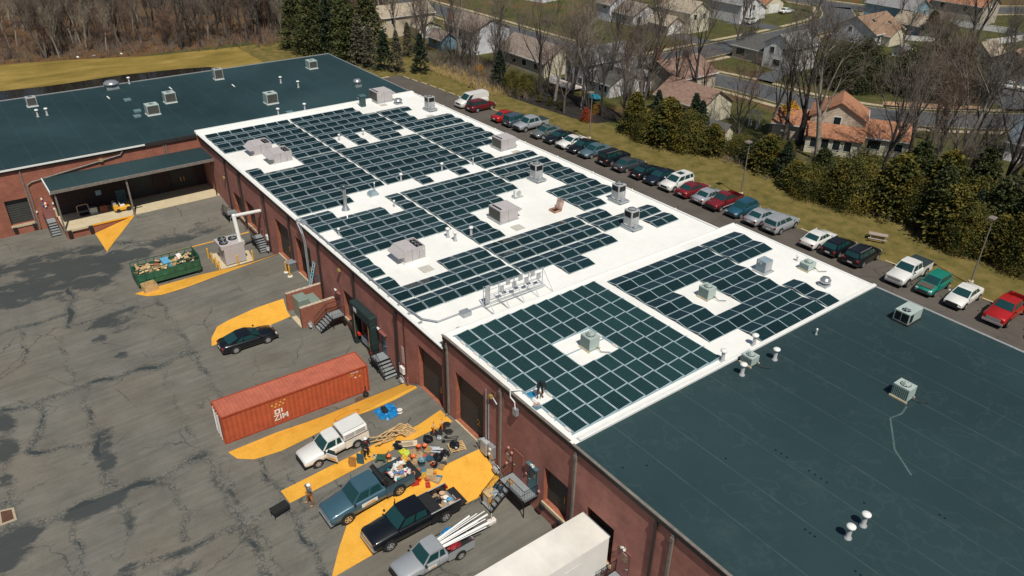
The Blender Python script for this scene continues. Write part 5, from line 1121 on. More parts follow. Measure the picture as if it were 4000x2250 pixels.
# boxed mark above the letters
for (y0, z0, y1, z1) in ((yc-.42, 1.02, yc+.02, 1.12), (yc-.42, 1.38, yc+.02, 1.48), (yc-.42, 1.12, yc-.30, 1.38), (yc-.1, 1.12, yc+.02, 1.38), (yc+.1, 1.1, yc+.22, 1.48)): yz(b, [(y0, z0), (y1, z0), (y1, z1), (y0, z1)])
b.build('logo', WL, ct)
text('ZIM', .72, WL, ct, (xs3+.002, yc+.05, .66), LT, 'lettering', .004)
for i, (y, z) in enumerate([(-.55, 1.98), (-.2, 2.02), (.15, 2.08), (.5, 2.15), (-.3, 1.78), (.05, 1.8), (.35, 1.87)]):
    b = MB(); pts = [(yc+y+(.11 if k % 2 == 0 else .055)*math.sin(k*math.pi/6), z+(.11 if k % 2 == 0 else .055)*math.cos(k*math.pi/6)) for k in range(12)]; yz(b, pts[::-1]); b.build('star', YL, ct)
text('ZCSU 845', .17, WL, ct, (xs3+.002, -1.2, 2.3), LT, 'container_number', .003); text('45G1', .15, YL, ct, (xs3+.002, -1.45, 2.08), LT, 'container_number', .003)
for y, m_ in ((-1.15, WL), (-.75, YL)): b = MB(); yz(b, [(y-.07, 1.72), (y+.07, 1.72), (y+.07, 1.86), (y-.07, 1.86)]); b.build('patch', m_, ct)
TRW = mat('trailer_white', (.78, .77, .73), .5, var=.04, scale=.6)
tr = thing('semi_trailer', 'long white box trailer backed against the open dock beyond dock 1', 'trailer', (73.6, -.2, 0))
MB().box(0, -16.2, 1.15, 2.48, 0, 3.96).build('box', TRW, tr, bevel=.03)
MB().box(-.01, -16.21, 3.961, 2.49, .01, 3.99).build('roof', mat('dirty_trailer_roof', (.74, .71, .64), .6, var=.12, scale=.35), tr)
b = MB(); b.box(2.482, -16.2, 1.1, 2.52, 0, 1.3); b.box(-.04, -16.2, 1.1, -.002, 0, 1.3); b.box(0, .001, 3.9, 2.48, .06, 4.02); b.build('rail', GALV, tr)
b = MB(); b.box(2.484, -6, 1.5, 2.492, -4.4, 2.6); b.box(2.484, -3.6, 1.9, 2.492, -2.2, 3.2); b.box(2.484, -9, 1.4, 2.492, -7, 2.2); b.build('patch', WHT, tr)
for y in (-1.8, -3.1):
    for x in (.35, 2.15): b = MB(); b.cyl((x-.25, y, .52), (x+.25, y, .52), .52, n=18); b.build('wheel', TYRE, tr)
b = MB(); b.box(.5, -4.2, .75, 2., -.8, 1.09); b.box(.6, -13.4, .02, .75, -13.2, 1.14); b.box(1.75, -13.4, .02, 1.9, -13.2, 1.14); b.build('undercarriage', PLAST, tr)
b = MB(); yz2 = 2.497; b.M = Matrix.Identity(4); text('N', .5, WL, tr, (2.5, -10.5, 2.0), LT, 'lettering', .003)
# forklift
fk = thing('forklift', 'yellow forklift with a white tank parked on the dock by the canopy post', 'forklift', (2.6, -10.9, 1.18), math.pi/2)
MB().box(-1.0, -.5, .22, .75, .5, .62).box(-1.1, -.48, .3, -.55, .48, .95).build('body', YEP, fk, bevel=.05)
b = MB()
for x, r_ in ((-.65, .24), (.5, .28)):
    for y in (-.52, .4): b.cyl((x, y, r_), (x, y+.14, r_), r_, n=14)
b.build('wheel', TYRE, fk)
b = MB(); b.cyl((-.9, -.35, 1.15), (-.9, .35, 1.15), .2, n=14); b.build('gas_tank', RTU2, fk); b = MB(); b.box(-.35, -.28, .62, .2, .28, .85); b.box(-.42, -.28, .85, -.3, .28, 1.2); b.build('seat', WHT, fk, bevel=.03)
b = MB()
for y in (-.45, .45): b.tube([(-.5, y, .9), (-.45, y, 2.0), (.4, y, 2.0), (.7, y, .7)], .03, 6)
b.tube([(-.45, -.45, 2.0), (-.45, .45, 2.0)], .03, 6); b.tube([(.4, -.45, 2.0), (.4, .45, 2.0)], .03, 6); b.build('overhead_guard', PLAST, fk)
b = MB()
for y in (-.32, .24): b.box(.85, y, .05, .95, y+.08, 2.1); b.box(.98, y, .03, 2.05, y+.1, .07)
b.box(.951, -.5, .1, .99, .5, .6); b.build('mast', BLKM, fk)
# ---------------------------------------------------------------- yard equipment
GRN = mat('dumpster_green', (.022, .105, .058), .6, var=.35, scale=1.4); WOOD = mat('raw_wood', (.56, .38, .18), .8, var=.25, scale=5); PLY = mat('plywood', (.55, .4, .22), .8, var=.2)
CARD = mat('cardboard', (.42, .28, .15), .85, var=.2); ORB = mat('orange_bucket', (.72, .13, .015), .5, var=.1); BAG = mat('black_bag', (.012, .013, .016), .28, var=.3)
TARP = mat('blue_tarp', (.01, .2, .48), .45, var=.3, scale=4, bump=.8); SKY = mat('light_blue_box', (.12, .38, .6), .5)
BRN = mat('brown_board', (.22, .06, .03), .7); PVC = mat('white_pvc', (.78, .78, .76), .4, var=.03)
dm = thing('dumpster', 'long green roll-off dumpster full of wood and rubbish', 'dumpster', (18.75, -14.15, 0))
b = MB(); b.box(0, 0, .35, 2.45, 6.4, .5); b.box(0, 0, .501, .08, 6.4, 1.55); b.box(2.37, 0, .501, 2.45, 6.4, 1.55); b.box(.081, 0, .501, 2.369, .08, 1.6); b.box(.081, 6.32, .501, 2.369, 6.4, 2.15)
b.build('body', GRN, dm)
b = MB()
for x in (0, 2.38):
    b.box(x, 0, 2.0, x+.07, 6.4, 2.07)
    b.box(x-.02, 0, 1.5, x+.09, 6.4, 1.6)
for i in range(9):
    y = .02+i*.79
    for x in (-.05, 2.42): b.box(x, y, .4, x+.08, y+.07, 2.0 if i in (0, 8) else 2.02)
b.box(-.05, 0, .9, -.001, 6.4, 1.0); b.box(2.451, 0, .9, 2.5, 6.4, 1.0); b.build('rail', GRN, dm)
b = MB(); b.box(.5, .1, .05, .65, 6.3, .34); b.box(1.8, .1, .05, 1.95, 6.3, .34); b.build('skid', GRN, dm)
for x in (.15, 2.3):
    for y in (.3, 6.1): MB().cyl((x-.1, y, .14), (x+.1, y, .14), .14, n=10).build('roller', BLK, dm)
q = random.Random(3); b = MB(); mats_ = [WOOD, PLY, BRN, CARD, SKY, WHB, ORB]
for i in range(95):
    x, y = q.uniform(.25, 2.2), q.uniform(.3, 6.0); l = q.uniform(.4, 1.4) if y < 4 else q.uniform(.3, .9); w_ = q.uniform(.08, .5)
    b.M = Matrix.Translation((x, y, q.uniform(1.25, 1.75))) @ Matrix.Rotation(q.uniform(0, 6.3), 4, 'Z') @ Matrix.Rotation(q.uniform(-.5, .5), 4, 'X') @ Matrix.Rotation(q.uniform(-.4, .4), 4, 'Y')
    b.cbox((0, 0, 0), (min(l, .9), w_, .03), q.choice([0, 0, 0, 1, 1, 2, 2, 3, 3, 0]) if y < 3.6 else q.choice([5, 3, 1, 0, 1, 2]))
b.M = Matrix.Identity(4); b.box(.5, 2.9, 1.3, 2.0, 3.6, 1.95, 4)
tag(b.build('rubbish_heap', mats_, loc=(18.75, -14.15, 0)), 'heap of broken boards, cardboard and blue boxes inside the green dumpster', 'rubbish', kind='stuff')
t = thing('wooden_crate', 'open wooden crate leaning at the near end of the green dumpster', 'crate', (21.9, -13.3, .05), .1)
b = MB(); b.box(-.55, -.65, 0, .55, .65, .05); b.box(-.55, -.65, .05, -.5, .65, .75); b.box(.5, -.65, .05, .55, .65, .75); b.box(-.499, -.65, .05, .499, -.6, .75); b.box(-.499, .6, .05, .499, .65, .75); b.build('case', WOOD, t)
MB().blob((0, 0, .15), (.4, .5, .15), 8, 5, 0, .2).build('packing', mat('yellow_foam', (.6, .5, .15), .8), t)
# chiller with duct
ch = thing('chiller', 'grey box chiller with three round black fans on a concrete pad', 'chiller', (19.3, -5.5, .12))
b = MB(); b.box(0, 0, 1.95, 2.3, 2.6, 2.4); b.box(.25, .25, .1, 2.3, 2.45, 1.949); b.build('cabinet', RTU, ch, bevel=.02)
b = MB(); b.box(.2, .5, .4, .249, 2.2, 1.8); b.build('coil', COIL, ch)
for x, y in ((.6, .7), (1.55, .55), (1.0, 1.7)):
    b = MB(); fan(b, 0, 0, .1, .4); ring(b, 0, 0, 0, .46, .14, .04); b.build('fan', [FAN, GALV], ch, (x, y, 2.4))
struct(MB().prism([(17.6, -5.8), (21.8, -6.0), (22.7, -2.5), (19.2, -2.0)], -.05, .11).build('concrete_pad', CONC))
t = thing('air_duct', 'thick white insulated pipe rising from the chiller and turning into the brick wall', 'duct', (0, 0, 0))
b = MB(); b.cyl((21.2, -3.3, 2.4), (20.6, -3.3, 5.2), .22, n=12); b.blob((20.6, -3.3, 5.2), (.25, .25, .25), 10, 6); b.cyl((20.6, -3.3, 5.2), (19.6, -.1, 4.6), .2, n=12); b.build('pipe', WHT, t)
b = MB(); b.cyl((20.2, -3.6, .1), (19.9, -3.5, 4.8), .03, n=6); b.cyl((19.9, -3.5, 4.8), (19.0, -.1, 4.2), .04, n=6); b.build('refrigerant_line', GALV, t)
BOL = None
for i, (x, y, lab) in enumerate([(18.4, -6.17, 'yellow bollard farthest left by the chiller pad'), (19.7, -6.14, 'yellow bollard, second from the left by the chiller pad'), (20.94, -6.15, 'yellow bollard, third from the left by the chiller pad'), (22.4, -6.25, 'yellow bollard at the near corner of the chiller pad'),
        (22.3, -4.2, 'yellow bollard in front of the chiller side'), (22.0, -2.45, 'yellow bollard between the chiller and the brick wall'), (28.08, -1.09, 'yellow bollard with a white foot, farther of two at door 6'), (29.15, -1.14, 'yellow bollard with a white foot, nearer of two at door 6')]):
    g_ = ground(x, y); t = thing('bollard', lab, 'bollard', (x, y, g_), group='yellow steel bollards'); MB().cyl((0, 0, 0), (0, 0, 1.2), .085, n=12).lathe([(.085, 1.2), (.06, 1.26), (.01, 1.28)], 12).build('post', YEP, t)
    if i > 5: MB().cyl((0, 0, -.05), (0, 0, .04), .26, n=14).build('foot', WHT, t)
t = thing('steel_cabinet', 'square dark steel cage box standing between doors 7 and 6', 'cabinet', (28.05, -.95, 1.0)); MB().box(-.35, 0, 0, .5, .85, 1.05).build('case', mat('cage_grey', (.13, .13, .12), .6, var=.3, scale=8), t, bevel=.02); MB().box(-.4, -.05, 1.05, .55, .9, 1.1).build('lid', GALV, t)
# brick enclosure
en = thing('brick_enclosure', 'low brick enclosure wall with crumbling pale coping round a green cabinet', 'wall', (0, 0, 0))
MB().box(34.1, -3.6, -.2, 34.4, -.02, 2.2).build('wall', BRICK2, en); MB().box(37.35, -3.6, -.2, 37.65, -.02, 2.2).build('wall', BRICK2, en)
COP = mat('broken_coping', (.5, .4, .3), .85, var=.4, scale=5); b = MB(); b.box(34.08, -3.62, 2.2, 34.42, -.02, 2.24); b.box(37.33, -3.62, 2.2, 37.67, -.02, 2.24); b.build('coping', COP, en)
struct(MB().box(34.41, -3.7, -.05, 37.34, -.05, .06).build('concrete_pad', CONC))
t = thing('transformer_cabinet', 'sage green transformer cabinet inside the brick enclosure', 'transformer', (34.75, -3.2, .06)); SG = mat('sage_green', (.2, .26, .22), .6, var=.08)
MB().box(0, 0, 0, 1.5, 1.1, 2.1).build('front_case', SG, t, bevel=.03); MB().box(.1, 1.103, 0, 1.9, 2.1, 1.75).build('rear_case', SG, t, bevel=.03)
t = thing('ladder', 'light blue fibreglass ladder leaning over the brick enclosure against the wall', 'ladder', (0, 0, 0)); b = MB(); LB = mat('ladder_blue', (.22, .5, .58), .5)
for o_ in (0, .42): b.cyl((33.7+o_, -1.5, .1), (33.5+o_, -.15, 4.4), .045, n=6)
for i in range(14): f = (i+.5)/14; b.cyl((33.7-.2*f, -1.5+1.35*f, .1+4.3*f), (34.12-.2*f, -1.5+1.35*f, .1+4.3*f), .022, n=5)
b.build('frame', LB, t)
# stairs: (platform x0,x1, depth, z, stair direction)
GRATE = mat('grey_grating', (.3, .33, .34), .6, .2, var=.15, scale=10)
def stairs(x0, x1, z, label, run, n, side, rails=True, depth=1.25, z0=0., y1=-.05, w_=1.15):
    """platform against the facade; side: '+x','-x' or '-y' descent"""
    t = thing('metal_staircase', label, 'staircase', (0, 0, 0), group='metal stairs at the wall doors')
    y0 = y1-depth; b = MB(); b.box(x0, y0, z-.06, x1, y1, z); b.build('platform', GRATE, t)
    b = MB(); b.box(x0-.02, y0-.04, z-.2, x1+.02, y0-.001, z+.02); b.box(x0-.04, y0, z-.2, x0-.001, y1, z+.01); b.box(x1+.001, y0, z-.2, x1+.04, y1, z+.01)
    for x in (x0+.05, x1-.1): b.box(x, y0+.02, z0-.05, x+.06, y0+.08, z-.2)
    b.build('frame', BLKM, t)
    for i in range(n):
        f = (i+1)/(n+1); zz = z-(z-z0)*f; d = run*(i+.5)/n
        if side == '+x': B = (x1+d-run/n*.5, y0, zz-.04, x1+d+run/n*.42, y1, zz)
        elif side == '-x': B = (x0-d-run/n*.42, y0, zz-.04, x0-d+run/n*.5, y1, zz)
        else: B = (x0, y0-d-run/n*.42, zz-.04, x0+w_, y0-d+run/n*.5, zz)
        MB().box(*B).build('tread', GRATE, t)
    b = MB(); r = MB(); sgn = 1 if side == '+x' else -1
    if side in ('+x', '-x'):
        xs_, xe_ = (x1, x1+run) if side == '+x' else (x0, x0-run)
        for y in (y0-.02, y1+.0):
            b.add([(xs_, y, z), (xs_, y, z-.22), (xe_, y, z0-.02), (xe_, y, z0+.2), (xs_, y+.03, z), (xs_, y+.03, z-.22), (xe_, y+.03, z0-.02), (xe_, y+.03, z0+.2)], [(0, 1, 2, 3), (7, 6, 5, 4), (0, 3, 7, 4), (1, 5, 6, 2)])
        pts = [Vector((xe_, y0, z0+.15)), Vector((xs_, y0, z)), Vector((x0 if sgn > 0 else x1, y0, z)), Vector((x0 if sgn > 0 else x1, y1, z))]
        lines = [pts]
    else:
        for x in (x0-.03, x0+w_):
            b.add([(x, y0, z), (x, y0, z-.22), (x, y0-run, z0-.02), (x, y0-run, z0+.2), (x+.03, y0, z), (x+.03, y0, z-.22), (x+.03, y0-run, z0-.02), (x+.03, y0-run, z0+.2)], [(0, 1, 2, 3), (7, 6, 5, 4), (0, 3, 7, 4), (1, 5, 6, 2)])
        lines = [[Vector((x0, y0-run, z0+.15)), Vector((x0, y0, z)), Vector((x0, y1, z))], [Vector((x0+w_, y0-run, z0+.15)), Vector((x0+w_, y0, z)), Vector((x1, y0, z)), Vector((x1, y1, z))]]
    b.build('stringer', BLKM, t)
    for ln in lines:
        up = Vector((0, 0, 1)); r.tube([p+up for p in ln], .022, 5); r.tube([p+up*.12 for p in ln], .012, 4)
        for p, q_ in zip(ln, ln[1:]):
            k = max(1, int((q_-p).length/.16))
            for i in range(k+1): c = p.lerp(q_, i/k); r.cyl(c, c+up, .02 if i in (0, k) else .009, n=4)
    r.build('railing', BLKM, t); return t
stairs(38.2, 39.5, 1.15, 'black metal stairs with a railing beside the brick enclosure and door 5', 1.3, 5, '-y', w_=1.3)
stairs(46.95, 48.1, 1.15, 'metal stairs with black railing by the green dock shelter and container', 1.4, 5, '+x')
stairs(66.1, 68.9, 1.5, 'black railed landing and steps below the red and teal doors, a man sitting on it', 1.6, 5, '-y', depth=1.15, w_=1.15)
stairs(18.2, 19.2, 1.2, 'grey steps against the wall behind the chiller', 1.5, 6, '+x', depth=1.1)
stairs(10.0, 11.3, 1.2, 'small metal landing at the far end of the brick wall', 1.0, 3, '-x', depth=1.3)
stairs(76.7, 78.2, 1.45, 'dark railed landing at the lower right door beside the trailer', 1.5, 5, '+x')
t = thing('metal_staircase', 'dark steps with a rail beside the covered dock on the left wing', 'staircase', (0, 0, 0)); b = MB()
for i in range(6): MB().box(1.0+i*.34, -19.05, 1.1-i*.18-.05, 1.32+i*.34, -18.05, 1.1-i*.18).build('tread', GRATE, t)
MB().box(.03, -19.05, .95, .99, -18.05, 1.12).build('platform', GRATE, t); b = MB()
for y in (-19.08,): b.tube([(.1, y, 2.0), (1.0, y, 2.0), (3.1, y, .95)], .03, 5); b.tube([(.1, y, 1.5), (1.0, y, 1.5), (3.1, y, .5)], .02, 5); [b.cyl((x, y, max(.05, 1.15-(x-1)*.5)), (x, y, 2.0-max(0, x-1)*.5), .02, n=4) for x in (.1, 1., 2., 3.1)]
b.add([(1, -19.1, 1.1), (1, -19.1, .85), (3.1, -19.1, -.02), (3.1, -19.1, .15)], [(0, 1, 2, 3)]); b.build('railing', BLKM, t)
# meters, gauges, panels along the wall
def cluster(x, y, z, lab, name='gas_meter', s=1., m=RTU2):
    t = thing(name, lab, 'meter', (x, y, z)); b = MB(); b.box(-.18*s, -.15, .15, .12*s, .12, .55); b.blob((.2*s, 0, .3), (.14, .14, .16), 10, 6); b.build('meter', m, t, bevel=.02)
    b = MB(); b.tube([(-.2*s, .05, 0), (-.25*s, .05, .7), (.1, .05, .8), (.3*s, .1, .6), (.35*s, .05, 0)], .035, 6); b.build('pipe', GALV, t); return t
cluster(50.6, -.3, 0, 'grey pipes and valve at the wall base beside the white electric box'); cluster(38.0, -3.0, 0, 'pair of small grey meters beside the end of the brick enclosure'); cluster(20.9, -.35, .1, 'grey gauge and pipes at the foot of the steps near door 7'); cluster(64.6, -.45, .5, 'grey twin pipes at the wall base right of the electric panels', s=1.3)
t = thing('electric_box', 'white electric box on the wall right of the dock shelter stairs', 'electric box', (50.55, -.25, 1.0)); MB().box(-.3, 0, 0, .3, .23, .65).build('case', WHT, t, bevel=.02); b = MB(); b.tube([(-.45, .1, -.9), (-.45, .1, .9)], .04, 6); b.build('conduit', PIPEM, t)
t = thing('electric_box', 'smaller white electric box above the gauge pipes near door 7', 'electric box', (20.9, -.3, 1.6)); MB().box(-.25, 0, 0, .25, .28, .55).build('case', WHT, t, bevel=.03)
t = thing('electric_cabinet', 'row of grey electric cabinets bolted to the wall right of door 2', 'electric panel', (62.6, -.45, 1.05))
MB().box(0, 0, .15, .75, .42, 1.35).build('main_case', RTU2, t, bevel=.02)
MB().box(.85, .1, .25, 1.45, .42, 1.4).build('meter_case', GALV, t, bevel=.02); MB().box(.95, .15, -.35, 1.25, .42, .2).build('lower_box', RTU2, t)
b = MB(); b.cyl((1.15, .02, 1.1), (1.15, .1, 1.1), .12, n=12); b.cyl((1.05, .02, .6), (1.05, .1, .6), .1, n=12); b.build('meter_dial', WHT, t)
b = MB(); b.box(-.5, .1, .3, -.05, .42, .9); b.tube([(-.35, .0, .2), (-.35, -.2, .9), (-.1, -.1, 1.0)], .03, 6); b.build('bracket', GALV, t)
b = MB(); b.cyl((.35, .3, 1.35), (.35, .3, 6), .05, n=8); b.build('conduit', GALV, t)
for x, lab in ((50.95, 'white painted post stub at the wall between stairs and door 3'),): tag(MB().cyl((0, 0, 0), (0, 0, 1.2), .09, n=8).build('guard_post', PINKD, loc=(52.1, -.5, .4)), 'red painted guard post at the left edge of door 3', 'post')
t = thing('ash_can', 'black standing ash can in front of the container corner', 'ash can', (50.35, -3.6, 0)); MB().lathe([(.22, 0), (.26, .1), (.24, .3), (.05, .45), (.05, .85), (.08, .95), (.02, 1.)], 14).build('body', BLK, t); MB().lathe([(.23, .3), (.06, .42)], 14).build('lid', BLK, t)
struct(MB().cyl((50.6, -4.2, .0), (50.6, -4.2, .035), .5, n=20).build('manhole_cover', mat('rusty_iron', (.12, .07, .04), .8, var=.3, scale=10)))
struct(MB().prism([(46.95, -30.15), (47.2, -29.2), (48.6, -29.2), (48.55, -30.2)], .0, .03).build('drain_frame', WALK)); struct(MB().prism([(47.15, -30.0), (47.35, -29.35), (48.4, -29.35), (48.38, -30.05)], .031, .04).build('drain_grate', mat('rusty_iron2', (.11, .05, .03), .8, var=.4, scale=12)))
# bench
t = thing('folding_table', 'black plastic covered folding table on the open asphalt', 'table', (58.7, -14.55, .05), R(98)); MB().box(-.62, -.32, .68, .62, .32, .74).box(-.62, -.34, .45, .62, -.325, .72).build('top', BLK, t, bevel=.02)
for x in (-.55, .52):
    for y in (-.28, .26): MB().box(x, y, 0, x+.03, y+.03, .68).build('leg', BLKM, t)
# delineators & bases
for x, y, lab in ((58.75, -2.1, 'orange channelizer post with yellow rope, left of two'), (58.85, -1.4, 'orange channelizer post with yellow rope, right of two')):
    t = thing('channelizer_post', lab, 'traffic post', (x, y, ground(x, y)), group='orange traffic posts'); MB().lathe([(.30, 0), (.3, .07), (.1, .1)], 8).build('foot', BLK, t); MB().cyl((0, 0, .08), (0, 0, 1.1), .06, .04, 10).build('post', ORB, t)
    b = MB(); b.cyl((0, 0, .7), (0, 0, .8), .055, .052, 10); b.cyl((0, 0, .88), (0, 0, .96), .05, .048, 10); b.build('reflective_band', WHT, t)
tag(MB().tube([(58.75, -2.1, ground(58.75, -2.1)+.8), (58.9, -1.8, ground(58.9, -1.8)+.3), (58.85, -1.4, ground(58.85, -1.4)+.8)], .025, 5).build('rope', YEP), 'yellow rope hung between the two orange traffic posts', 'rope')
for x, y, lab in ((58.6, -.85, 'black rubber base nearest the downspout at door 2'), (59.4, -1.15, 'black rubber base alone right of the traffic posts'), (59.1, -1.9, 'black rubber base right beside the orange posts')):
    tag(MB().lathe([(.34, 0), (.34, .06), (.12, .09), (.1, .05)], 6).build('rubber_base', BLK, loc=(x, y, ground(x, y)+.01)), lab, 'rubber base', 'black rubber post bases')
# pallets
def pallet(x, y, z, rz, lab):
    t = thing('pallet', lab, 'pallet', (x, y, z), rz, 'wooden pallets'); b = MB()
    for i in range(6): b.box(-.6, -.5+i*.18, .11, .6, -.5+i*.18+.11, .13)
    b.build('deck', WOOD, t); b = MB()
    for x_ in (-.6, -.05, .5): b.box(x_, -.5, .02, x_+.1, .5, .109)
    b.build('runner', WOOD, t); return t
g = lambda x, y: ground(x, y)
pallet(57.2, -3.6, g(57.2, -3.6)+.03, .1, 'wooden pallet behind the pile of loose boards'); pallet(57.1, -3.9, g(57, -3.9)+.2, .4, 'wooden pallet half under the pile of loose boards'); pallet(61.2, -1.6, g(61.2, -1.6)+.02, 1.3, 'wooden pallet holding a black bag in front of door 2')
q = random.Random(5); b = MB()
for i in range(16):
    b.M = Matrix.Translation((57.05+q.uniform(-.45, .4), -4.9+q.uniform(-.7, .9), g(57, -4.9)+.15+i*.028)) @ Matrix.Rotation(R(90)+q.uniform(-.6, .5), 4, 'Z') @ Matrix.Rotation(q.uniform(-.07, .07), 4, 'Y'); b.cbox((0, 0, 0), (q.uniform(1., 2.), .09, .035))
b.M = Matrix.Identity(4); tag(b.build('lumber_pile', WOOD), 'jumbled pile of loose pale boards beside the white pickup', 'lumber', kind='stuff')
b = MB().at((58.45, -4.45, g(58.4, -4.4)+.12), R(60)); b.add([(-.9, -.35, 0), (.9, -.35, .05), (.9, 0, .3), (-.9, 0, .25)], [(0, 1, 2, 3)]); b.add([(-.9, 0, .25), (.9, 0, .3), (.7, .4, .02), (-.6, .4, .02)], [(0, 1, 2, 3)]); b.add([(-.5, -.3, .02), (.6, -.3, .02), (.6, -.32, .5), (-.5, -.32, .4)], [(0, 1, 2, 3)])
tag(b.build('cardboard_sheet', mat('pale_cardboard', (.58, .47, .33), .9)), 'folded pale cardboard sheet lying between the bags and orange buckets', 'cardboard')
for i, (x, y, s, lab) in enumerate([(58.3, -5.0, .42, 'shiny black bag beside the lumber pile and truck'), (59.2, -2.9, .42, 'shiny black bag left of the orange traffic posts'), (61.3, -3.3, .42, 'black bag lying near the orange buckets and pallet'), (61.35, -2.75, .4, 'black bag slumped against the pallet edge'), (61.15, -1.75, .42, 'black bag on top of the pallet'), (61.7, -3.9, .3, 'smallest black bag, beside the outermost orange bucket'), (59.55, -2.1, .25, 'grey plastic bag beside the orange traffic posts')]):
    z = g(x, y)+(.14 if 'on top' in lab else 0); b = MB(); b.blob((0, 0, s*.55), (s, s*.85, s*.62), 12, 8, 0, .16, i+4); b.blob((0, 0, s*1.15), (s*.22, s*.2, s*.3), 6, 4, 0, .2, i+9)
    tag(b.build('trash_bag', BAG if i < 6 else GALV, loc=(x, y, z)), lab, 'bag', 'bags left on the ramp')
BKT = None
def bucket(x, y, z, lab, m=ORB, r=.17, h=.38, grp='orange buckets', lay=False):
    t = thing('bucket', lab, 'bucket', (x, y, z), group=grp)
    if lay: t.rotation_euler = (R(75), 0, .4)
    MB().lathe([(r*.82, 0), (r, h), (r*1.08, h), (r*1.08, h-.03), (r*1.0, h-.03), (r*.93, h-.02), (r*.76, .03)], 16).build('body', m, t); b = MB(); b.cyl((0, 0, h*.35), (0, 0, h*.4), r*.89, n=14); b.build('inside', m, t)
    b = MB(); b.tube([(r*math.cos(a)*1.05, r*.6*0+r*1.15*math.sin(a)*0+.0, h-.02+.12*math.sin(a)) for a in [i*math.pi/6 for i in range(7)]], .008, 4); b.build('handle', WHT, t)
for i, (x, y, lab) in enumerate([(59.5, -3.9, 'orange bucket, left one of the touching pair by the cardboard'), (59.75, -3.5, 'orange bucket, right one of the touching pair by the cardboard'), (60.15, -4.75, 'orange bucket just past the truck tail among boxes'), (58.95, -6.15, 'orange bucket beside the green cart and pickup bed'), (61.7, -4.0, 'orange bucket nearest the black bags and pallet'), (62.25, -5.5, 'orange bucket standing at the blue truck tailgate')]): bucket(x, y, g(x, y)+.02, lab)
bucket(61.05, -4.55, g(61, -4.5)+.02, 'large blue grey tub among the scattered tools', BLUEP, .27, .55, 'blue tubs')
tag(MB().lathe([(.32, 0), (.34, .04), (.3, .07), (.02, .08)], 18).build('tub_lid', BLUEP, loc=(61.75, -4.75, g(61.7, -4.7)+.03)), 'round blue grey lid lying flat beside the tub', 'lid')
# scattered small goods: boxes, tools, cans; individually placed
goods = [(59.0, -5.0, 'yellow_bag', (.6, .6, .04)), (59.35, -4.8, 'hi_vis_vest', (.55, .7, .1)), (59.6, -5.15, 'tool_bag', (.65, .42, .05)), (59.9, -5.3, 'tool_box', (.7, .45, .03)), (59.7, -4.5, 'box', (.4, .28, .15)), (60.1, -4.1, 'box', (.42, .3, .17)), (60.3, -4.3, 'box', (.5, .38, .22)),
  (60.5, -4.0, 'spool', (.5, .1, .08)), (60.4, -4.6, 'box', (.45, .32, .18)), (60.75, -3.9, 'tool_case', (.04, .12, .25)), (60.2, -3.5, 'box', (.38, .26, .12)), (60.8, -3.5, 'spool', (.45, .2, .12)), (61.0, -3.75, 'tool_case', (.03, .09, .12)), (62.2, -4.6, 'box', (.55, .4, .2)), (62.1, -5.1, 'tool_bag', (.6, .35, .04)),
  (62.4, -4.3, 'spool', (.6, .2, .05)), (62.6, -4.7, 'box', (.42, .28, .15)), (62.5, -5.0, 'spool', (.5, .1, .05)), (62.8, -4.2, 'tool_case', (.08, .2, .3)), (62.9, -4.5, 'box', (.5, .4, .25)), (62.2, -3.6, 'box', (.35, .24, .12)), (62.0, -3.3, 'tool_bag', (.05, .05, .05)), (60.2, -3.0, 'metal_sheet', (.5, .55, .6)),
  (60.5, -2.9, 'metal_sheet', (.6, .62, .64)), (60.6, -3.2, 'metal_sheet', (.45, .5, .58)), (60.4, -1.6, 'hand_truck', (.03, .03, .03)), (58.1, -6.9, 'paint_can', (.6, .65, .6)), (58.6, -6.6, 'green_cart', (.03, .09, .06)), (59.3, -6.3, 'coil', (.5, .35, .1)), (59.5, -5.9, 'box', (.6, .58, .5)), (60.0, -5.1, 'spool', (.55, .3, .1)),
  (60.6, -5.0, 'box', (.44, .3, .16)), (62.9, -5.2, 'tool_case', (.5, .05, .03)), (61.4, -5.1, 'spool', (.55, .15, .05)), (61.5, -3.0, 'box', (.5, .42, .3)), (62.3, -5.9, 'tool_case', (.45, .03, .02)), (58.0, -8.0, 'folded_chair', (.04, .12, .15)), (57.9, -8.6, 'orange_panel', (.45, .2, .05))]
q = random.Random(11); GN = {}
words = ['farthest', 'middle', 'nearest']
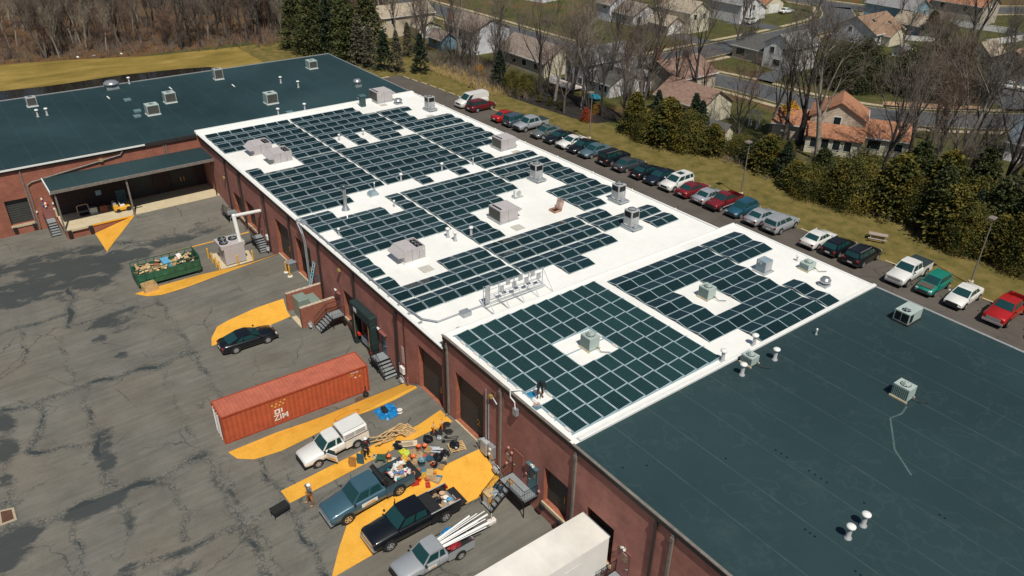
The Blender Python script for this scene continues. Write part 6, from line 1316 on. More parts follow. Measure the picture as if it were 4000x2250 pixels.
for i, (x, y, nm, c) in enumerate(goods):
    m = mat('goods_%d' % i, c, .6, var=.2, scale=6); z = g(x, y)+.02; b = MB(); s = q.uniform(.8, 1.25); rz = q.uniform(0, 3)
    if nm in ('box', 'tool_case', 'tool_box', 'tool_bag', 'yellow_bag', 'hi_vis_vest'):
        a, c_, h = .26*s, .19*s, (.2 if nm == 'box' else .15)*s; b.box(-a, -c_, 0, a, c_, h); b.box(-a*.98, -.01, h, a*.98, .01, h+.015); b.cbox((q.uniform(-.1, .1), q.uniform(-.1, .1), h+.05), (.16, .1, .08))
    elif nm in ('spool', 'coil'): b.lathe([(.16*s, 0), (.16*s, .03), (.09*s, .035), (.09*s, .15), (.16*s, .155), (.16*s, .18)], 14)
    elif nm == 'metal_sheet': b.cbox((0, 0, .08+.05*s), (.9, .16, .03)); rz = R(55)+q.uniform(-.2, .2)
    elif nm == 'hand_truck': b.tube([(-.5, -.2, .1), (.5, -.2, .5), (.5, .2, .5), (-.5, .2, .1)], .03, 6); b.cyl((-.5, -.28, .14), (-.5, -.2, .14), .14, n=12); b.cyl((-.5, .2, .14), (-.5, .28, .14), .14, n=12)
    elif nm == 'green_cart': b.box(-.35, -.3, .2, .35, .3, .26); b.tube([(.35, 0, .25), (.6, 0, .9)], .03, 6); [b.cyl((sx*.3, sy*.3, .1), (sx*.3, sy*.36, .1), .1, n=10) for sx in (-1, 1) for sy in (-1, 1)]
    elif nm == 'paint_can': b.cyl((0, 0, 0), (0, 0, .24), .12, n=12); b.lathe([(.125, .24), (.1, .25), (.1, .23)], 12)
    else: b.box(-.25, -.03, 0, .25, .03, .95); b.box(-.25, .05, 0, .25, .1, .9)
    o = b.build(nm, m, loc=(x, y, z), rz=rz)
    col = {'yellow_bag': 'yellow', 'hi_vis_vest': 'lime'}.get(nm, '')
    cm = max(c); hue = 'black' if cm < .07 else 'grey' if max(c)-min(c) < .14 and cm > .3 else 'yellow' if c[0] > .5 and c[1] > .33 and c[2] < .15 else 'tan' if c[0] > c[1] > c[2] and c[1] > .2 else 'red' if c[0] > .3 else 'blue' if c[2] >= c[1] else 'green'
    n_ = GN.get((hue, nm), 0)+1; GN[(hue, nm)] = n_
    near = 'the blue pickup' if y < -5.4 else 'the black bags and pallet' if x > 61.6 or y > -3.2 else 'the orange bucket pair'
    tag(o, f'{hue} {nm.replace("_", " ")} near {near}, {ordn(n_)} of its kind', nm.replace('_', ' '), 'tools and boxes strewn behind the blue pickup')
# blue tarp with a reel
b = MB(); q = random.Random(2); n_ = 12; vs = []
for j in range(7):
    for i in range(9):
        x = 53.5+1.6*(i/8); y = -4.5+1.7*(j/6); e = abs(i/4-1)**3+abs(j/3-1)**3; x += q.uniform(-.12, .12); y += q.uniform(-.14, .14)
        vs.append((x, y, g(x, y)+.04+(q.uniform(.02, .26) if 0 < i < 8 and 0 < j < 6 else 0)))
b.add(vs, [(j*9+i, j*9+i+1, j*9+i+10, j*9+i+9) for j in range(6) for i in range(8) if not ((i in (0, 7)) and (j in (0, 5)))], 0, False)
tag(b.build('tarpaulin', TARP), 'crumpled bright blue tarp on the ramp in front of door 3', 'tarp')
tag(MB().lathe([(.22, 0), (.22, .05), (.1, .06), (.1, .2), (.22, .21), (.22, .26)], 16).build('cable_spool', WHB, loc=(55.0, -2.95, g(55, -2.95)+.05)), 'white cable spool at the edge of the blue tarp', 'spool')
tag(MB().blob((0, 0, .12), (.45, .25, .12), 9, 5, 0, .3, 3).build('harness', BLK, loc=(54.2, -3.9, g(54.2, -3.9)+.22)), 'black harness heaped on the blue tarp', 'harness')
b = MB()
for k in range(2): b.tube([(52.3+(.5+.1*k)*math.cos(a)+.1*k, -6.3+(1.0+.1*k)*math.sin(a), 0) for a in [i*.45 for i in range(14)]], .02, 4)
b.v = [(x, y, ground(x, y)+.06+z) for x, y, z in b.v]; tag(b.build('hose', mat('orange_hose', (.65, .22, .02), .6)), 'thin orange hose coiled on the yellow strip by the container', 'hose')
b = MB(); b.tube([(56.1, -2.6, 0), (56.6, -3.2, 0), (57.0, -4.1, 0), (57.6, -4.0, 0)], .03, 4); b.v = [(x, y, ground(x, y)+.06+z) for x, y, z in b.v]; tag(b.build('cable', BLK), 'dark cable lying across the ramp from door 3', 'cable')
# things in truck beds
def heap(name, x0, x1, y0, y1, z, n, cols, seed, label, s=.16):
    q = random.Random(seed); b = MB()
    for i in range(n):
        b.M = Matrix.Translation((q.uniform(x0, x1), q.uniform(y0, y1), z+q.uniform(0, .32))) @ Matrix.Rotation(q.uniform(0, 3), 4, 'Z') @ Matrix.Rotation(q.uniform(-.4, .4), 4, 'X')
        k = q.randrange(len(cols))
        if q.random() < .5: b.cbox((0, 0, 0), (q.uniform(.8, 1.8)*s*1.6, q.uniform(.8, 1.6)*s, q.uniform(.6, 1.2)*s), k)
        else: b.blob((0, 0, 0), (s*q.uniform(.7, 1.3), s*q.uniform(.7, 1.3), s*.8), 8, 5, k, .12, i)
    b.M = Matrix.Identity(4); return tag(b.build(name, cols), label, 'supplies', kind='stuff')
heap('bed_supplies', 60.75, 62.3, -7.3, -5.9, 1.62, 75, [PVC, WHB, WHB, RED, CARD, GALV, CARD, WHB, mat('teal_box', (.02, .2, .2), .5), mat('cream_bag', (.6, .55, .45), .7), mat('blue_bag', (.1, .2, .45), .5), BLK], 21, 'jumble of white bags, red bins and boxes filling the blue pickup bed')
SPO = mat('spool_wood', (.62, .40, .26), .8, var=.1)
for i, (x, y, z, m, lab) in enumerate([(64.3, -4.9, .62, SPO, 'wooden cable spool at the far corner of the black pickup bed'), (65.5, -4.9, .62, SPO, 'wooden cable spool by the black pickup tailgate'), (65.5, -5.9, .62, SPO, 'lower wooden spool of a stack in the black pickup bed'), (65.5, -5.9, .95, SPO, 'upper wooden spool of a stack in the black pickup bed'), (64.8, -4.9, .62, PVC, 'white bucket between the spools in the black pickup bed'), (65.1, -4.8, .62, SKY, 'blue spool in the black pickup bed')]):
    tag(MB().lathe([(.2, 0), (.2, .04), (.12, .045), (.12, .26), (.2, .265), (.2, .3)], 16).build('cable_spool' if m is not PVC else 'bucket', m, loc=(x, y, z)), lab, 'spool' if m is not PVC else 'bucket', 'spools in the black pickup bed')
tag(MB().blob((64.7, -5.5, .85), (.35, .3, .28), 10, 6, 0, .25, 7).build('trash_bag', BAG), 'black bag among the spools in the black pickup bed', 'bag')
for i in range(9):
    a = MB(); x0 = 67.85+.1*i; y0 = -7.9+.12*(i % 3); L_ = 3.0+.35*(i % 4)
    a.cyl((x0, y0, 1.1+.04*(i % 3)), (x0+.1*i-.1, y0+L_, 1.6+.1*(i % 3)), .035 if i % 3 else .07, n=8)
    tag(a.build('pvc_pipe', PVC), f'white plastic pipe over the silver pickup tailgate, {ordn(i+1)} from the far side', 'pipe', 'white pipes on the silver pickup')
tag(MB().blob((68.7, -6.8, .85), (.4, .45, .3), 12, 7, 0, .3, 5).build('net_bag', mat('red_net', (.3, .02, .03), .6, var=.5, scale=12)), 'tangled red net bag in the silver pickup bed', 'bag')
tag(MB().blob((67.6, -6.6, 1.1), (.25, .5, .2), 10, 6, 0, .2, 5).build('blue_bag', TARP), 'blue plastic bundle at the far rail of the silver pickup bed', 'bag')
# wooden stand, board and small boxes by the stairs, drain, dock furniture
t = thing('wooden_cabinet', 'small wooden cabinet beside the landing steps and the yellow paint', 'cabinet', (65.95, -2.6, .1)); MB().box(0, 0, 0, .75, .7, .95).build('case', mat('golden_wood', (.55, .32, .1), .6, var=.2), t, bevel=.02); MB().box(-.04, -.04, .951, .8, .75, 1.0).build('top', WOOD, t); MB().box(.15, -.012, .2, .6, -.002, .8).build('door', WHB, t)
tag(MB().box(66.6, -.95, 1.5, 67.05, -.6, 1.68).box(66.65, -.9, 1.68, 67.0, -.65, 1.7).build('box', CARD), 'flat cardboard box left on the landing by the red door', 'box')
t = thing('hand_cart', 'tan tubular cart frame standing on the covered dock', 'cart', (1.2, -15.6, 1.18)); b = MB(); b.tube([(0, 0, 0), (0, 0, 1.1), (.1, .2, 1.25), (.1, 1.0, 1.25), (0, 1.2, 1.1), (0, 1.2, 0)], .05, 8); b.build('frame', SPO, t); MB().box(-.1, .1, .1, .7, 1.1, .2).build('deck', BLK, t)
for x, y, lab, m in ((1.3, -13.3, 'brown stacked crate on the covered dock', BRN), (1.2, -14.4, 'grey appliance on the covered dock', GALV)):
    tag(MB().box(x, y, 1.18, x+.6, y+.8, 1.75).box(x, y, 1.78, x+.6, y+.8, 1.95).build('crate', m), lab, 'crate')
tag(MB().box(-.15, -.3, 0, .15, .3, .3).cyl((0, 0, .3), (0, 0, .9), .03, n=6).build('broom_bucket', WHB, loc=(67.9, -3.2, .0)), 'white pan and broom handle at the foot of the landing steps', 'dustpan')
tag(MB().blob((0, 0, .03), (.14, .09, .03), 8, 4).build('glove', PVC, loc=(59.9, -11.5, g(59.9, -11.5)+.02)), 'small white scrap on the ramp between the man and blue pickup', 'scrap')
tag(MB().cyl((0, 0, 0), (0, .0, .28), .06, n=8).box(-.05, -.05, .28, .05, .05, .32).build('bottle', PLAST, loc=(59.8, -11.0, g(59.8, -11)+.02)), 'small dark bottle on the ramp near the blue pickup nose', 'bottle')
# picnic table
t = thing('picnic_table', 'weathered wooden picnic table on the grass behind the parked cars', 'picnic table', (59.1, 59.4, -.04), R(28)); GW = mat('grey_wood', (.34, .28, .24), .85, var=.15)
MB().box(-1.05, -.4, .72, 1.05, .4, .77).build('top', GW, t)
for s in (-1, 1): MB().box(-1.05, s*.8-.14, .42, 1.05, s*.8+.14, .46).build('bench', GW, t)
b = MB()
for x in (-.8, .8):
    for s in (-1, 1): b.cyl((x, s*.25, .71), (x, s*.7, 0), .04, n=4)
    b.box(x-.03, -.85, .36, x+.03, .85, .41)
b.build('leg', GW, t)
# light poles
for x, y, h, lab in ((-17, 54.7, 7.4, 'tall light pole farthest along the lot by the wild shrubs'), (13.3, 54.6, 7.4, 'light pole behind the white sports coupe'), (41.2, 56.5, 7.4, 'light pole behind the dark red pickup'), (70.9, 57.7, 7.8, 'light pole behind the green hatchback, beside the hedge')):
    t = thing('light_pole', lab, 'light pole', (x, y, -.04), group='parking lot light poles'); MB().cyl((0, 0, 0), (0, 0, h), .09, .06, 8).build('pole', PIPEM, t); MB().cyl((0, 0, 0), (0, 0, .5), .28, n=12).build('base', CONC, t)
    MB().box(-.32, -.75, h, .32, .15, h+.24).build('lamp_head', PIPEM, t, bevel=.04)
# ---------------------------------------------------------------- people
SKIN = mat('skin', (.5, .27, .18), .6, var=.05)
def skin(name, pts, edges, m, parent, root=0, sub=1):
    me = bpy.data.meshes.new(name); me.from_pydata([p[:3] for p in pts], edges, []); o = bpy.data.objects.new(name, me); COL.objects.link(o); o.parent = parent
    me.materials.append(m); sm_ = o.modifiers.new('skin', 'SKIN'); sm_.use_smooth_shade = True
    for i, p in enumerate(pts): v = me.skin_vertices[0].data[i]; v.radius = (p[3], p[4] if len(p) > 4 else p[3]); v.use_root = (i == root)
    su = o.modifiers.new('sub', 'SUBSURF'); su.levels = sub; su.render_levels = sub
    return o
def lerp3(a, b_, t): return tuple(a[i]+(b_[i]-a[i])*t for i in range(3))
def person(label, loc, rz, J, shirt, trousers, boots, helmet=None, hood=None, vest=None, hair=None, scale=1.0):
    """J: joint dict in local coordinates, facing -y"""
    t = thing('person', label, 'person', loc, rz); t.scale = (scale,)*3
    P = J; pelvis, chest, neck, head = P['pelvis'], P['chest'], P['neck'], P['head']
    pts = [(*pelvis, .13, .1), (*chest, .15, .1), (*neck, .055), (*lerp3(neck, head, .45), .065), (*head, .095, .105), (*lerp3(head, neck, -.65), .06)]; ed = [(0, 1), (1, 2), (2, 3), (3, 4), (4, 5)]
    for s in ('l', 'r'):
        i = len(pts); pts += [(*P['sh'+s], .055), (*P['el'+s], .042), (*P['wr'+s], .03), (*P['ha'+s], .035, .02)]; ed += [(1, i), (i, i+1), (i+1, i+2), (i+2, i+3)]
        w_, h_ = Vector(P['wr'+s]), Vector(P['ha'+s]); d = (h_-w_).normalized(); a = d.orthogonal().normalized()
        for k in range(4):
            j = len(pts); o_ = a*(.022*(k-1.5)); f1 = h_+d*.04+o_; f2 = f1+d*(.04+.008*(1.5-abs(k-1.3)))+d.cross(a)*.02; pts += [(*f1, .0095), (*f2, .008)]; ed += [(i+3, j), (j, j+1)]
        j = len(pts); th = w_.lerp(h_, .6)+a*.045; pts += [(*th, .011), (*(th+d*.035+a*.01), .009)]; ed += [(i+3, j), (j, j+1)]
        i = len(pts); pts += [(*P['hi'+s], .085), (*P['kn'+s], .058), (*P['an'+s], .04), (*P['to'+s], .04, .03)]; ed += [(0, i), (i, i+1), (i+1, i+2), (i+2, i+3)]
    bd = skin('body', pts, ed, SKIN, t)
    # face
    hv = Vector(head); f = Vector(P.get('face', (0, -1, 0))).normalized(); b = MB(); b.blob(tuple(hv+f*.105), (.014, .02, .018), 6, 4); b.build('nose', SKIN, bd)
    r = Vector((f.y, -f.x, 0)); 
    for s in (-1, 1): MB().blob(tuple(hv+f*.093+r*.032*s+Vector((0, 0, .022))), (.012, .012, .009), 6, 4).build('eye', BLK, bd)
    MB().cbox(tuple(hv+f*.095-Vector((0, 0, .045))), (.04, .02, .01)).build('mouth', mat('lip', (.3, .09, .07), .6), bd)
    tp = [(*pelvis, .15, .12), (*chest, .185, .13), (*lerp3(chest, neck, .75), .10)]; te = [(0, 1), (1, 2)]
    for s in ('l', 'r'): i = len(tp); tp += [(*P['sh'+s], .08), (*P['el'+s], .062), (*lerp3(P['el'+s], P['wr'+s], .9), .046)]; te += [(1, i), (i, i+1), (i+1, i+2)]
    skin('jacket', tp, te, shirt, t)
    tp = [(*pelvis, .148, .115)]; te = []
    for s in ('l', 'r'): i = len(tp); tp += [(*P['hi'+s], .105), (*P['kn'+s], .08), (*lerp3(P['kn'+s], P['an'+s], .93), .062)]; te += [(0, i), (i, i+1), (i+1, i+2)]
    skin('trousers', tp, te, trousers, t)
    for s in ('l', 'r'):
        b = MB(); an, to = Vector(P['an'+s]), Vector(P['to'+s]); d = (to-an); d.z = 0; d = d.normalized() if d.length > .01 else Vector((0, -1, 0)); m_ = an+d*.06; b.M = Matrix.Translation((m_.x, m_.y, an.z-.05)) @ Matrix.Rotation(math.atan2(d.y, d.x), 4, 'Z'); b.blob((0, 0, 0), (.15, .055, .055), 10, 6); b.M = Matrix.Identity(4); b.build('boot', boots, t)
    hup = (hv-Vector(neck)).normalized()
    if helmet:
        b = MB(); c = hv+hup*.03; b.blob(tuple(c), (.125, .14, .12), 14, 8); b.lathe([(.15, 0), (.16, .01), (.12, .03)], 14, 0, tuple(c)); b.build('helmet', helmet, t)
    if hood: MB().blob(tuple(hv+hup*.01-f*.02), (.125, .13, .145), 12, 8).build('hood', hood, t)
    if hair: MB().blob(tuple(hv+hup*.025-f*.02), (.105, .11, .1), 12, 8).build('hair', hair, t)
    if vest: MB().cbox(tuple(Vector(chest)+f*.12+Vector((0, 0, .1))), (.1, .03, .1)).build('badge', vest, t)
    return t
def standing(la=0.12, ra=.12, spread=.12, armbend=.1):
    return dict(pelvis=(0, 0, .95), chest=(0, 0, 1.28), neck=(0, 0, 1.5), head=(0, -.02, 1.64), face=(0, -1, 0), shl=(-.19, 0, 1.4), shr=(.19, 0, 1.4), ell=(-.3, .03, 1.13), elr=(.3, .03, 1.13), wrl=(-.24, -.16, .98), wrr=(.24, -.16, .98), hal=(-.2, -.24, .96), har=(.2, -.24, .96),
                hil=(-.09, 0, .92), hir=(.09, 0, .92), knl=(-spread, -.02, .5), knr=(spread, -.02, .5), anl=(-spread*1.15, .02, .09), anr=(spread*1.15, .02, .09), tol=(-spread*1.3, -.14, .04), tor=(spread*1.3, -.14, .04))
BLKC = mat('black_cloth', (.014, .015, .018), .9); GRYC = mat('grey_cloth', (.14, .14, .145), .9, var=.2); TANC = mat('rust_trousers', (.36, .14, .035), .9, var=.15); JEAN = mat('pale_jeans', (.3, .38, .44), .9, var=.2); TANB = mat('tan_boot', (.35, .2, .09), .8)
person('man in black with a white hard hat standing by the white pickup', (57.75, -7.35, g(57.8, -7.3)+.03), R(100), standing(), BLKC, BLKC, BLK, helmet=WHT, vest=RED, scale=1.12)
J2 = standing(spread=.2); J2.update(ell=(-.33, .05, 1.42), elr=(.33, .05, 1.42), wrl=(-.2, -.05, 1.62), wrr=(.2, -.05, 1.62), hal=(-.12, -.06, 1.66), har=(.12, -.06, 1.66), anr=(.34, .05, .09), tor=(.38, .2, .04), anl=(-.16, .0, .09), tol=(-.16, .16, .04))
person('man in grey jacket and rust trousers, hands raised to his white hard hat', (59.3, -12.55, g(59.3, -12.5)+.03), R(190), J2, GRYC, TANC, TANB, helmet=WHT, scale=1.12)
J3 = dict(pelvis=(0, 0, .13), chest=(.0, .12, .48), neck=(0, .14, .70), head=(0, .12, .85), face=(0, -1, -.1), shl=(-.19, .12, .60), shr=(.19, .12, .60), ell=(-.32, .02, .38), elr=(.32, 0, .38), wrl=(-.2, -.22, .34), wrr=(.2, -.2, .4), hal=(-.14, -.3, .36), har=(.14, -.28, .43),
          hil=(-.1, -.02, .12), hir=(.1, -.02, .12), knl=(-.16, -.42, .22), knr=(.16, -.40, .28), anl=(-.15, -.62, -.2), anr=(.12, -.58, -.2), tol=(-.15, -.78, -.26), tor=(.12, -.74, -.26))
person('man in a dark teal shirt and pale jeans sitting on the landing steps', (66.75, -1.75, 1.0), 0, J3, mat('teal_shirt', (.02, .06, .08), .9), JEAN, TANB, hair=mat('brown_hair', (.05, .025, .015), .8), scale=1.1)
J4 = standing(); J4.update(chest=(0, -.22, 1.18), neck=(0, -.36, 1.34), head=(0, -.46, 1.42), face=(0, -.6, -1), shl=(-.19, -.28, 1.28), shr=(.19, -.28, 1.28), ell=(-.26, -.42, 1.03), elr=(.26, -.42, 1.03), wrl=(-.14, -.58, .88), wrr=(.14, -.58, .88), hal=(-.1, -.66, .84), har=(.1, -.66, .84))
person('worker in a dark hooded jacket bending over the near solar grid at the roof edge', (67.35, 1.15, HR+.02), R(60), J4, mat('navy_hoodie', (.012, .018, .024), .9), mat('dark_grey_trousers', (.05, .052, .055), .9), BLK, hood=mat('navy_hood', (.012, .018, .024), .9), scale=1.1)
tag(MB().box(-.3, -.25, 0, .3, .25, .12).build('tool_pouch', mat('blue_pouch', (.02, .2, .35), .6), loc=(66.9, .75, HR+.02), bevel=.05), 'blue pouch on the roof beside the bending worker', 'pouch')
b = MB(); b.tube([(.2*math.cos(a), .2*math.sin(a), .03) for a in [i*.5 for i in range(13)]], .035, 5, close=True); tag(b.build('cable_coil', mat('salmon_cable', (.7, .25, .15), .6), loc=(67.9, .45, HR+.02)), 'small salmon orange cable coil on the white roof edge', 'cable coil')
tag(MB().box(-.25, -.2, 0, .25, .2, .03).cyl((0, 0, .03), (0, 0, .06), .06, n=8).build('roof_plate', BLUEP, loc=(68.1, .25, HR+.02)), 'small blue grey plate at the corner of the near solar grid', 'plate')
# ---------------------------------------------------------------- trees
BARK = mat('grey_brown_bark', (.115, .095, .08), .9, var=.35, scale=2.5); BARKP = mat('pale_bark', (.27, .235, .19), .9, var=.3, scale=2.5); BARKD = mat('dark_bark', (.05, .043, .04), .9, var=.3)
TWG = mat('twig_brown', (.155, .125, .10), .9, var=.3, scale=.6); TWGR = mat('twig_reddish', (.19, .115, .085), .9, var=.3, scale=.6); TWGP = mat('twig_pale', (.26, .22, .165), .9, var=.3, scale=.6); TWGD = mat('twig_dark', (.12, .1, .085), .9, var=.3, scale=.6)
def stick(b, p0, p1, r0, r1, n=3):
    d = (p1-p0); 
    if d.length < 1e-4: return
    d = d.normalized(); a = d.orthogonal().normalized(); c = d.cross(a); vs = []
    for p, r in ((p0, r0), (p1, r1)):
        for i in range(n): t = 2*math.pi*i/n; vs.append(p+a*(r*math.cos(t))+c*(r*math.sin(t)))
    b.add(vs, [(i, (i+1) % n, n+(i+1) % n, n+i) for i in range(n)], 0, n > 4)
def bare_tree(seed, h=14., spread=.5, trunk_frac=.35, dens=1., low=.3, multi=1, tw=.016):
    q = random.Random(seed); T, C = MB(), MB()
    def grow(p, d, L, r, depth):
        segs = 4 if depth < 2 else (3 if depth < 4 else 2); pts = [p]; 
        for i in range(segs):
            d = (d+Vector((q.uniform(-1, 1), q.uniform(-1, 1), q.uniform(-.6, 1)))*(.12 if depth == 0 else .22)+Vector((0, 0, .10 if depth else .05))).normalized(); pts.append(pts[-1]+d*L/segs)
        for i in range(segs):
            ra, rb = r*(1-.75*i/segs), r*(1-.75*(i+1)/segs)
            tgt = T if depth < 2 else C
            stick(tgt, pts[i], pts[i+1], max(ra, tw*.55), max(rb, tw*.4), 7 if depth == 0 else (5 if depth == 1 else 3))
        if depth >= 5: return
        nch = [int(11*dens), 5, 5, 4, 2][depth]
        for k in range(nch):
            f = q.uniform(low if depth == 0 else .2, 1.) if k else 1.; x = f*segs; i = min(segs-1, int(x)); c = pts[i].lerp(pts[i+1], x-i)
            ax = (pts[i+1]-pts[i]).normalized(); o = ax.orthogonal().normalized(); o.rotate(Matrix.Rotation(q.uniform(0, 6.28), 3, ax)); an = q.uniform(.3, .75)*(.72 if depth == 0 else 1.0)
            nd = (ax*math.cos(an)+o*math.sin(an)*(1+spread)).normalized(); rl = r*(1-.75*f)
            grow(c, nd, L*q.uniform(.36, .6)*(1.15-.4*f if depth == 0 else 1), max(.42*r if depth else rl*.72, tw*.5)*(.8 if depth else 1), depth+1)
    for m in range(multi): grow(Vector((q.uniform(-.2, .2)*(multi > 1), q.uniform(-.2, .2)*(multi > 1), -.1)), Vector((q.uniform(-.3, .3)*(multi > 1), q.uniform(-.3, .3)*(multi > 1), 1)).normalized(), h*.72, .0205*h/(multi**.4), 0)
    return T, C
def tree_proto(args, bark, twig, name='bare_tree'):
    T, C = bare_tree(**args); t = thing(name, 'bare tree', 'tree'); T.build('trunk', bark, t); C.build('crown', twig, t); return t
TP = [tree_proto(dict(seed=1, h=14, spread=.25), BARK, TWG), tree_proto(dict(seed=2, h=15, spread=.5, multi=2, dens=.7), BARK, TWG), tree_proto(dict(seed=3, h=12, spread=.3), BARKP, TWGP), tree_proto(dict(seed=4, h=13, spread=.2, dens=.8), BARKD, TWGD),
      tree_proto(dict(seed=5, h=14, spread=.35, low=.35), BARKP, TWG), tree_proto(dict(seed=8, h=11, spread=.45, low=.15), BARK, TWGR), tree_proto(dict(seed=11, h=9, spread=.5, multi=3, dens=.55, low=.15), BARK, TWGR)]
used_p = set()
def put(i, x, y, s, label, group, rz=None, z=-.08):
    p = TP[i]; rz = rng.uniform(0, 6.28) if rz is None else rz
    if i not in used_p:
        used_p.add(i); kids_ = [(c, kids(c)) for c in kids(p)]; _KID[p.name] = kids_; p.location = (x, y, z); p.rotation_euler = (0, 0, rz); p.scale = (s,)*3; p['label'] = label; o = p
    else: o = dup(p, (x, y, z), rz, label, s)
    o['group'] = group; o['category'] = 'tree'; return o
# dense wood beyond the field
n = 0; q = random.Random(99)
while n < 222:
    y = q.uniform(-60, 84); edge = -86+.28*(y+12) if y < 35 else -72+.5*(y-35)*(-.9); x = edge-3-abs(q.gauss(0, 1))*26
    if x < -175: continue
    fr = (x-98.8)*(-.796)+(y+25.4)*.606; rt_v = (x-98.8)*.606+(y+25.4)*.796
    if abs(rt_v) > fr*.70+5: continue
    i = q.choice([0, 0, 1, 2, 2, 3, 4, 4, 4, 5, 6]); put(i, x, y, q.uniform(.72, 1.12), ['bare grey brown tree in the wood beyond the golden field', 'reddish twiggy tree in the wood beyond the golden field', 'pale barked bare tree in the wood beyond the golden field', 'dark bare tree in the wood beyond the golden field'][1 if i in (5, 6) else 2 if i in (2, 4) else 3 if i == 3 else 0], 'bare trees of the dense wood'); n += 1
# bare trees with a place of their own
spec = [(-55, 59.6, 2, 1.0, 'broad pale bare tree in front of the beige house with a white garage'), (-60, 67.4, 0, .8, 'slim bare tree beside the beige house garage'), (-49.8, 69.2, 0, 1.1, 'bare tree left of the brick chimney of the white house'), (-40, 66, 4, 1.15, 'tall pale bare tree in front of the white gable wall'),
 (-29, 66.9, 2, 1.2, 'bare tree at the left end of the long cream house'), (-9.7, 63.3, 3, 1.1, 'dark straight bare tree in front of the cream gable'), (-5.9, 63.5, 4, .9, 'slim bare tree right of the dark straight trunk'), (-6.8, 68.7, 1, .95, 'forked bare tree behind the mulch bed'),
 (.4, 64.4, 2, 1.15, 'pale leaning bare tree beside the blue covered pile'), (5.3, 64.6, 3, .9, 'thin dark bare tree right of the blue covered pile'), (-4.4, 75.6, 0, 1.1, 'bare tree in front of the dark roofed wing of the white house'), (-1.4, 76.7, 5, 1.0, 'reddish bare tree by the white garage wall'),
 (4.6, 74.7, 1, 1.1, 'forked bare tree between the white house and brown roofed house'), (.9, 80, 0, 1.25, 'tall bare tree rising behind the white garage'), (11.6, 80.5, 3, 1.2, 'dark bare tree against the brown roof'), (8, 79.5, 5, 1.1, 'reddish bare tree against the brown roof'), (-13.5, 122.8, 0, .85, 'small bare tree on the lawn by the street junction'),
 (24.7, 76.8, 6, 1.1, 'multi-stem bare tree beside the small shed'), (33.4, 80.4, 3, 1.35, 'thick dark bare trunk by the yellow bush'), (38.9, 76.9, 4, 1.35, 'large spreading bare tree in front of the orange roofs'), (27.8, 80.4, 2, 1.1, 'pale bare tree left of the yellow bush'), (31.1, 79.6, 0, 1.1, 'slender bare tree touching the yellow bush'),
 (15.7, 172.5, 1, 1.2, 'dark bare tree behind the white vinyl fence'), (-18.9, 190.1, 3, .9, 'dark bare tree at the far road junction'), (48, 79.2, 1, 1.1, 'forked bare tree right of the orange roofed house'), (48.7, 84.1, 0, 1., 'bare tree behind the forked one by the orange roofs'), (51.7, 85.1, 5, 1.1, 'reddish bare tree right of the orange roofed house'),
 (57.1, 77.5, 4, 1.3, 'tall bare tree above the right hand hedge'), (56.9, 82.5, 3, 1.2, 'dark bare tree behind the tall one above the hedge'), (62.8, 81.7, 1, 1.3, 'forked bare tree close to the right frame edge'), (-26.5, 173, 0, .8, 'bare tree on the grass corner of the far junction'), (45, 99, 5, 1.2, 'reddish bare tree beside the near street'), (42.9, 104.1, 3, 1.1, 'dark bare tree by the near street behind the orange roofs')]
for x, y, i, s, lab in spec: put(i, x, y, s*1.18, lab, 'bare trees between the lot and the houses')
q = random.Random(4); zones = [(-50, 60, 12, 68, 16, 'bare tree in the thicket between the lot and the houses'), (20, 70, 95, 84, 30, 'bare tree in the thin strip behind the hedge'), (-60, 84, 20, 92, 5, 'bare tree along the houses and the near street'), (-70, 100, -26, 160, 12, 'bare tree among the far houses left of the side street'), (-8, 108, 50, 175, 10, 'bare tree in the far gardens right of the side street'), (-90, 165, 40, 230, 10, 'bare tree near the far road')]
for x0, y0, x1, y1, k, lab in zones:
    for _ in range(k):
        x, y = q.uniform(x0, x1), q.uniform(y0, y1)
        if 20 < x < 56 and 'strip' in lab: x = 57+(x-20)*.9
        put(q.choice([0, 1, 3, 3, 0, 1, 5]), x, y, q.uniform(.65, 1.0), lab, 'bare trees of the neighbourhood')
# undergrowth
def brush(name, pts_fn, n_, hh, m, label, seed, w_=.025):
    q = random.Random(seed); b = MB()
    for _ in range(n_):
        x, y = pts_fn(q); h = hh*q.uniform(.4, 1.1); p = Vector((x, y, -.1)); 
        for k in range(5):
            e = p+Vector((q.uniform(-.5, .5)*h*.6, q.uniform(-.5, .5)*h*.6, h*q.uniform(.5, 1))); mid = p.lerp(e, .55)+Vector((q.uniform(-.1, .1), q.uniform(-.1, .1), 0))*h; stick(b, p, mid, w_, w_*.8); stick(b, mid, e, w_*.8, w_*.5)
            f = mid+Vector((q.uniform(-.4, .4), q.uniform(-.4, .4), q.uniform(.1, .5)))*h*.7; stick(b, mid, f, w_*.7, w_*.4)
    return tag(b.build(name, m), label, 'undergrowth', kind='stuff')
def wedge(q):
    while 1:
        y = q.uniform(-50, 84); edge = -86+.28*(y+12) if y < 35 else -72-.45*(y-35); x = edge-abs(q.gauss(0, 1))*22
        if x > -170: return x, y
brush('undergrowth', wedge, 1500, 2.6, TWG, 'brown brush under the trees of the wood', 1, .03); brush('undergrowth', wedge, 700, 3.2, TWGR, 'reddish brush scattered through the wood', 2, .03)
brush('undergrowth', lambda q: (q.uniform(-46, -9), 60+q.uniform(-2, 8)), 900, 2.2, TWG, 'tangled brown thicket behind the far part of the lot', 3, .02)
brush('undergrowth', lambda q: (q.uniform(-36, -14), 57+q.uniform(-1.5, 3)), 500, 1.3, mat('straw', (.42, .3, .13), .9, var=.3), 'straw coloured dead reeds at the edge of the lot grass', 4, .02)
brush('undergrowth', lambda q: (q.uniform(8, 95), q.uniform(64, 78)), 600, 1.6, TWG, 'brown brush behind the hedge', 5, .022)
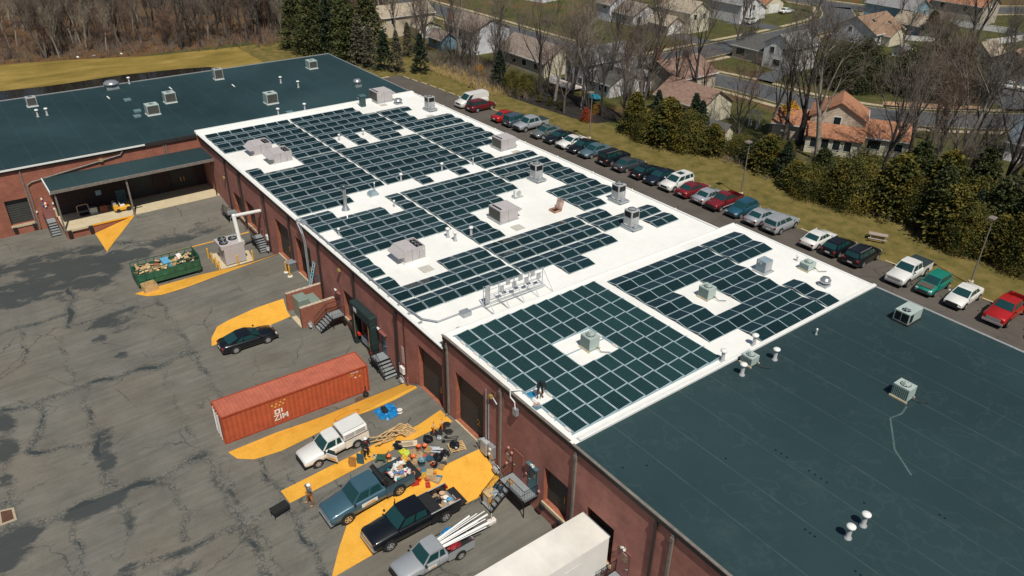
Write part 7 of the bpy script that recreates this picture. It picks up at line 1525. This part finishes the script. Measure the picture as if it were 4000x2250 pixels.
brush('undergrowth', lambda q: (q.gauss(62, 4), q.gauss(74, 2)), 160, 1.2, mat('orange_leaves', (.5, .17, .02), .9, var=.3), 'patch of orange leaves glowing behind the hedge', 6, .05)
# ---------------------------------------------------------------- evergreens
def leafmat(name, lo, hi, sc_=.7):
    m, n, l, b = _nt(name); g_ = _obj(n); t = _noise(n, l, sc_, 4, .6, g_); r = _ramp(n, l, t.outputs[0], [(.35, lo), (.65, hi)]); t2 = _noise(n, l, 7, 3, .7, g_); r2 = _ramp(n, l, t2.outputs[0], [(.3, .6), (.7, 1.3)])
    l.new(_mix(n, l, 1., r.outputs[0], r2.outputs[0], 'MULTIPLY'), b.inputs['Base Color']); b.inputs['Roughness'].default_value = .7; b.inputs['Specular IOR Level'].default_value = .2; return m
LG = leafmat('hedge_green', (.026, .044, .013), (.16, .125, .02), .45); LG2 = leafmat('hedge_dark_green', (.02, .034, .014), (.07, .075, .022), .5); LD = leafmat('spruce_green', (.02, .036, .022), (.045, .062, .03)); LGY = leafmat('grey_spruce', (.09, .085, .06), (.15, .14, .09)); LP = leafmat('pine_green', (.035, .055, .018), (.1, .1, .035)); LB = leafmat('brown_evergreen', (.024, .034, .014), (.062, .058, .022), .25)
LY = leafmat('forsythia', (.55, .28, .012), (.75, .4, .02)); LR = leafmat('red_shrub', (.22, .035, .015), (.35, .09, .03))
def cone_crown(seed, h, r, n_, leaf=.3, layers=9, base=.06, power=.8, clump=.55):
    q = random.Random(seed); b = MB(); vs = []; fs = []
    for k in range(n_//14):
        u = q.random()**.75; z = h*(base+(1-base)*u); rr_ = r*(1-u)**power*(1+.16*math.sin(u*layers*6.28)); a = q.uniform(0, 6.28); rad = rr_*q.uniform(.45, 1.06); c = Vector((rad*math.cos(a), rad*math.sin(a), z-.12*rad))
        cr = clump*q.uniform(.6, 1.2)*(.45+.55*(1-u))
        for j in range(14):
            p = c+Vector((q.gauss(0, 1), q.gauss(0, 1), q.gauss(0, .55)))*cr*.5; s = leaf*q.uniform(.5, 1.1); d = Vector((math.cos(a)+q.gauss(0, .6), math.sin(a)+q.gauss(0, .6), q.gauss(-.1, .4))).normalized(); o = d.orthogonal().normalized(); o.rotate(Matrix.Rotation(q.uniform(0, 6.28), 3, d)); w_ = d.cross(o).normalized()
            i = len(vs); vs += [p-o*s*.32, p+d*s*.8-w_*.0, p+o*s*.32, p-d*s*.4]; fs.append((i, i+1, i+2, i+3))
    b.add(vs, fs); return b
def round_crown(seed, rx, rz_, n_, leaf=.3, clump=.7, flat=.25):
    q = random.Random(seed); b = MB(); vs = []; fs = []
    for k in range(n_//14):
        v = Vector((q.gauss(0, 1), q.gauss(0, 1), q.gauss(0, 1))).normalized(); v.z = abs(v.z)*1.15-flat; lump = 1+.2*noise.noise(v*2.3+Vector((seed, 0, 0))); c = Vector((v.x*rx, v.y*rx, v.z*rz_))*lump*q.uniform(.75, 1.03); c.z += rz_*flat+.2
        for j in range(14):
            p = c+Vector((q.gauss(0, 1), q.gauss(0, 1), q.gauss(0, .8)))*clump*.45; s = leaf*q.uniform(.5, 1.1); d = (v+Vector((q.gauss(0, .7), q.gauss(0, .7), q.gauss(0, .5)))).normalized(); o = d.orthogonal().normalized(); o.rotate(Matrix.Rotation(q.uniform(0, 6.28), 3, d)); w_ = d.cross(o)
            i = len(vs); vs += [p-o*s*.4, p+w_*s*.4+d*s*.2, p+o*s*.4, p-w_*s*.4]; fs.append((i, i+1, i+2, i+3))
    b.add(vs, fs); return b
def ever(name, crown, m, h):
    t = thing(name, 'evergreen', 'tree'); MB().cyl((0, 0, -.1), (0, 0, h*.8), .04*h*.5, .02, 8).build('trunk', BARKD, t); crown.build('crown', m, t)
    core = None; return t
EP = {'hedge': ever('evergreen_tree', round_crown(1, 2.9, 5.6, 7600, .3, .95), LG, 7), 'hedge3': ever('evergreen_tree', cone_crown(17, 8.4, 3.3, 6200, .38, 9, .02, .7, .9), LG2, 8), 'hedge2': ever('evergreen_tree', cone_crown(7, 7.6, 2.9, 6000, .42, 7, .02, .55, 1.1), LG, 7.5),
      'spruce': ever('spruce_tree', cone_crown(2, 8, 2.3, 5200, .36, 10, .03, .85, .5), LD, 8), 'grey': ever('spruce_tree', cone_crown(3, 10, 2.2, 5600, .36, 12, .03, .8, .5), LGY, 10), 'pine': ever('pine_tree', cone_crown(4, 11, 3.8, 7200, .45, 8, .05, .6, 1.3), LP, 10), 'big': ever('evergreen_tree', round_crown(5, 8.2, 12.5, 30000, .5, 1.3, .1), LB, 11)}
used_e = set()
def pute(k, x, y, s, label, group, rz=None):
    p = EP[k]; rz = rng.uniform(0, 6.28) if rz is None else rz; s = s if hasattr(s, '__len__') else (s, s, s)
    if k not in used_e: used_e.add(k); _KID[p.name] = [(c, []) for c in kids(p)]; o = p; p.location = (x, y, -.08); p.rotation_euler = (0, 0, rz); p.scale = s; p['label'] = label
    else: o = dup(p, (x, y, -.08), rz, label, s)
    o['group'] = group; return o
q = random.Random(8); hs = [(15, 61), (18.5, 60.5), (17, 65), (21.5, 61.5), (25, 62.5), (24, 66), (28.5, 64), (31, 67.5), (34, 66), (37.5, 65), (36, 69), (40.5, 65), (43.5, 63), (46.5, 62.5), (45, 66.5), (49.5, 64), (51.5, 64), (53, 67), (56, 66), (59, 66.5), (61.5, 66), (64, 64), (66.5, 63.5), (65, 67.5), (69.5, 64), (73, 64.5), (71, 68), (76.5, 65), (80, 65.5), (84, 66)]
for i, (x, y) in enumerate(hs):
    s = q.uniform(.7, 1.2); pute(['hedge2', 'hedge', 'hedge3', 'hedge2', 'hedge', 'spruce'][i % 6], x, y+1.6, (s*.98, s*.98, s*q.uniform(.72, 1.08)*(.76 if 26 < x < 50 else 1)), f'bushy olive green evergreen, {ordn(i+1)} in the hedge counted from the far end', 'evergreens in the hedge behind the lot')
for i, (x, y) in enumerate([(56.5, 70.5), (60, 71), (64, 71.5), (67.5, 70), (71, 72), (75, 70.5), (79, 71), (83, 71), (62, 76), (68, 76), (74, 76), (80, 76), (87, 69)]):
    s = q.uniform(.95, 1.25); pute(['hedge3', 'hedge2', 'hedge', 'pine'][i % 4], x, y, (s*(.75 if i % 4 == 3 else 1),)*3, f'tall evergreen in the back row of the hedge, {ordn(i+1)} counted from its far end', 'evergreens in the hedge behind the lot')
pl = [('pine', -67.2, 41.5, 1.05, 'leftmost dark pine at the corner of the golden field'), ('pine', -60, 42.5, 1.15, 'tall pine, second from the left behind the wing roof'), ('spruce', -57.5, 44.5, 1.45, 'pointed spruce in the middle of the pine cluster'), ('pine', -54.5, 47, 1.1, 'pine behind the pointed spruce'), ('pine', -51.4, 46.5, 1.0, 'pine at the right side of the pine cluster'),
  ('grey', -47.5, 46.5, 1.0, 'grey green spruce, left of the grey pair'), ('grey', -44, 47, .85, 'grey green spruce, right of the grey pair'), ('spruce', -41, 48.5, .95, 'small dark spruce at the wing roof corner'), ('grey', -38.5, 50, .8, 'short grey spruce near the lot end'), ('spruce', -35.2, 53.4, .95, 'neat blue green spruce standing alone at the end of the lot'),
  ('pine', -62, 49, 1.2, 'pine behind the left part of the pine cluster'), ('pine', -56, 53, 1.1, 'pine at the back of the cluster toward the houses'), ('spruce', -18.5, 60.5, .85, 'dark spruce beside the far light pole'), ('hedge', -14.5, 60.5, .62, 'green shrub tree right of the dark spruce'), ('hedge', -11.5, 61, .6, 'green shrub tree at the start of the mulch bed'), ('spruce', 15.5, 67, .8, 'spruce tip rising behind the hedge start'), ('spruce', 21, 69.5, .85, 'spruce beside the wooden play deck'),
  ('hedge', 36, 73.5, .42, 'evergreen in front of the thick dark trunk'), ('hedge', 42, 73, .4, 'evergreen in front of the orange roofed house'), ('grey', -48, 58, .7, 'dull evergreen in front of the white house'), ('pine', 6, 170, .6, 'small dark pine beside the white vinyl fence'), ('hedge', 11, 170, .7, 'dark green shrub beside the white vinyl fence')]
for k, x, y, s, lab in pl: pute(k, x, y, s, lab, 'evergreen trees')
pute('big', 19, 118, (.86, .86, .56), 'huge rounded dark evergreen, left of the pair behind the orange roofs', 'evergreen trees'); pute('big', 30.5, 127, (1.1, 1.1, .62), 'huge rounded dark evergreen, right of the pair behind the orange roofs', 'evergreen trees')
def bush(x, y, rx, h, m, lab, n_=2600, leaf=.16): return tag(round_crown(int(x*7+y), rx, h, n_, leaf, .35).build('bush', m, loc=(x, y, -.05)), lab, 'bush')
bush(28.9, 83.2, 2.0, 4.4, LY, 'bright golden yellow rounded bush beside the orange roofed house', 4200, .25); bush(6.3, 60.2, .9, 1.9, LR, 'small red brown shrub at the end of the mulch bed'); bush(3.8, 64.8, .8, 1.2, leafmat('dull_orange_shrub', (.2, .11, .02), (.38, .2, .03)), 'small yellow orange shrub right of the blue covered pile', 1400)
for x, y, lab in ((-6.5, 60.5, 'left'), (-4, 60.8, 'middle'), (-1, 60.6, 'right')): bush(x, y, .5, 1.3, LG, f'{lab} one of three young shrubs in the mulch bed', 700)
bush(26.5, 68.5, .8, 1.2, LY, 'small orange yellow bush beside the shed', 900); bush(-26, 61, 1.3, 2.0, leafmat('orange_shrub', (.3, .13, .02), (.5, .25, .04)), 'orange tinged shrub left of the far light pole', 1600)
# ---------------------------------------------------------------- houses
def siding(name, c): return rib_mat(name, c, 2, .22, .16, .75)
WIN = glass_mat('window_glass', (.015, .025, .03), .1)
def shingle(name, c): return mat(name, c, .9, var=.22, scale=2.2, bump=.3)
def house(label, x, y, rz, blocks, windows=(), chimney=None, skyl=(), name='house', trim=None, garage=()):
    """blocks: (x0,x1,y0,y1,eave,rise,ridge axis,wall mat,roof mat); openings: (side, block, a, z, w, h)"""
    t = thing(name, label, 'house' if name == 'house' else 'shed', (x, y, -.06), rz); tm = trim or WHT; B = []
    for bi, (x0, x1, y0, y1, e, rise, ax, wm, rm) in enumerate(blocks):
        z0 = -.1; b = MB(); b.box(x0, y0, z0, x1, y1, e)
        if ax == 'x':
            ym = (y0+y1)/2; b.add([(x0, y0, e), (x0, y1, e), (x0, ym, e+rise), (x1, y0, e), (x1, y1, e), (x1, ym, e+rise)], [(0, 2, 1), (3, 4, 5)])
        elif ax == 'y':
            xm = (x0+x1)/2; b.add([(x0, y0, e), (x1, y0, e), (xm, y0, e+rise), (x0, y1, e), (x1, y1, e), (xm, y1, e+rise)], [(0, 1, 2), (3, 5, 4)])
        b.build('wall', wm, t)
        o = .35; r = MB(); th = .14
        if ax == 'x':
            ym = (y0+y1)/2; k = rise/(ym-y0)
            for s, yy in ((-1, y0-o), (1, y1+o)):
                zz = e-k*o; r.add([(x0-o, yy, zz), (x1+o, yy, zz), (x1+o, ym, e+rise), (x0-o, ym, e+rise), (x0-o, yy, zz+th), (x1+o, yy, zz+th), (x1+o, ym, e+rise+th), (x0-o, ym, e+rise+th)], [(0, 1, 2, 3), (4, 5, 6, 7), (0, 1, 5, 4), (0, 4, 7, 3), (1, 2, 6, 5)])
        elif ax == 'y':
            xm = (x0+x1)/2; k = rise/(xm-x0)
            for s, xx in ((-1, x0-o), (1, x1+o)):
                zz = e-k*o; r.add([(xx, y0-o, zz), (xx, y1+o, zz), (xm, y1+o, e+rise), (xm, y0-o, e+rise), (xx, y0-o, zz+th), (xx, y1+o, zz+th), (xm, y1+o, e+rise+th), (xm, y0-o, e+rise+th)], [(0, 1, 2, 3), (4, 5, 6, 7), (0, 1, 5, 4), (0, 4, 7, 3), (1, 2, 6, 5)])
        else:  # lean-to, falling toward -y
            r.add([(x0-o, y0-o, e), (x1+o, y0-o, e), (x1+o, y1, e+rise), (x0-o, y1, e+rise), (x0-o, y0-o, e+th), (x1+o, y0-o, e+th), (x1+o, y1, e+rise+th), (x0-o, y1, e+rise+th)], [(0, 1, 2, 3), (4, 5, 6, 7), (0, 1, 5, 4), (0, 4, 7, 3), (1, 2, 6, 5)])
        rf = r.build('roof', rm, t); g_ = MB()
        if ax == 'x': g_.box(x0-o, y0-o-.06, e-k*o-.02, x1+o, y0-o-.005, e-k*o+th)
        elif ax == 'y': g_.box(x1+o+.005, y0-o, e-k*o-.02, x1+o+.06, y1+o, e-k*o+th)
        if g_.v: g_.build('gutter', tm, rf)
        if bi == 0:
            for cx_, cy_ in skyl:
                xm = (x0+x1)/2; k = rise/(xm-x0) if ax == 'y' else 0; z = e+rise-abs(cx_-xm)*k+th; s_ = -k if cx_ > xm else k
                MB().add([(cx_-.4, cy_-.5, z-.4*s_+.03), (cx_+.4, cy_-.5, z+.4*s_+.03), (cx_+.4, cy_+.5, z+.4*s_+.03), (cx_-.4, cy_+.5, z-.4*s_+.03)], [(0, 1, 2, 3)]).build('skylight', WIN, rf)
            if chimney: cx_, cy_, cz = chimney; c = MB().box(cx_-.4, cy_-.4, 0, cx_+.4, cy_+.4, cz).build('chimney', BRICK2, rf)
    for side, bi, a, z, w_, h_ in list(windows)+[(*g_, 2.2) for g_ in garage]:
        x0, x1, y0, y1 = blocks[bi][:4]; gar = (side, bi, a, z, w_) in garage
        def bx(p, q_, r_, s_, d0, d1, m, nm, par):
            b = MB()
            if side == 'S': b.box(p, y0-d1, r_, q_, y0-d0, s_)
            else: b.box(x1+d0, p, r_, x1+d1, q_, s_)
            return b.build(nm, m, par)
        if gar: bx(a-w_/2, a+w_/2, z, z+h_, .005, .05, WHT, 'garage_door', t); continue
        fr = bx(a-w_/2-.1, a+w_/2+.1, z-.1, z+h_+.1, .003, .05, tm, 'window', t); bx(a-w_/2, a+w_/2, z, z+h_, .051, .065, WIN, 'pane', fr)
    return t
BE = siding('beige_siding', (.62, .52, .4)); LI = siding('pale_lilac_siding', (.66, .66, .7)); CR = siding('cream_siding', (.68, .62, .46)); WS_ = siding('white_siding', (.76, .75, .74)); GS = siding('grey_siding', (.3, .3, .31)); BL_ = siding('blue_siding', (.22, .38, .46)); TS = siding('tan_siding', (.5, .44, .36))
RB = shingle('brown_shingle', (.25, .2, .165)); RT = shingle('tan_shingle', (.36, .3, .22)); RG = shingle('grey_shingle', (.24, .24, .24)); RD = shingle('dark_shingle', (.09, .09, .085)); RO = shingle('orange_brown_shingle', (.36, .165, .09)); RR = shingle('reddish_shingle', (.26, .165, .125)); RBR = shingle('sandy_brown_shingle', (.26, .165, .105))
house('beige two storey house with an attached white double garage, nearest the pine cluster', -69, 61.5, 0, [(-3.5, 3.5, 0, 14, 4.6, 1.9, 'y', BE, RT), (3.4, 8, 7.2, 13, 2.3, 1.2, 'x', CR, RT), (-2, 4.2, -5, -.01, 2.4, 1.2, 'y', BE, RT)], [('E', 0, 3, 3, 1.1, 1.2), ('E', 2, -3, 1.1, 2.2, 1.2), ('E', 0, 11, 3.2, .9, 1.1)], garage=[('E', 1, 10.1, .05, 4.6)])
house('white house with a tall pale gable wall and a red brick chimney', -52, 70, 0, [(0, 11, 0, 9.5, 5, 2., 'x', LI, RB), (-1.5, 4, -3.5, -.01, 2.4, 1.3, 'x', BL_, RB)], [('S', 0, 2.5, 3.2, 1, 1.2), ('S', 0, 6, 3.2, 1., 1.2), ('S', 0, 7.5, .8, 1.6, 1.5), ('S', 1, 1, 1.0, 1.6, 1.1)], chimney=(.2, 1.5, 8))
house('long low cream house with a brown roof and a blank sunlit gable', -33.5, 71.4, 0, [(0, 14.8, 0, 8, 2.9, 2.6, 'x', TS, RB)], [('S', 0, x_, 1.1, 1.3, 1.1) for x_ in (2, 5, 8.4, 12.2)]).children
b = MB(); b.add([(-18.68, 71.4, -.1), (-18.68, 79.4, -.1), (-18.68, 79.4, 2.8), (-18.68, 75.4, 5.35), (-18.68, 71.4, 2.8)], [(0, 1, 2, 3, 4)]); cg = b.build('gable_cladding', CR); cg.parent = [o for o in bpy.data.objects if o.get('label', '').startswith('long low cream')][0]; cg.matrix_parent_inverse = Matrix.Translation((33.5, -71.4, .06))
house('two storey white house with dark eaves, a low dark roofed wing and a white deck', -13.4, 72.2, 0, [(0, 5.8, 0, 12, 4.9, 2.1, 'y', LI, RG), (5.81, 12, .4, 8, 2.4, 2.0, 'x', WS_, RD), (9, 12.6, 8.01, 12, 2.3, 1.2, 'x', WS_, RG)], [('S', 0, 1.2, 3.2, 1.1, 1.3), ('S', 0, 1.4, .5, 1.8, 2.0), ('S', 0, 4.4, 1.0, 1., 1.1), ('S', 1, 7.2, 1.1, 1.2, 1.1), ('S', 1, 10.2, .9, 2.0, 1.4)], trim=WHT)
house('brown roofed house with white garage walls beyond the street', -56, 119, 0, [(0, 5, 0, 7, 4.2, 2.3, 'x', LI, RB), (5.01, 12.5, 1, 10, 2.6, 2.2, 'x', WS_, RB)], [('S', 0, 3, 3., 1.2, .9), ('E', 1, 3, .8, 1.2, 1.3), ('E', 1, 7.5, .8, 1.2, 1.3)])
house('cream colonial house with dark shutters, brick chimney and double white garage', -41, 125.4, 0, [(0, 11, 0, 7, 4.9, 2.1, 'x', CR, RT), (3, 9.5, -6, -.01, 2.4, 1.6, 'x', TS, RT)], [('E', 0, 1.8, 3.1, .9, 1.2), ('E', 0, 5, 3.1, .9, 1.2)], chimney=(.3, 1, 8.2), garage=[('E', 1, -4.4, .05, 2.1), ('E', 1, -1.8, .05, 2.1)])
house('white two storey house with shuttered windows and a small brick porch', -42, 145.3, 0, [(0, 11.3, 0, 7, 4.7, 2.2, 'x', WS_, RG), (4, 10, 7.01, 12, 2.5, 1.5, 'x', WS_, RG)], [('E', 0, 1.8, 3, .9, 1.2), ('E', 0, 5, 3, .9, 1.2)], garage=[('E', 1, 9.4, .05, 2.6)])
house('grey roofed white house half hidden by pale spring twigs', -9, 115, 0, [(0, 8.5, 1, 9, 2.8, 2.2, 'x', TS, RD), (8.51, 15.5, 0, 8.5, 5., 2.0, 'y', WS_, RG)], [('S', 0, 2, .9, 2.2, 1.4), ('S', 1, 10.5, 3.2, 1., 1.2), ('S', 1, 13.5, 3.2, 1., 1.2), ('S', 1, 12, .9, 1.6, 1.2)])
house('brown roofed house with a grey brick gable and red chimney behind the play deck', -5, 82.6, 0, [(0, 10.5, 0, 10.5, 3.3, 2.3, 'y', TS, RR)], [('S', 0, 3.2, 1.2, 1.3, 1.2)], chimney=(2.6, 3, 7.2))
house('low house with a dark brown roof and a wide cream gable, nearest the hedge', 8, 74.4, 0, [(0, 10.4, 0, 7.6, 2.9, 2.3, 'x', CR, RR)], [('S', 0, 5.5, .6, 3.2, 1.5)])
house('house with a broad sandy brown roof, skylights and a blue grey gable', -8, 151.3, 0, [(0, 11, 0, 12, 2.8, 3.0, 'y', LI, RBR), (6, 13, 3, 9.5, 2.4, 1.8, 'x', CR, RBR)], [('S', 0, 4.5, 2.6, .9, .9), ('E', 0, 1.5, .9, .9, 1.3)], skyl=((7.5, 4), (8.8, 9)))
house('blue sided house with a grey gambrel roof and white end wall', -16, 177.5, 0, [(0, 13, 0, 8, 4.6, 2.2, 'x', BL_, RG), (12, 19.5, -7, -.01, 2.5, 2.1, 'x', BL_, RT)], [('E', 0, 2, 3, .8, 1.1), ('E', 0, 5.5, 3, .8, 1.1), ('E', 1, -5.2, .9, .8, 1.3), ('E', 1, -2.4, .9, .8, 1.3)])
house('beige two storey house with an orange brown roof behind the white fence', -8, 196, 0, [(0, 13.5, 0, 9, 4.8, 2.6, 'x', TS, RO), (-6, -.01, 1, 9, 3., 2.2, 'x', TS, RO)], [('S', 0, 3, 3.1, 1.1, 1.2), ('S', 0, 9, 3.1, 1.1, 1.2), ('E', 0, 4.5, 3, 1, 1.2)])
house('cream fronted house with brown shutters at the right edge beyond the big evergreens', 26, 146, 0, [(0, 4.5, 0, 6, 4.4, 2, 'y', CR, RT), (4.6, 16, -4, 8, 3.6, 3.4, 'y', GS, RBR)], [('S', 0, 1.4, 3, .7, 1.2), ('S', 0, 3.2, 3, .7, 1.2), ('S', 1, 10, 3.6, .9, .9)])
house('house with large orange brown roofs and cream walls, nearest the hedge on the right', 37.6, 79.2, R(30), [(-2.2, 5.6, 3.1, 9.5, 4.9, 2.3, 'y', BE, RO), (-2.2, 5.6, 0, 3.0, 2.6, 1.2, 'l', CR, RO), (5.7, 12.2, 3.2, 9.2, 2.7, 1.7, 'x', CR, RO), (-7.6, -2.3, 5, 10, 2.5, 1.6, 'x', BE, RO)], [('S', 0, 1.6, 3.9, 1., 1.1), ('S', 1, -1, 1, 1., 1.4), ('S', 1, .6, 1, 1., 1.4), ('S', 1, 2.2, 1, 1., 1.4), ('S', 1, 3.8, 1, 1., 1.4), ('S', 2, 7.4, .9, 1.8, 1.3), ('S', 2, 10.4, 1, 1.8, 1.1)])
house('grey blue roofed house cut by the right edge of the picture', 55, 100, R(10), [(0, 10, 0, 8, 3, 2.6, 'x', WS_, shingle('slate_shingle', (.1, .13, .16)))], [('S', 0, 3, 1, 1.2, 1.2)])
house('orange roofed house with a cream garage at the far street', -41, 161, 0, [(0, 6, 0, 8, 2.7, 2.0, 'x', CR, RO)], [], garage=[('E', 0, 4, .05, 4.2)])
house('pale long house by the far road at the top of the picture', -45, 212, .3, [(0, 16, 0, 8, 3, 2, 'x', LI, RG)], [('S', 0, x_, 1, 1.2, 1.1) for x_ in (3, 8, 13)])
house('tan roofed low house at the top edge among bare trees', -93, 118, .2, [(0, 13, 0, 8, 3, 2.2, 'x', WS_, RB)], [('S', 0, 4, 1, 1.2, 1.1)])
house('small cream garden shed with a dark roof behind the hedge', 21.6, 70.6, .1, [(0, 4.4, 0, 2.6, 1.7, .9, 'x', CR, RD)], name='garden_shed'); house('small white shed between the two huge evergreens', 10, 147, 0, [(0, 2.6, 0, 2.4, 1.8, .8, 'y', WS_, RG)], name='garden_shed')
# garden things
def vfence(pts, lab, h=1.5, m=WHT):
    b = MB()
    for (x0, y0), (x1, y1) in zip(pts, pts[1:]):
        L_ = math.hypot(x1-x0, y1-y0); k = int(L_/.22)
        for i in range(k):
            f = i/k; x, y = x0+(x1-x0)*f, y0+(y1-y0)*f; b.at((x, y, 0), math.atan2(y1-y0, x1-x0)); b.box(0, -.02, .05, .2, .02, h)
        b.at((x0, y0, 0), math.atan2(y1-y0, x1-x0)); b.box(0, -.05, h-.1, L_, .05, h)
        for i in range(int(L_/2.4)+1): b.cbox((i*2.4, 0, h*.5), (.12, .12, h+.1))
    b.M = Matrix.Identity(4); return tag(b.build('vinyl_fence', m), lab, 'fence')
vfence([(1.7, 190.5), (14, 192.9), (20, 188), (17.4, 174.2)], 'long white vinyl fence around the lawn behind the blue house'); vfence([(3, 163.5), (4.7, 164.8), (9.4, 168.3)], 'short white vinyl fence in front of the blue house', 1.2)
t = thing('deck', 'white railed deck with furniture at the back of the two storey white house', 'deck', (-14.5, 68.8, 0)); MB().box(0, 0, .5, 6.8, 3.2, .62).build('floor', mat('pale_deck', (.6, .52, .48), .8), t); b = MB()
for i in range(28): b.cyl((i*.25, 0, .62), (i*.25, 0, 1.5), .02, n=4)
b.box(0, -.04, 1.45, 6.8, .04, 1.52); b.box(0, -.04, .6, .08, 3.2, 1.5); b.build('railing', WHT, t); MB().blob((4.6, 1.4, .9), (.9, .5, .35), 8, 5, 0, .2).build('patio_set', WHB, t)
b = MB(); b.blob((0, 0, .4), (1.35, .95, .5), 16, 8, 0, .13, 3); tag(b.build('covered_pile', mat('cyan_tarp', (.01, .24, .34), .5, var=.4, scale=2, bump=.6), loc=(-2.4, 69.8, 0)), 'bright cyan tarp covering a heap behind the white house', 'tarp')
b = MB()
for dx in (0, 1.5):
    for dy in (0, .7): b.box(dx, dy, 0, dx+.1, dy+.1, 2.6)
    for k in range(7): b.box(dx+.02, .1, .3+k*.33, dx+.08, .7, .36+k*.33)
b.box(-.2, -.05, 2.6, 1.8, .02, 2.7); b.box(-.2, .75, 2.6, 1.8, .82, 2.7); tag(b.build('garden_arbor', WHT, loc=(23.3, 80.6, -.05)), 'white garden arbor with ladder sides on the lawn', 'arbor')
t = thing('play_deck', 'orange brown wooden play deck with a lattice rail behind the low house', 'deck', (14.5, 70.3, 0), .4); OW = mat('orange_wood', (.5, .22, .08), .8, var=.2); MB().box(0, 0, 1., 2.4, 2., 1.1).build('floor', OW, t); b = MB()
for i in range(9): b.box(i*.29, -.03, 1.1, i*.29+.06, .03, 1.9); b.box(2.37, i*.23, 1.1, 2.43, i*.23+.06, 1.9)
b.box(0, -.04, 1.9, 2.45, .04, 1.98); b.build('railing', OW, t); b = MB(); [b.box(x_, y_, 0, x_+.1, y_+.1, 1) for x_ in (0, 2.3) for y_ in (0, 1.9)]; b.build('leg', OW, t)
tag(MB().prism([(-1.2, -.5), (1.2, -.4), (1.1, .5), (-1.2, .5)], 0, .5).blob((.1, 0, .5), (1, .45, .4), 8, 5, 0, .2).build('outdoor_slide', mat('yellow_slide', (.6, .42, .05), .5), loc=(9.6, 71.6, 0), rz=.5), 'small yellow plastic play piece left of the play deck', 'toy')
for x, y, rz, lab, k, c in ((-29.5, 148.5, 1.7, 'white suv in the driveway of the far white house', 'suv', 'w'), (38, 141.4, .2, 'white sedan parked at the street on the right edge', 'sedan', 'w'), (-33, 168, 1.5, 'white car by the far cream garage', 'sedan', 'w'), (-38, 200, .6, 'dark car on the far road at the top', 'suv', 'black')):
    vehicle(k, paint(c, PC[c]), lab, 'car', (x, y, -.03), rz, 'cars in the neighbourhood')
for pts in ([(-33.5, 143), (-12, 150), (-12, 153.5), (-33.5, 150.5)], [(30, 140), (44, 126), (47, 128), (40, 143)], [(-60.5, 69), (-48, 72), (-48, 75), (-60.5, 74.5)], [(3.2, 109), (7, 104), (9.5, 105), (6.5, 115), (3.2, 115)], [(-31, 119), (-20.2, 119), (-20.2, 124.5), (-31, 124.5)]): sheet('driveway', pts, -.05, ROAD)
sheet('garden_path', [(28, 113), (40, 125), (41, 122), (30, 110)], -.05, mat('tan_earth', (.4, .25, .15), .9))
for x, y, lab in ((.6, 116.6, 'white utility post on the lawn by the near street'),): tag(MB().cyl((0, 0, 0), (0, 0, 1.6), .08, n=8).lathe([(.08, 1.6), (.1, 1.65), (.02, 1.7)], 8).build('utility_post', WHT, loc=(3.8, 108, 0)), lab, 'post')
t = thing('stop_sign', 'red stop sign on a thin post at the far road junction', 'sign', (-23.8, 186, 0)); MB().cyl((0, 0, 0), (0, 0, 2.4), .04, n=6).build('post', GALV, t); b = MB().at((.06, 0, 2.5), 0, 0, R(90)); b.cyl((0, 0, 0), (0, 0, .03), .4, n=8); b.build('sign_plate', RED, t)
b = MB(); q = random.Random(77)
# white litter at the wood edge
for i, (x, y) in enumerate(((-84.6, 1), (-84, 4), (-82.6, 9))): tag(MB().blob((0, 0, .12), (.4, .25, .18), 8, 5, 0, .2, i).build('white_bag', WHT, loc=(x, y, -.05)), f'{["left", "middle", "right"][i]} one of three white scraps at the wood edge', 'litter')
